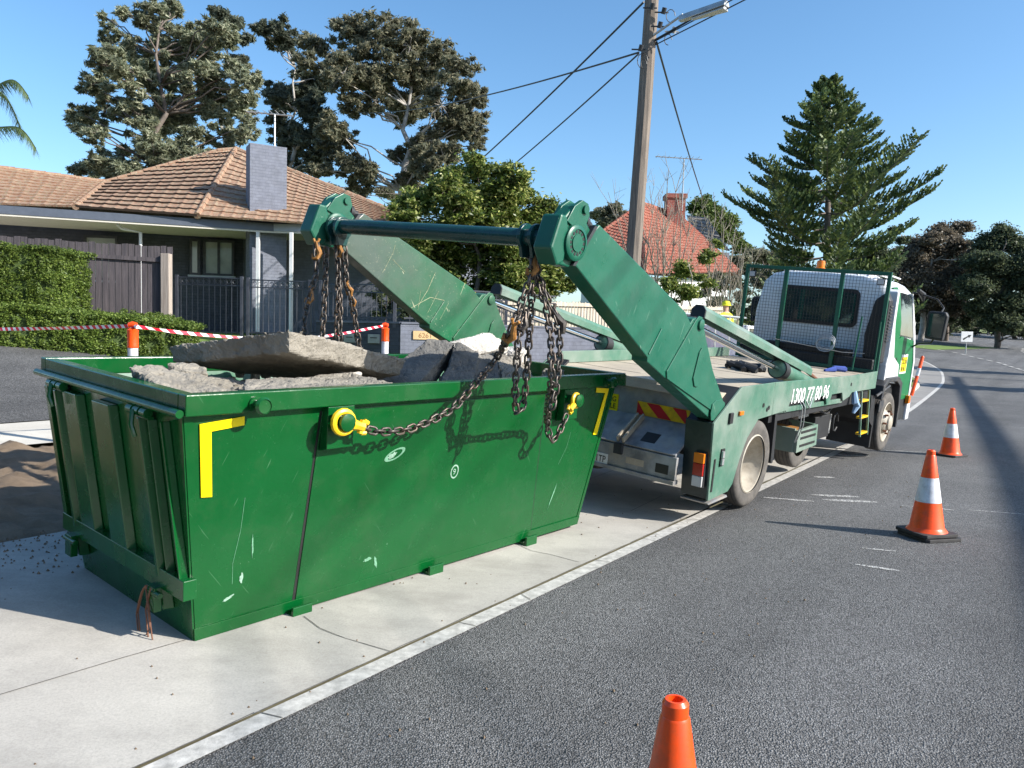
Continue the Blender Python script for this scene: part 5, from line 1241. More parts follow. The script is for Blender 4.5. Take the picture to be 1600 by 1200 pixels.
mb = MB(); polyface(mb, [R1_, R2_, at(640, 341, 25), at(640, 341, 25) + Vector((1, 7, -1)), R1_ + Vector((-1, 7, -2.9))]); polyface(mb, [V_, R1_, R1_ + Vector((-1, 7, -2.9)), V_ + Vector((-3, 6, -1.5))]); polyface(mb, [L00, V_, V_ + Vector((-3, 6, -1.5)), L00 + Vector((-3, 6, -1.5))]); mb.build('rear_roof', M['tile'], hs)
ridge('ridge_tiles', [Ec, R2_], M['tile'], hs); ridge('ridge_tiles', [Eb, V_, R1_, R2_], M['tile'], hs, .08); ridge('ridge_tiles', [R2_, tri[3]], M['tile'], hs); ridge('ridge_tiles', [V_, L00], M['tile'], hs)
F0, F1, F2 = at(-80, 317, 19.5), at(428, 352, 22.05), at(680, 358, 21.8)
def zslab(name, pts, z0, z1, mat, par=hs):
    mb = MB(); mb.prism([(p[0], p[1]) for p in pts], 2, z0, z1); return mb.build(name, mat, par)
ZF = 4.66
bk = Vector((-1.0, 2.6, 0))
zslab('porch_roof', [F0 + Vector((0, .03, 0)), F1 + Vector((0, .03, 0)), F2 + Vector((0, .03, 0)), F2 + bk, F1 + bk, F0 + bk], ZF - .16, ZF - .03, M['cream'])
def board(name, a, b, z0, z1, th, mat, par=hs):
    a, b = Vector((a[0], a[1], 0)), Vector((b[0], b[1], 0)); d = (b - a).normalized(); n = Vector((d.y, -d.x, 0)) * th
    mb = MB(); mb.prism([(a.x, a.y), (b.x, b.y), (b.x + n.x, b.y + n.y), (a.x + n.x, a.y + n.y)], 2, z0, z1); return mb.build(name, mat, par)
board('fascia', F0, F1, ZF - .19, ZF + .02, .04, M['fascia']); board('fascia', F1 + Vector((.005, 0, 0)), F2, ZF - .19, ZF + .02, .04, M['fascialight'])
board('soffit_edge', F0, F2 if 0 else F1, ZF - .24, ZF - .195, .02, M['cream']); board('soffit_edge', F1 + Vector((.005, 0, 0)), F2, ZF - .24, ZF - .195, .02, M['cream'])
# chimney
c0 = at(390.5, 300, 22.0); c1 = at(448, 300, 22.5); dv = Vector((c1.x - c0.x, c1.y - c0.y, 0)); nv_ = Vector((-dv.y, dv.x, 0)).normalized() * .62
chm = MB(); chm.prism([(c0.x, c0.y), (c1.x, c1.y), (c1.x + nv_.x, c1.y + nv_.y), (c0.x + nv_.x, c0.y + nv_.y)], 2, 1.6, 6.93); chm.build('chimney', M['greybrick'], hs)
# walls
W0, W1, W2 = (-18, 21.6), (-8.6, 24.4), (-3.0, 24.2)
board('wall', W0, W1, 1.4, 4.6, -.2, M['darkbrick']); board('wall', (W1[0] + .01, W1[1]), W2, 1.4, 4.6, -.2, M['greybrick'])
board('wall', (-3.0, 24.2), (0.5, 30), 1.4, 4.6, -.2, M['greybrick'])
board('wall', (-3.0, 24.4), (-7.5, 34), 1.4, 4.6, -.2, M['darkbrick'])
# porch side wall (dark return) and posts

for px_, D in ((403, 21.9), (455, 21.8), (300, 21.5)):
    p = at(px_, 430, D)
    if px_ == 300: continue
    mb = MB(); mb.box(p.x - .045, p.x + .045, p.y - .045, p.y + .045, 1.6, ZF - .24); mb.build('porch_post', M['whitepost'], hs)
p = at(214, 360, 21.2); mb = MB(); mb.tube([(p.x - .5, p.y - .1, ZF - .22), (p.x - .4, p.y, ZF - .33), (p.x, p.y + .2, ZF - .40), (p.x, p.y + .2, 1.6)], .045, 8); mb.build('downpipe', M['whitepost'], hs, smooth=True)
# windows
def window(px0, px1, z0, z1, D, panes=2, label=None):
    a, b = at(px0, 400, D), at(px1, 400, D + .15); d = Vector((b.x - a.x, b.y - a.y, 0)).normalized(); n = Vector((d.y, -d.x, 0))
    fr = MB(); L = math.hypot(b.x - a.x, b.y - a.y)
    P = lambda u, o: (a.x + d.x * u + n.x * o, a.y + d.y * u + n.y * o)
    def bar(u0, u1, za, zb, o0=.0, o1=.06): fr.prism([P(u0, o0), P(u1, o0), P(u1, o1), P(u0, o1)], 2, za, zb)
    bar(0, L, z1 - .07, z1); bar(0, L, z0, z0 + .07); 
    for i in range(panes + 1): u = (L - .07) * i / panes; bar(u, u + .07, z0 + .071, z1 - .071)
    f = fr.build('window', M['dark'], hs)
    g = MB(); g.prism([P(.07, .01), P(L - .07, .01), P(L - .07, .02), P(.07, .02)], 2, z0 + .07, z1 - .07); g.build('pane', M['curtain'], f)
    s = MB(); s.prism([P(-.05, 0), P(L + .05, 0), P(L + .05, .1), P(-.05, .1)], 2, z0 - .06, z0 - .001); s.build('sill', M['fascialight'], f)
M['curtain'] = plain('curtained_glass', (.30, .32, .30), .1, var=.25, scale=1.5)
window(296, 312, 3.3, 4.4, 23.75, 1); window(318, 366, 3.3, 4.4, 23.9, 2); window(132, 185, 3.0, 4.3, 22.6, 1)
mb = MB(); p = at(430, 440, 23.9); mb.box(p.x - .10, p.x + .12, p.y - .12, p.y - .0, 3.1, 3.9); mb.build('meter_box', M['darkbrick'], hs)
# television aerials
def aerial(px_, pyb, pyt, D, label, par=None):
    b, t = at(px_, pyb, D), at(px_, pyt, D); e = empty('tv_aerial', tuple(b)); tag(e, label, 'aerial', 'television aerials on roofs')
    mb = MB(); mb.cyl((0, 0, -.3), (0, 0, (t - b).z), .03, n=6); mb.build('mast', M['galv'], e)
    h = (t - b).z; mb = MB(); mb.cyl((-1.1 * D / 30, 0, h + .05), (.7 * D / 30, 0, h - .05), .025, n=6)
    for k in range(8): x = -1.05 * D / 30 + k * .23 * D / 30; mb.cyl((x, -.25, h + .04), (x, .25, h + .04), .012, n=5)
    mb.build('boom', M['galv'], e)
aerial(429, 250, 178, 25, 'thin television aerial rising behind the grey chimney')
aerial(1066, 320, 247, 40, 'television aerial above the red brick chimney')

# ------------------------------------------------------------------ front wall with the house number
lw = empty('low_wall', (-2.5, 17, 0)); tag(lw, 'low painted grey brick wall carrying the timber house number board', 'wall')
def lboard(name, a, b, z0, z1, th, mat, par):
    a, b = Vector((a[0] + 2.5, a[1] - 17, 0)), Vector((b[0] + 2.5, b[1] - 17, 0)); d = (b - a).normalized(); n = Vector((d.y, -d.x, 0)) * th
    mb = MB(); mb.prism([(a.x, a.y), (b.x, b.y), (b.x + n.x, b.y + n.y), (a.x + n.x, a.y + n.y)], 2, z0, z1); return mb.build(name, mat, par)
WA, WB = Vector((-2.5, 17)), Vector((2.2, 18.6))
lboard('wall', WA, WB, .6, 1.87, -.22, M['greybrick'], lw)
lboard('wall', (-4.6, 17.9), (-2.52, 17.03), .6, 1.87, -.22, M['darkbrick'], lw)  # return uses the darker brick, so its shaded side is painted in
lboard('wall_cap', (-4.6, 17.87), (-2.52, 16.99), 1.872, 1.91, -.26, M['greybrick'], lw); lboard('wall_cap', WA + Vector((.02, -.02)), WB + Vector((0, -.02)), 1.872, 1.91, -.26, M['greybrick'], lw)
dw = (WB - WA).normalized(); nw_ = Vector((dw.y, -dw.x))
def onlw(u, o): q = WA + dw * u + nw_ * o; return (q.x, q.y)
lboard('number_board', onlw(.28, .001), onlw(1.75, .001), 1.53, 1.72, .03, plain('number_board_wood', (.58, .40, .20), .7, var=.15), lw)
q = onlw(.40, .034)
text('house_number', '6261  PARK', .15, plain('carved_letters', (.28, .16, .07), .8), lw, axes((q[0] + 2.5, q[1] - 17, 1.57), Vector((dw.x, dw.y, 0)), Vector((0, 0, 1)), Vector((nw_.x, nw_.y, 0))), .002, 1.05)
dm = (Vector((-2.52, 17.03)) - Vector((-4.6, 17.9))).normalized(); nm = Vector((dm.y, -dm.x))
def onrt(u, o): q = Vector((-4.6, 17.9)) + dm * u + nm * o; return (q.x, q.y)
for u in (.8, 1.45):
    mbx = lboard('letter_box', onrt(u, .001), onrt(u + .30, .001), 1.42, 1.62, .04, M['galv'], lw)
    lboard('letter_slot', onrt(u + .06, .0415), onrt(u + .24, .0415), 1.53, 1.55, .003, M['ink'], mbx)

# ------------------------------------------------------------------ iron fence and gate
def ironfence(name, a, b, zt0, zt1, zb0, zb1, label, cat, postat=(), gate=False):
    a, b = Vector(a), Vector(b); L = (b - a).length; d = (b - a) / L
    e = empty(name, (a.x, a.y, 0)); tag(e, label, cat)
    P = lambda u: (d.x * u, d.y * u); zt = lambda u: zt0 + (zt1 - zt0) * u / L; zb = lambda u: zb0 + (zb1 - zb0) * u / L
    for za, zb_ in ((zt(0), zt(L)), (zt(0) - .17, zt(L) - .17), (zb(0) + .12, zb(L) + .12)):
        mb = MB(); mb.cyl((*P(0), za), (*P(L), zb_), .02, n=4); mb.build('rail', M['ironblue'], e)
    mb = MB(); k = int(L / .135)
    for i in range(1, k): u = L * i / k; mb.cyl((*P(u), zb(u) + .03), (*P(u), zt(u) + .0), .0085, n=5)
    for i in range(k):
        u = L * (i + .5) / k; mb.tube([(*P(u + .045 * math.cos(q)), zt(u) - .085 + .045 * math.sin(q)) for q in [2 * math.pi * j / 8 for j in range(8)]], .007, 4, closed=True)
    mb.build('bars', M['ironblue'], e)
    for u in postat:
        mb = MB(); x, y = P(u); mb.box(x - .035, x + .035, y - .035, y + .035, zb(u) - .1, zt(u) + .05); mb.build('post', M['ironblue'], e, bevel=.003)
M['ironblue'] = plain('dark_grey_iron', (.055, .06, .075), .45, var=.2)
g1, g2, g3, g4 = (-8.15, 18.5), (-6.45, 18.3), (-4.55, 18.0), (-2.6, 17.08)
ironfence('iron_gate', g1, g2, 2.88, 2.86, 1.46, 1.46, 'black iron driveway gate next to the paling fence post', 'gate', (.04, 1.68))
ironfence('iron_gate', (g2[0] + .08, g2[1]), g3, 2.84, 2.80, 1.46, 1.5, 'black iron gate in front of the porch posts', 'gate', (.04, 1.60, 1.86))
ironfence('iron_fence', (g3[0] + .1, g3[1] - .02), g4, 2.76, 2.72, 1.88, 1.88, 'black iron fence standing on the dark return of the low wall', 'fence', (2.0,))
ironfence('iron_fence', (-2.45, 17.12), (1.0, 18.3), 2.70, 2.62, 1.88, 1.88, 'black iron fence on the lit face of the low wall behind the lifting arm', 'fence', (1.2, 2.4))

# ------------------------------------------------------------------ paling fence on the left
def palings(name, pts, zt, zb, mat, wd, gap, label, cat='fence', th=.018, pointed=False, railz=(.35, 1.5), seed=1, postmat=None, posts=(), raildir=-1, railmat=None):
    e = empty(name, (pts[0][0], pts[0][1], 0)); tag(e, label, cat); rr = random.Random(seed); o0 = Vector(pts[0])
    a, b = Vector(pts[0]), Vector(pts[1]); L = (b - a).length; d = (b - a) / L; n = Vector((d.y, -d.x)); mb = MB(); u = 0
    P = lambda u, o=0: (d.x * u + n.x * o, d.y * u + n.y * o)
    while u < L:
        t = u / L; z1 = zt[0] + (zt[1] - zt[0]) * t + rr.uniform(-.02, .02); z0 = zb[0] + (zb[1] - zb[0]) * t; ww = wd * rr.uniform(.93, 1.02); o = rr.uniform(0, .008)
        q = [P(u, o), P(u + ww, o), P(u + ww, o + th), P(u, o + th)]; tl = rr.uniform(-.01, .01)
        if pointed: v = [(*p, z0) for p in q] + [(*p, z1 - .03) for p in q] + [(*P(u + ww / 2, o), z1), (*P(u + ww / 2, o + th), z1)]; mb.add(v, [(0, 1, 2, 3), (0, 1, 5, 8, 4), (2, 3, 7, 9, 6), (1, 2, 6, 5), (0, 3, 7, 4), (5, 6, 9, 8), (4, 7, 9, 8)])
        else: mb.add([(*p, z0) for p in q] + [(q[0][0], q[0][1], z1), (q[1][0], q[1][1], z1 + tl), (q[2][0], q[2][1], z1 + tl), (q[3][0], q[3][1], z1)], [(0, 1, 2, 3), (4, 5, 6, 7), (0, 1, 5, 4), (1, 2, 6, 5), (2, 3, 7, 6), (3, 0, 4, 7)])
        u += wd + gap
    mb.build('palings', mat, e)
    for rz in railz:
        mb = MB(); s0, s1 = (.03, .075) if raildir > 0 else (-.05, -.002)
        mb.hexa([(*P(0, s0), zt[0] - rz), (*P(L, s0), zt[1] - rz), (*P(L, s1), zt[1] - rz), (*P(0, s1), zt[0] - rz)], [(*P(0, s0), zt[0] - rz + .09), (*P(L, s0), zt[1] - rz + .09), (*P(L, s1), zt[1] - rz + .09), (*P(0, s1), zt[0] - rz + .09)]); mb.build('rail', railmat or mat, e)
    for u, pw_, zz, ph in posts:
        x, y = P(u, .09); mb = MB(); mb.box(x - pw_ / 2, x + pw_ / 2, y - pw_ / 2, y + pw_ / 2, zb[0] - .2, zz); mb.build('post', postmat or mat, e, bevel=.008)
    return e
palings('paling_fence', [(-14.2, 16.4), (-8.02, 17.95)], (3.66, 3.52), (1.2, 1.45), M['paling'], .125, .012, 'tall weathered dark grey paling fence with a pale end post, behind the hedge', railz=(.36,), raildir=1, postmat=M['postwood'], posts=((6.30, .19, 3.36, 0),))
palings('picket_fence', [(-.6, 17.9), (6.6, 24.2)], (2.50, 2.74), (.95, 1.05), M['picket'], .085, .03, 'pale weathered picket fence running behind the truck', pointed=True, railz=(.12, 1.1), raildir=1, seed=3, railmat=M['picket'])

# ------------------------------------------------------------------ street pole, lamp and wires
up_ = empty('utility_pole', (2.25, 15, .8)); tag(up_, 'tall weathered timber power pole with a street lamp, behind the truck bed', 'power pole')
def rl(x, y, z): return (x - 2.25, y - 15, z - .8)
mb = MB(); mb.tube([rl(2.20, 15, .6), rl(2.30, 15, 3.3), rl(2.41, 15, 6.), rl(2.53, 15, 9.5)], [.165, .155, .145, .13], 10); mb.build('pole', M['timberpole'], up_, smooth=True, autosmooth=30)
mb = MB(); mb.cyl(rl(2.52, 14.86, 7.40), rl(2.95, 14.35, 7.58), .022); mb.build('lamp_arm', M['galv'], up_, smooth=True)
a, b = Vector(rl(*at(1062, 30, 14.2))), Vector(rl(*at(1136, 6, 13.6))); d = (b - a).normalized(); up = Vector((0, 0, 1)); sd_ = d.cross(up).normalized(); up = sd_.cross(d)
mb = MB(); R_ = lambda c, w_, h0, h1: [tuple(c - sd_ * w_ + up * h0), tuple(c + sd_ * w_ + up * h0), tuple(c + sd_ * w_ * .6 + up * h1), tuple(c - sd_ * w_ * .6 + up * h1)]
mb.hexa(R_(a, .06, -.05, .06), R_(b, .11, -.045, .06)); lh = mb.build('street_lamp', M['galv'], up_, bevel=.01)
mb = MB(); mb.hexa(R_(a + d * .25, .05, -.085, -.052), R_(b - d * .02, .10, -.10, -.048)); mb.build('lamp_lens', M['whitelens'], lh, bevel=.008)
for px_, py in ((1036, 22), (1030, 44), (1000, 80), (1052, 52), (1018, 15)):
    mb = MB(); p = Vector(rl(*at(px_, py, 14.8))); mb.cyl(p, p + Vector((.02, -.05, .10)), .045, n=10); mb.cyl(p + Vector((-.16, 0, .03)), p + Vector((.1, 0, .03)), .014, n=6); mb.build('insulator', M['dark'] if px_ != 1052 else M['galv'], up_, smooth=True)
mb = MB()
for (px_, py, r_) in ((1004, 95, .14), (1044, 62, .1), (1048, 25, .12), (1006, 100, .08)):
    p = Vector(rl(*at(px_, py, 14.75))); mb.tube([p + Vector((r_ * .7 * math.cos(q), 0, r_ * math.sin(q))) for q in [k * .6 for k in range(9)]], .008, 5)
mb.build('loose_cable', M['ink'], up_)
def wire(a, b, sag, r, label, name='overhead_cable', n=24, grp='overhead wires strung from the timber pole'):
    a, b = Vector(a), Vector(b); P = [a.lerp(b, i / n) - Vector((0, 0, sag * 4 * (i / n) * (1 - i / n))) for i in range(n + 1)]
    mb = MB(); mb.tube(P, r, 6); return tag(mb.build(name, M['ink'], smooth=True), label, 'cable', grp)
pole_at = lambda py: at(1000 + (100 - py) * .14 + 8, py, 14.95)
wire(at(1006, 3, 14.9), at(755, 246, 24), .05, .022, 'thick black cable running down left from the top of the pole to the bush')
wire(at(998, 84, 14.9), at(770, 284, 24), .05, .018, 'black cable running down left behind the bush, lower of the two steep ones')
wire(at(998, 82, 14.9), at(560, 176, 42), .35, .018, 'nearly level black cable running left across the sky to the gum tree')
wire(at(1026, 66, 14.9), at(1099, 312, 36), .1, .022, 'black service cable dropping right to the red roofed house')
for k, (py, e2, r_) in enumerate(((62, (18, -5, 11.2), .02), (64, (18, -4.7, 10.9), .012), (70, (18, -4.4, 10.55), .012))):
    wire(at(1024, py, 14.9), e2, .1 + .05 * k, r_, ['thickest of the three black cables crossing right under the street lamp', 'middle one of the three cables crossing right under the street lamp', 'lowest of the three cables crossing right under the street lamp'][k])
# the line on the other side of the road (its soft shadow falls along the lane)
wire((5.2, -18.6, 8.2), (36, 31, 9.6), .5, .085, 'thick bundled cable along the opposite side of the road', grp=None)
wire((5.5, -18.9, 8.3), (36.3, 30.7, 9.7), .5, .07, 'thinner bundled cable beside the thick one, on the opposite side', grp=None)
for x, y, zt in ((5.2, -18.6, 9), (36, 31, 10.4)):
    mb = MB(); mb.tube([(x, y, ground(x, y) - .2), (x, y, zt)], [.16, .13], 10); tag(mb.build('utility_pole', M['timberpole'], smooth=True), 'timber pole on the opposite side of the road out of view', 'power pole', 'poles on the opposite side of the road')

# ------------------------------------------------------------------ foliage
def leaves(name, cents, rad, n, size, mat, parent, rs, elong=1.8, flat=.6, shell=.0, droop=0., soft=0.):
    """n leaf quads scattered in ellipsoid clumps (numpy)"""
    g = np.random.default_rng(rs); c = np.array(cents, float); r_ = np.array(rad, float)
    vol = (r_[:, 0] * r_[:, 1] * r_[:, 2]) ** .67; p = vol / vol.sum(); idx = g.choice(len(c), n, p=p)
    d = g.normal(size=(n, 3)); d /= np.linalg.norm(d, axis=1)[:, None]; rr = g.random(n) ** (1 / 3 if shell == 0 else shell)
    rr = np.abs(g.normal(size=n)) * .62 if soft else rr; pos = c[idx] + d * rr[:, None] * r_[idx]
    a = g.normal(size=(n, 3)); a[:, 2] = a[:, 2] * flat - droop; a /= np.linalg.norm(a, axis=1)[:, None]
    b = np.cross(a, g.normal(size=(n, 3))); b /= np.linalg.norm(b, axis=1)[:, None]
    s = size * g.uniform(.6, 1.3, n)[:, None]; a *= s * elong / 2; b *= s / 2
    V = np.empty((n, 4, 3)); V[:, 0] = pos - a; V[:, 1] = pos + b * .9; V[:, 2] = pos + a; V[:, 3] = pos - b * .9
    me = bpy.data.meshes.new(name); me.vertices.add(n * 4); me.vertices.foreach_set('co', V.reshape(-1))
    me.loops.add(n * 4); me.loops.foreach_set('vertex_index', np.arange(n * 4, dtype=np.int32))
    me.polygons.add(n); me.polygons.foreach_set('loop_start', np.arange(0, n * 4, 4, dtype=np.int32)); me.polygons.foreach_set('loop_total', np.full(n, 4, dtype=np.int32))
    me.update(calc_edges=True); me.materials.append(mat)
    o = bpy.data.objects.new(name, me); COL.objects.link(o); o.parent = parent; return o
def limb(mb, a, b, r0, r1, rr, wob=.08, n=5):
    a, b = Vector(a), Vector(b); L = (b - a).length; P = []; Rr = []
    for i in range(n + 1):
        t = i / n; q = a.lerp(b, t)
        if 0 < i < n: q += Vector((rr.uniform(-1, 1), rr.uniform(-1, 1), rr.uniform(-.5, .9))) * L * wob
        P.append(q); Rr.append(r0 + (r1 - r0) * t)
    mb.tube(P, Rr, 6); return P
def tree(name, label, cat, base, blobs, trunk_r, n, size, mat, bark, D=None, group=None, seed=1, fork=.35, sub=7, elong=1.8, droop=0., subr=(.28, .45), spread=.9, twigs=True, trunkx=None, flat=.6, squash=.75, companions=False):
    """blobs: (offset x, y, z, radius) relative to base"""
    rr = random.Random(seed); e = empty(name, tuple(base)); tag(e, label, cat, group)
    if companions: blobs = blobs + [(b[0] + rr.uniform(-1.2, 1.2) * b[3] * companions, b[1] + rr.uniform(-1.3, 1.3) * b[3], b[2] + rr.uniform(-1.3, .6) * b[3] * companions, b[3] * .8) for b in blobs]
    wood_ = MB(); zt = max(b[2] for b in blobs); cx = sum(b[0] for b in blobs) / len(blobs); cy = sum(b[1] for b in blobs) / len(blobs)
    top = Vector((cx * .8 if trunkx is None else trunkx, cy * .5, zt * .9)); fk = Vector((top.x * .4, top.y * .4, zt * fork))
    trunkP = limb(wood_, (0, 0, -.4), fk, trunk_r, trunk_r * .75, rr, .02) + limb(wood_, fk, top, trunk_r * .75, trunk_r * .15, rr, .04, 7)[1:]
    cents, rads = [], []
    for (x, y, z, r_) in blobs:
        c = Vector((x, y, z)); cand = [p for p in trunkP if p.z < z - r_ * .1] or trunkP[:2]
        st0 = min(cand, key=lambda p: (p - c).length + abs((c.z - p.z) - (Vector((c.x, c.y, 0)) - Vector((p.x, p.y, 0))).length * .8) * .5)
        mid_ = limb(wood_, st0, c, trunk_r * .24 * (r_ / 2) ** .3, trunk_r * .08, rr, .07)
        for k in range(sub):
            d = Vector((rr.gauss(0, 1), rr.gauss(0, 1), rr.gauss(0, .9))).normalized() * r_ * spread * rr.uniform(.35, 1.)
            q = c + d; q.z = c.z + d.z * squash; cents.append(tuple(q)); s = r_ * rr.uniform(*subr); rads.append((s, s, s * .62))
            if twigs and k % (1 if sub < 20 else 2) == 0: limb(wood_, mid_[-2 if k % 2 else -1], q, trunk_r * .075, trunk_r * .02, rr, .08, 3)
    wood_.build('trunk', bark, e, smooth=True, autosmooth=False)
    leaves('crown', cents, rads, n, size, mat, e, seed, elong, flat, 0, droop, 1.)
    return e
def px_blobs(D, base, L, depth=.6):
    """blobs traced in the picture, given depth offsets so the crown is round: (px,py,rpx[,dy])"""
    out = []; rr = random.Random(len(L))
    for q in L:
        px_, py, rp = q[:3]; dy = q[3] if len(q) > 3 else rr.uniform(-1, 1) * depth * 3
        p = at(px_, py, D + dy); out.append((p.x - base.x, p.y - base.y, p.z - base.z, rp * (D + dy) / 1195.6))
    return out
def gbase(px_, D): p = at(px_, 500, D); return Vector((p.x, p.y, ground(p.x, p.y)))
# silvery fir behind the house
D = 33; b0 = gbase(258, D)
sil = [(235, 20, 24), (262, 50, 30), (175, 45, 16), (215, 75, 34), (290, 60, 30), (325, 75, 30), (170, 90, 24), (155, 130, 24), (205, 130, 38), (260, 120, 40), (310, 120, 38), (345, 60, 22), (370, 110, 24), (380, 150, 24), (340, 165, 34), (280, 180, 40), (220, 180, 36), (165, 175, 28), (130, 190, 22), (120, 200, 12), (150, 215, 18), (385, 195, 20), (350, 215, 32), (300, 225, 34), (240, 230, 34), (190, 240, 28), (150, 262, 22), (125, 266, 14), (205, 270, 20), (240, 262, 26), (290, 250, 26), (395, 130, 14), (330, 40, 16), (270, 12, 18), (190, 20, 10), (160, 25, 6)]
tree('fir_tree', 'tall silvery green conifer with light tipped branches, behind the terracotta roof', 'tree', b0, px_blobs(D, b0, sil), .27, 190000, .08, M['leaf_silver'], M['bark'], seed=3, sub=24, elong=4., subr=(.10, .24), fork=.3, spread=1.1, squash=.85, companions=.8)
# gums
D = 46; b0 = gbase(628, D)
eu = [(545, 50, 26), (590, 60, 34), (500, 75, 20), (640, 72, 30), (690, 85, 22), (540, 100, 34), (600, 115, 36), (660, 115, 34), (715, 110, 26), (735, 140, 18), (480, 100, 20), (560, 160, 24), (640, 165, 30), (690, 165, 32), (735, 175, 24), (745, 205, 16), (700, 205, 26), (660, 225, 24), (520, 200, 24), (540, 215, 20), (545, 255, 24), (510, 225, 16), (750, 225, 10), (665, 255, 26), (620, 245, 14), (575, 270, 18), (640, 280, 16), (700, 245, 16), (505, 265, 14)]
tree('gum_tree', 'big gum tree with a white forked trunk, behind the bush in the middle', 'tree', b0, px_blobs(D, b0, eu, .8), .33, 230000, .10, M['leaf_euc'], M['whitebark'], seed=5, sub=28, elong=3., droop=.5, subr=(.18, .36), fork=.42, trunkx=.2, companions=1., spread=1.15, squash=.95)
D = 50; b0 = gbase(455, D)
eu2 = [(430, 45, 20), (445, 70, 16), (475, 130, 24), (455, 160, 26), (485, 170, 26), (430, 150, 20), (500, 130, 20), (440, 200, 26), (480, 215, 26), (450, 240, 24), (490, 250, 20), (460, 275, 14), (410, 45, 14), (500, 190, 16)]
tree('gum_tree', 'darker gum tree squeezed between the silvery conifer and the big white trunked gum', 'tree', b0, px_blobs(D, b0, eu2, .8), .27, 120000, .11, M['leaf_eucd'], M['whitebark'], seed=6, sub=26, elong=3., droop=.4, subr=(.18, .38), fork=.4, companions=1., spread=1.15, squash=.95)
D = 52; b0 = gbase(345, D)
eu3 = [(345, 25, 18), (365, 35, 18), (330, 45, 16), (380, 60, 14), (350, 60, 18), (370, 100, 18)]
tree('gum_tree', 'dark gum top showing over the right shoulder of the silvery conifer', 'tree', b0, px_blobs(D, b0, eu3, .5), .3, 26000, .17, M['leaf_eucd'], M['whitebark'], seed=7, sub=16, elong=2.2, droop=.4)
D = 70
for (bx, bl, lab, sd0) in ((700, [(690, 300, 14), (650, 295, 12), (600, 300, 12), (560, 298, 12), (520, 300, 12), (740, 300, 14)], 'low distant gum foliage between the house roof and the bush', 21), (945, [(945, 332, 12), (960, 326, 10), (930, 336, 8), (950, 345, 12)], 'small round distant tree left of the red roof', 22), (1110, [(1090, 320, 18), (1115, 330, 18), (1135, 345, 16), (1100, 345, 18), (1145, 372, 16), (1120, 365, 16), (1160, 390, 14)], 'mid green distant tree behind the red brick chimney', 23)):
    b0 = gbase(bx, D); tree('distant_tree', lab, 'tree', b0, px_blobs(D, b0, bl, .8), .25, 40000, .17, M['leaf_euc'] if sd0 != 23 else M['leaf_green'], M['bark'], seed=sd0, sub=14, subr=(.4, .7), companions=True)
# glossy bush
D = 21.5; b0 = gbase(748, D)
bu = [(735, 275, 36), (690, 290, 30), (780, 285, 34), (650, 315, 34), (720, 320, 44), (790, 325, 44), (845, 340, 34), (655, 360, 36), (720, 375, 50), (790, 385, 50), (850, 385, 32), (680, 410, 36), (740, 430, 44), (800, 440, 40), (850, 430, 30), (640, 400, 26), (870, 350, 14), (700, 460, 30), (770, 470, 34), (830, 470, 26), (740, 255, 16), (820, 300, 18), (895, 440, 16), (625, 320, 14), (610, 440, 22), (640, 470, 24)]
tree('glossy_bush', 'large rounded glossy green bush with yellow green tips, behind the cross tube', 'bush', b0, px_blobs(D, b0, bu, .35), .12, 190000, .062, M['leaf_bush'], M['bark'], seed=8, sub=26, elong=2.2, subr=(.25, .5), fork=.2, spread=1., squash=1., companions=.6)
b0 = gbase(600, 18.6)
tree('garden_shrub', 'small leafy shrub behind the black iron fence', 'shrub', b0, px_blobs(18.6, b0, [(585, 460, 14), (605, 480, 18), (625, 470, 14), (600, 450, 10), (635, 490, 14), (590, 490, 12)], .1), .03, 5000, .05, M['leaf_dark'], M['bark'], seed=9, sub=7)
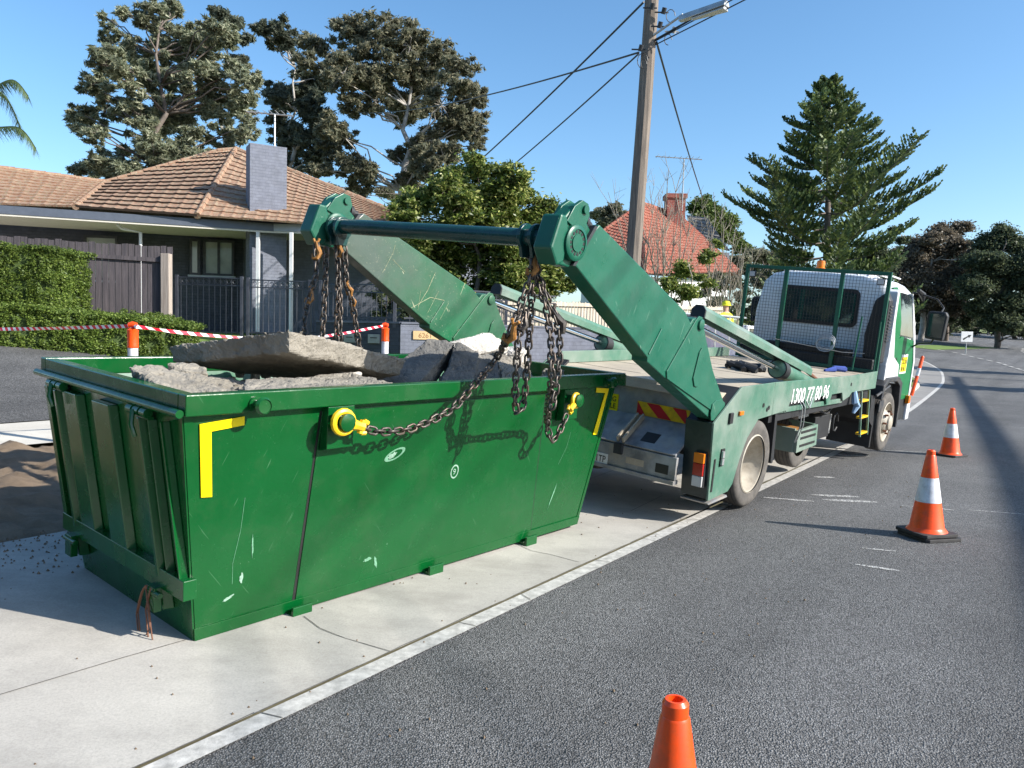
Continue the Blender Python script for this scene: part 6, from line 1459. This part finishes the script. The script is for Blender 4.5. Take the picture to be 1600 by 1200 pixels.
# hedges
def hedge(name, label, outline, ztop, seed, n, size, mat, rnd_=.12):
    rr = random.Random(seed); cx = sum(p[0] for p in outline) / len(outline); cy = sum(p[1] for p in outline) / len(outline); zb = ground(cx, cy)
    e = empty(name, (cx, cy, zb)); tag(e, label, 'hedge')
    zt = ztop if isinstance(ztop, list) else [ztop] * len(outline)
    inn = [(cx + (p[0] - cx) * .88, cy + (p[1] - cy) * .88) for p in outline]
    mb = MB(); N_ = len(outline); mb.add([(p[0] - cx, p[1] - cy, -.4) for p in inn] + [(p[0] - cx, p[1] - cy, zt[i] - zb - .14) for i, p in enumerate(inn)], [tuple(range(N_, 2 * N_))] + [(i, (i + 1) % N_, N_ + (i + 1) % N_, N_ + i) for i in range(N_)]); mb.build('branches', M['leafcore'], e)
    cents, rads = [], []
    # clumps over sides and top
    per = [(outline[i], outline[(i + 1) % N_], zt[i], zt[(i + 1) % N_]) for i in range(N_)]
    for a, b, za, zb_ in per:
        L = math.dist(a, b)
        for _ in range(int(L * (max(za, zb_) - zb) * 210)):
            t = rr.random(); x = a[0] + (b[0] - a[0]) * t; y = a[1] + (b[1] - a[1]) * t; zz = za + (zb_ - za) * t; k = .95; h = rr.uniform(-.35, zz - zb)
            if zz - zb - h < .15: k -= .05
            cents.append(((x - cx) * k, (y - cy) * k, h)); s = rr.uniform(.05, .085); rads.append((s, s, s))
    xs = [p[0] for p in outline]; ys = [p[1] for p in outline]
    def inside(x, y):
        c = False; j = N_ - 1
        for i in range(N_):
            if (outline[i][1] > y) != (outline[j][1] > y) and x < (outline[j][0] - outline[i][0]) * (y - outline[i][1]) / (outline[j][1] - outline[i][1]) + outline[i][0]: c = not c
            j = i
        return c
    A_ = (max(xs) - min(xs)) * (max(ys) - min(ys))
    def ztp(x, y):
        ws = [1 / (1e-3 + math.dist((x, y), p) ** 2) for p in outline]; return sum(w_ * z for w_, z in zip(ws, zt)) / sum(ws)
    for _ in range(int(A_ * 120)):
        x, y = rr.uniform(min(xs), max(xs)), rr.uniform(min(ys), max(ys))
        if inside(x, y): cents.append((x - cx, y - cy, ztp(x, y) - zb - .05 + rr.uniform(-.04, .03))); s = rr.uniform(.05, .10); rads.append((s, s, s * .8))
    leaves('foliage', cents, rads, n, size, mat, e, seed, 1.6)
M['leafcore'] = plain('hedge_inner_twigs', (.05, .08, .02), .95)
hedge('tall_hedge', 'tall clipped green hedge in front of the paling fence', [(-15.2, 13.2), (-11.0, 14.2), (-9.05, 15.0), (-8.85, 16.3), (-10.2, 16.9), (-15.2, 15.9)], 3.18, 31, 230000, .030, M['leaf_hedge'])
hedge('low_hedge', 'low clipped hedge with a rounded end, behind the left bollard', [(-14.5, 12.2), (-9.3, 13.75), (-7.3, 14.6), (-6.35, 15.2), (-6.4, 16.0), (-7.6, 16.3), (-9.6, 15.4), (-14.5, 14.0)], [2.05, 2.02, 1.86, 1.72, 1.76, 1.95, 2.05, 2.05], 32, 230000, .028, M['leaf_hedge'])
# Norfolk pine
def norfolk():
    D = 46; b0 = gbase(1290, D); e = empty('norfolk_pine', tuple(b0)); tag(e, 'tall symmetrical Norfolk pine with upswept tiers of branches, behind the truck cab', 'tree')
    rr = random.Random(12); top = at(1297, 126, D).z - b0.z; lean = (at(1297, 126, D).x - b0.x)
    wd_ = MB(); wd_.tube([(0, 0, -.3), (lean * .3, 0, top * .4), (lean * .8, 0, top * .85), (lean, 0, top)], [.32, .22, .08, .02], 8)
    V = []; Fc = []
    z = top * .985; k = 0; g = np.random.default_rng(4)
    while z > 1.0:
        t = 1 - z / top; Rr = min(.45 + 13.5 * t, 5.8) * rr.uniform(.78, 1.1)
        nb = 5; a0 = rr.uniform(0, 6.28); x0 = lean * z / top
        for j in range(nb):
            a = a0 + 2 * math.pi * j / nb + rr.uniform(-.18, .18); R2 = Rr * rr.uniform(.6, 1.12)
            dx, dy = math.cos(a), math.sin(a); P = []
            for i in range(9):
                u = i / 8; rz = z - .10 * R2 * u + .34 * R2 * u ** 2.3 * (1 if t > .1 else 1.5) - (.05 * R2 * math.sin(u * 3))
                P.append(Vector((x0 + dx * R2 * u, dy * R2 * u, rz)))
            wd_.tube(P, [.05 * (1 - u / 9) * (.4 + Rr / 8) for u in range(9)], 4)
            # branchlets: upswept finger rows
            nbl = int(14 + R2 * 12)
            for i in range(nbl):
                u = .22 + .78 * (i + rr.random()) / nbl; q = P[min(7, int(u * 8))].lerp(P[min(8, int(u * 8) + 1)], u * 8 - int(u * 8))
                L = (.42 + .45 * math.sin(min(1, (1.05 - u) * 2.2) * 1.57)) * (.5 + .1 * R2) ; sd0 = 1 if i % 2 else -1
                for s_ in (sd0,):
                    tip = q + Vector((-dy * s_ * L * .75 + dx * L * .35, dx * s_ * L * .75 + dy * L * .35, L * rr.uniform(.45, .95)))
                    ax = (tip - q); ln = ax.length; ax.normalize()
                    for m_ in range(5):
                        c = q.lerp(tip, .15 + .2 * m_ + .05 * rr.random()); w_ = .105 * (1.15 - m_ * .12)
                        o1 = ax.orthogonal().normalized(); o1 = Matrix.Rotation(rr.uniform(0, 6.28), 3, ax) @ o1
                        h = ax * ln * .17; b_ = len(V); V.extend([c - h, c + o1 * w_ + h * .2, c + h, c - o1 * w_ + h * .2]); Fc.append((b_, b_ + 1, b_ + 2, b_ + 3))
        z -= (.40 + .42 * min(1, t * 2.2)) * rr.uniform(.8, 1.2)
    wd_.build('trunk', M['bark'], e, smooth=True, autosmooth=False)
    me = bpy.data.meshes.new('crown'); me.from_pydata([tuple(v) for v in V], [], Fc); me.update(); me.materials.append(M['leaf_pine']); o = bpy.data.objects.new('crown', me); COL.objects.link(o); o.parent = e
norfolk()
# trees beyond the road bend
grp = 'trees beyond the road bend'
def blobtree(px_, D, L, mat, lab, seed, n=16000, size=.24, bark=None, **kw):
    b0 = gbase(px_, D); return tree('dense_tree', lab, 'tree', b0, px_blobs(D, b0, L, 1.), .3, int(n * 1.5), size * .66, mat, bark or M['bark'], seed=seed, group=grp, sub=20, subr=(.35, .6), **kw)
blobtree(1440, 78, [(1470, 365, 20), (1500, 358, 16), (1440, 385, 24), (1485, 390, 26), (1410, 400, 22), (1455, 420, 28), (1500, 425, 26), (1425, 440, 26), (1470, 455, 26), (1510, 380, 12), (1395, 425, 16), (1430, 410, 22), (1455, 375, 18), (1490, 440, 26), (1440, 470, 26), (1410, 465, 24), (1490, 475, 24), (1520, 400, 16), (1385, 450, 20)], M['leaf_brown'], 'brownish bare looking tree right of the pine', 41, 110000, .25, M['whitebark'])
blobtree(1560, 72, [(1565, 365, 22), (1545, 385, 24), (1590, 385, 22), (1535, 415, 28), (1580, 420, 30), (1550, 445, 28), (1600, 440, 28), (1520, 455, 24), (1575, 475, 26), (1620, 400, 26), (1530, 480, 20), (1545, 405, 22), (1610, 430, 30), (1515, 440, 22), (1600, 480, 28), (1650, 450, 34), (1550, 500, 22), (1580, 505, 22), (1620, 505, 24)], M['leaf_dark'], 'dark green dense tree at the right edge of the view', 42, 140000, .22)
blobtree(1480, 80, [(1480, 470, 20), (1500, 485, 18), (1460, 480, 18), (1520, 490, 18), (1440, 495, 18), (1480, 500, 14), (1510, 505, 12)], M['leaf_dark'], 'lower dark bush under the brownish tree', 43, 16000, .2)
blobtree(1370, 70, [(1370, 395, 20), (1390, 410, 18), (1350, 410, 18), (1375, 430, 22), (1400, 360, 10), (1410, 375, 10), (1350, 440, 20)], M['leaf_dark'], 'dark tree low behind the right side of the pine', 44, 26000, .22)
blobtree(1190, 60, [(1185, 400, 20), (1210, 410, 20), (1160, 410, 16), (1230, 430, 20), (1190, 435, 20), (1250, 400, 14)], M['leaf_euc'], 'olive bushes low behind the left side of the pine', 45, 26000, .2)
blobtree(1590, 95, [(1600, 480, 20), (1640, 470, 30), (1630, 440, 26), (1560, 485, 20), (1500, 490, 18), (1540, 490, 20), (1590, 495, 20), (1450, 490, 18), (1420, 480, 20), (1400, 470, 22), (1620, 500, 18), (1475, 480, 18), (1400, 510, 16), (1440, 512, 16), (1480, 508, 18), (1520, 512, 18), (1560, 514, 18), (1600, 516, 18), (1640, 518, 20)], M['leaf_dark'], 'dark undergrowth beyond the far verge', 46, 60000, .25)
blobtree(900, 90, [(905, 345, 10), (1030, 330, 8), (1000, 345, 12), (890, 352, 8)], M['leaf_euc'], 'far low treetops between the bush and the red roof', 47, 9000, .3)
# shade trees on the far right, out of view, throwing the bands of shade over the bend
for i, (x, y, h, r_) in enumerate(((25.5, 26.3, 6.5, 1.6), (31, 25.3, 7, 1.7), (37, 25.5, 6.5, 1.8), (32.5, 38.2, 7, 2.2), (40, 37, 7.5, 2.4), (88, 66, 11, 4), (97, 68, 11, 4), (76, 58, 10, 3.0))):
    z = ground(x, y); b0 = Vector((x, y, z)); rr = random.Random(i)
    tree('unseen_street_tree', 'leafy street tree out of view on the right', 'tree', b0, [(rr.uniform(-r_, r_), rr.uniform(-r_ * .5, r_ * .5), h * rr.uniform(.6, 1), r_ * .6) for _ in range(7)], .2, 5000, .4, M['leaf_dark'], M['bark'], seed=50 + i, group='street trees on the right', sub=6)
for i, (x, y) in enumerate(((-16, -9), (-10, -13), (-3, -15), (-20, -3), (4, -17), (-22, 3))):  # added out of view to cut low sky light on rear-facing sides
    z = ground(x, y); rr = random.Random(70 + i)
    tree('unseen_street_tree', 'dense dark tree added unseen behind the viewer to block low sky', 'tree', Vector((x, y, z)), [(rr.uniform(-3, 3), rr.uniform(-2, 2), rr.uniform(1.5, 7), 2.2) for _ in range(9)], .2, 4000, .7, M['leaf_dark'], M['bark'], seed=80 + i, group='unseen trees added to cut sky light behind the viewer', sub=6, subr=(.4, .7), twigs=False)
# palm fronds at the left edge
def palm():
    b0 = gbase(-75, 24); e = empty('palm_tree', tuple(b0)); tag(e, 'palm tree with arching fronds reaching in at the left edge', 'palm tree'); mb = MB()
    top = at(-75, 150, 24) - b0; mb.tube([(0, 0, -.2), (top.x * .5, 0, top.z * .5), tuple(top)], [.22, .17, .15], 10); mb.build('trunk', M['bark'], e, smooth=True)
    rr = random.Random(3)
    for k in range(14):
        a = 2 * math.pi * k / 14; fr = MB(); el_ = rr.uniform(.2, 1.0); L = 2.7
        if k == 0: tips = [at(-20, 140, 23.6), at(20, 125, 23.5), at(44, 150, 23.5)]
        elif k == 1: tips = [at(-20, 195, 23.6), at(30, 200, 23.4), at(56, 232, 23.4)]
        else: tips = None
        if tips: P = smoothpath([tuple(top)] + [tuple(q - b0) for q in tips], 7)
        else: P = smoothpath([tuple(top), tuple(top + Vector((math.cos(a) * .9, math.sin(a) * .9, el_))), tuple(top + Vector((math.cos(a) * 1.9, math.sin(a) * 1.9, el_ * .9))), tuple(top + Vector((math.cos(a) * 2.6, math.sin(a) * 2.6, el_ * .9 - 1.1)))], 7)
        if not tips and math.cos(a) > .3: continue
        fr.tube(P, [.02] * len(P), 4)
        for i in range(4, len(P)):
            t = (P[i] - P[i - 1]).normalized(); s_ = t.cross(Vector((0, 0, 1))).normalized(); hh = .55 * (1 - .5 * i / len(P))
            for m_ in range(7):
                c = P[i - 1].lerp(P[i], m_ / 7)
                for sg in (-1, 1):
                    tip = c + s_ * sg * hh * rr.uniform(.4, .8) + Vector((0, 0, -hh * rr.uniform(.5, 1.1))) + t * .12; b_ = len(fr.v); fr.v += [tuple(c), tuple(c + t * .03), tuple(tip)]; fr.f.append((b_, b_ + 1, b_ + 2))
        fr.build('frond', M['leaf_palm'], e)
palm()
# bare twiggy shrubs by the red house
def twigs(name, label, px_, D, tops, mat, seed, r0=.035, sub=5, leavesn=0):
    b0 = gbase(px_, D); e = empty(name, tuple(b0)); tag(e, label, 'shrub'); rr = random.Random(seed); mb = MB(); cents, rads = [], []
    for (tx, ty) in tops:
        tp = at(tx, ty, D + rr.uniform(-.8, .8)) - b0; s0 = Vector((tp.x * .25 + rr.uniform(-.3, .3), rr.uniform(-.2, .2), 0)); P = limb(mb, s0, tp, r0, .007, rr, .03, 6)
        for k in range(sub):
            q = P[rr.randint(2, 5)]; d = (tp - s0).normalized() * rr.uniform(.5, 1.3) + Vector((rr.uniform(-.7, .7), rr.uniform(-.4, .4), rr.uniform(0, .6))); P2 = limb(mb, q, q + d, .011, .004, rr, .05, 3); cents.append(tuple(q + d * .6)); rads.append((.3, .3, .3))
            for _ in range(2): limb(mb, P2[-2], P2[-2] + Vector((rr.uniform(-.4, .4), rr.uniform(-.3, .3), rr.uniform(.1, .6))), .006, .003, rr, .05, 2)
    mb.build('branches', M['twig'], e)
    if leavesn: leaves('foliage', cents, rads, leavesn, .07, mat, e, seed, 1.8)
twigs('bare_shrub', 'tall bare twiggy shrub in front of the red tiled roof', 1035, 27, [(1000, 300), (1015, 290), (1030, 300), (1045, 265), (1050, 320), (1064, 300), (1080, 330), (965, 330), (985, 345), (1010, 350), (1070, 250), (1040, 350), (1020, 380), (1090, 370), (950, 300), (1000, 400), (1060, 400), (1030, 410)], None, 3, sub=7)
twigs('bare_shrub', 'bare twiggy shrub between the red roof and the truck headboard', 1130, 26, [(1115, 380), (1130, 360), (1150, 350), (1140, 400), (1160, 400), (1120, 420), (1105, 400), (1115, 300), (1170, 430), (1150, 440)], None, 4, sub=7)
b0 = gbase(1080, 25); tree('garden_shrub', 'loose yellow green shrub under the red roof, behind the picket fence', 'shrub', b0, px_blobs(25, b0, [(1045, 440, 22), (1075, 425, 24), (1105, 400, 20), (1030, 460, 20), (1070, 455, 24), (1100, 440, 20), (1120, 380, 12), (1050, 470, 16)], .3), .05, 14000, .06, M['leaf_bush'], M['twig'], seed=61, sub=9, subr=(.2, .5), elong=2.4)
b0 = gbase(1110, 30); tree('garden_shrub', 'dark shrub behind the bare twigs next to the headboard', 'shrub', b0, px_blobs(30, b0, [(1130, 440, 24), (1150, 455, 22), (1100, 455, 20), (1170, 420, 18), (1120, 470, 20), (1160, 480, 20)], .3), .05, 9000, .09, M['leaf_dark'], M['twig'], seed=62, sub=8)

# ------------------------------------------------------------------ the red roofed house
rh = empty('red_roof_house', (0, 0, 0)); tag(rh, 'white house with a steep red tiled roof and red brick chimney', 'house')
A_, B_, C_, T_r = at(895, 395, 37), at(1008, 428, 34.5), at(1160, 425, 38), at(1003, 318, 39.5); T2 = at(1068, 340, 42)
tiled('roof', [(0, A_), (1, T_r + Vector((-.05, 0, 0)))], [(0, B_), (1, T_r)], 22, [M['redroof'], M['redroof']], parent=rh, tw=.3)
tiled('roof', [(0, B_), (1, T_r)], [(0, C_), (1, T2)], 22, [M['redroof'], M['redroof']], parent=rh)
ridge('ridge_tiles', [B_, T_r], M['redroof'], rh, .12); ridge('ridge_tiles', [T_r, T2], M['redroof'], rh, .12); ridge('ridge_tiles', [A_, T_r], M['redroof'], rh, .1)
mb = MB(); polyface(mb, [A_, T_r, T2, C_, C_ + Vector((2, 7, 0)), A_ + Vector((2, 9, 0))]); mb.build('rear_roof', M['redroof'], rh)
mb = MB(); zc = B_.z; mb.prism([(A_.x + .5, A_.y + .5), (B_.x, B_.y + .6), (C_.x - .6, C_.y + .4), (C_.x, C_.y + 6), (A_.x + 2, A_.y + 7)], 2, .8, min(A_.z, B_.z, C_.z) - .05); mb.build('wall', M['whitepost'], rh)
cc = at(1050, 322, 40.5); mb = MB(); mb.box(cc.x - .32, cc.x + .62, cc.y - .4, cc.y + .5, cc.z - 2.6, cc.z + .35); mb.box(cc.x - .40, cc.x + .70, cc.y - .47, cc.y + .57, cc.z + .355, cc.z + .58)
o = mb.build('chimney', M['redbrick'], rh)
g0 = empty('grey_roof_house', (0, 0, 0)); tag(g0, 'grey tiled roof end of the next house, right of the red brick chimney', 'house')
tiled('roof', [(0, at(1085, 378, 44)), (1, at(1072, 336, 47))], [(0, at(1140, 392, 44)), (1, at(1105, 340, 47))], 8, [M['greyroof'], M['tileshade']], parent=g0)
mb = MB(); p0, p1 = at(1085, 380, 44.5), at(1140, 392, 44.5); mb.prism([(p0.x, p0.y), (p1.x, p1.y), (p1.x + 1, p1.y + 5), (p0.x, p0.y + 5)], 2, .8, p1.z - .1); mb.build('wall', M['whitepost'], g0)

# ------------------------------------------------------------------ utility vehicle and worker behind the truck bed
ut = empty('work_ute', (5.0, 19.5, ground(5, 19.5))); tag(ut, 'white work ute with ladder racks and red and white boxes, parked behind the truck bed', 'ute')
p = at(1125, 545, 19.5); ut.location = (p.x, p.y, ground(p.x, p.y)); ut.rotation_euler = (0, 0, R(-38)); gz = ut.location.z
mb = MB(); mb.prism([(-1.2, .45), (2.9, .45), (3.0, .9), (2.9, 1.05), (1.9, 1.15), (1.35, 1.78), (.1, 1.8), (0, 1.0), (-1.2, 1.0)], 0, -.85, .85) if 0 else mb.prism([(-2.3, .45), (2.2, .45), (2.3, .85), (2.2, 1.05), (1.45, 1.15), (.95, 1.75), (-.35, 1.78), (-.45, 1.0), (-2.3, 1.0)], 0, -.85, .85); mb.build('body', M['white'], ut, bevel=.05)
mb = MB(); mb.prism([(1.32, 1.18), (.93, 1.68), (-.28, 1.70), (-.3, 1.15)], 0, -.86, .86); mb.build('side_glass', M['glass'], ut)
for x in (-.87, .67):
    for y in (-1.5, 1.5): mb = MB(); mb.lathe([(.2, 0), (.32, 0), (.35, .03), (.35, .17), (.32, .2), (.2, .2)], (x, y, .35), (1, 0, 0), 24); mb.build('wheel', M['tyre'], ut, smooth=True)
mb = MB()
for y in (-2.2, -1.4, -.6): mb.tube([(-.8, y, 1.0), (-.8, y, 1.95), (.8, y, 1.95), (.8, y, 1.0)], .025, 6)
for x in (-.8, .8): mb.tube([(x, -2.3, 1.95), (x, -.4, 1.95)], .025, 6)
for x in (-.5, -.1): mb.tube([(x, -2.6, 2.0), (x, 1.0, 2.0)], .03, 6)
for k in range(9): mb.tube([(-.5, -2.4 + k * .38, 2.0), (-.1, -2.4 + k * .38, 2.0)], .015, 5)
mb.build('ladder_rack', M['galv'], ut)
mb = MB(); mb.box(-.6, .1, -2.15, -1.3, 1.0, 1.45); mb.build('tool_box', M['galv'], ut, bevel=.01)
mb = MB(); mb.box(-.80, -.1, -1.1, -.6, 1.0, 1.3); mb.build('red_box', plain('red_box', (.6, .03, .05), .5), ut, bevel=.01)
# worker
def person(loc, rz, label):
    e = empty('person', loc, rz); tag(e, label, 'person')
    J = {'pel': (0, 0, .95), 'sp': (0, .02, 1.2), 'ch': (0, .02, 1.40), 'nk': (0, .03, 1.52), 'hd': (0, .04, 1.62), 'ht': (0, .03, 1.74),
         'ls': (-.19, .02, 1.42), 'le': (-.26, .05, 1.15), 'lh': (-.22, .22, .98), 'rs': (.19, .02, 1.42), 're': (.27, .05, 1.15), 'rh': (.20, .24, 1.02),
         'lp': (-.10, 0, .90), 'lk': (-.12, .03, .50), 'la': (-.13, 0, .09), 'lt': (-.14, .16, .04), 'rp': (.10, 0, .90), 'rk': (.12, .04, .50), 'ra': (.13, -.02, .09), 'rt': (.14, .14, .04)}
    Rd = dict(pel=.15, sp=.15, ch=.165, nk=.06, hd=.095, ht=.075, ls=.075, le=.05, lh=.035, rs=.075, re=.05, rh=.035, lp=.10, lk=.065, la=.045, lt=.04, rp=.10, rk=.065, ra=.045, rt=.04)
    E_ = [('pel', 'sp'), ('sp', 'ch'), ('ch', 'nk'), ('nk', 'hd'), ('hd', 'ht'), ('ch', 'ls'), ('ls', 'le'), ('le', 'lh'), ('ch', 'rs'), ('rs', 're'), ('re', 'rh'), ('pel', 'lp'), ('lp', 'lk'), ('lk', 'la'), ('la', 'lt'), ('pel', 'rp'), ('rp', 'rk'), ('rk', 'ra'), ('ra', 'rt')]
    for sgn, h, pre in ((-1, 'lh', 'l'), (1, 'rh', 'r')):
        hx, hy, hz = J[h]
        for k in range(4): J[pre + 'f%d' % k] = (hx + (k - 1.5) * .018, hy + .075, hz - .02); Rd[pre + 'f%d' % k] = .009; E_.append((h, pre + 'f%d' % k))
        J[pre + 'th'] = (hx - sgn * .045, hy + .04, hz + .01); Rd[pre + 'th'] = .01; E_.append((h, pre + 'th'))
    ks = list(J); me = bpy.data.meshes.new('body'); me.from_pydata([J[k] for k in ks], [(ks.index(a), ks.index(b)) for a, b in E_], []); ob = bpy.data.objects.new('body', me); COL.objects.link(ob); ob.parent = e
    md = ob.modifiers.new('skin', 'SKIN'); lay = me.skin_vertices[0] if me.skin_vertices else None
    if lay is None:
        bm = bmesh.new(); bm.from_mesh(me); bm.verts.layers.skin.verify(); bm.to_mesh(me); bm.free(); lay = me.skin_vertices[0]
    for i, k in enumerate(ks): lay.data[i].radius = (Rd[k], Rd[k] * .8)
    lay.data[0].use_root = True
    ob.modifiers.new('sub', 'SUBSURF').levels = 2; ob.modifiers['sub'].render_levels = 2
    bpy.context.view_layer.update(); dg = bpy.context.evaluated_depsgraph_get(); m2 = bpy.data.meshes.new_from_object(ob.evaluated_get(dg)); ob.modifiers.clear(); ob.data = m2
    m2.materials.clear(); m2.materials.append(M['skin']); m2.materials.append(M['navy']); m2.materials.append(M['hivis'])
    for p_ in m2.polygons:
        c = p_.center; p_.use_smooth = True; p_.material_index = 1 if c.z < .97 and abs(c.y) < .21 and not (abs(c.x) > .17 and c.y > .1) else (2 if c.z < 1.50 and not (c.y > .15) else 0)
    mb = MB(); mb.lathe([(.14, 0), (.135, .01), (.108, .02), (.105, .08), (.07, .12), (0, .13)], (0, .03, 1.69), (0, 0, 1), 20); mb.build('hat', M['hivis'], e, smooth=True)
p = at(1134, 520, 20.5)
person((p.x, p.y, at(1134, 471, 20.5).z - 1.80), R(30), 'worker in a yellow hi-vis shirt and yellow hat, behind the truck bed')

# ------------------------------------------------------------------ signs and posts by the bend
def delin(x, y, label, tilt):
    e = empty('marker_post', (x, y, ground(x, y) + .1)); e.rotation_euler = (0, R(tilt), 0); tag(e, label, 'marker post')
    mb = MB(); mb.lathe([(.05, 0), (.05, 1.20), (.03, 1.24)], (0, 0, 0), (0, 0, 1), 16); mb.build('post', M['orange'], e, smooth=True)
    mb = MB(); mb.lathe([(.053, .62), (.053, .86)], (0, 0, 0), (0, 0, 1), 16); mb.build('reflective_sleeve', M['coneband'], e, smooth=True)
p = at(1425, 601, 23.2); delin(p.x, p.y, 'leaning orange and white marker post on the grass verge by the bend', 13)
sg = empty('road_sign', tuple(at(1510, 540, 60))); tag(sg, 'small white direction sign with a black arrow on the traffic island', 'sign')
mb = MB(); mb.box(-.45, .45, -.02, .02, .3, 1.1); pn = mb.build('panel', M['signwhite'], sg)
mb = MB(); mb.prism([(-.32, .48), (-.26, .42), (.1, .68), (.16, .6), (.34, .84), (.06, .84), (.08, .76), (-.3, .56)], 1, -.026, -.0205); mb.build('arrow', M['ink'], pn)
mb = MB(); mb.cyl((0, .03, -1.3), (0, .03, 1.0), .035); mb.build('post', M['galv'], sg)
# post and rail fence beyond
fe = empty('rail_fence', (0, 0, 0)); tag(fe, 'low post and rail fence along the far side of the road', 'fence'); mb = MB(); P = [at(1420 + i * 25, 498 + i * 1.9, 96 + i * 1.5) for i in range(9)]
for dz in (0, -.5):
    mb = MB(); mb.tube([p_ + Vector((0, 0, dz)) for p_ in P], .07, 4); mb.build('rail', M['dark'], fe)

for q in P: m2 = MB(); m2.box(q.x - .1, q.x + .1, q.y - .1, q.y + .1, q.z - 1.4, q.z + .15); m2.build('post', M['dark'], fe)
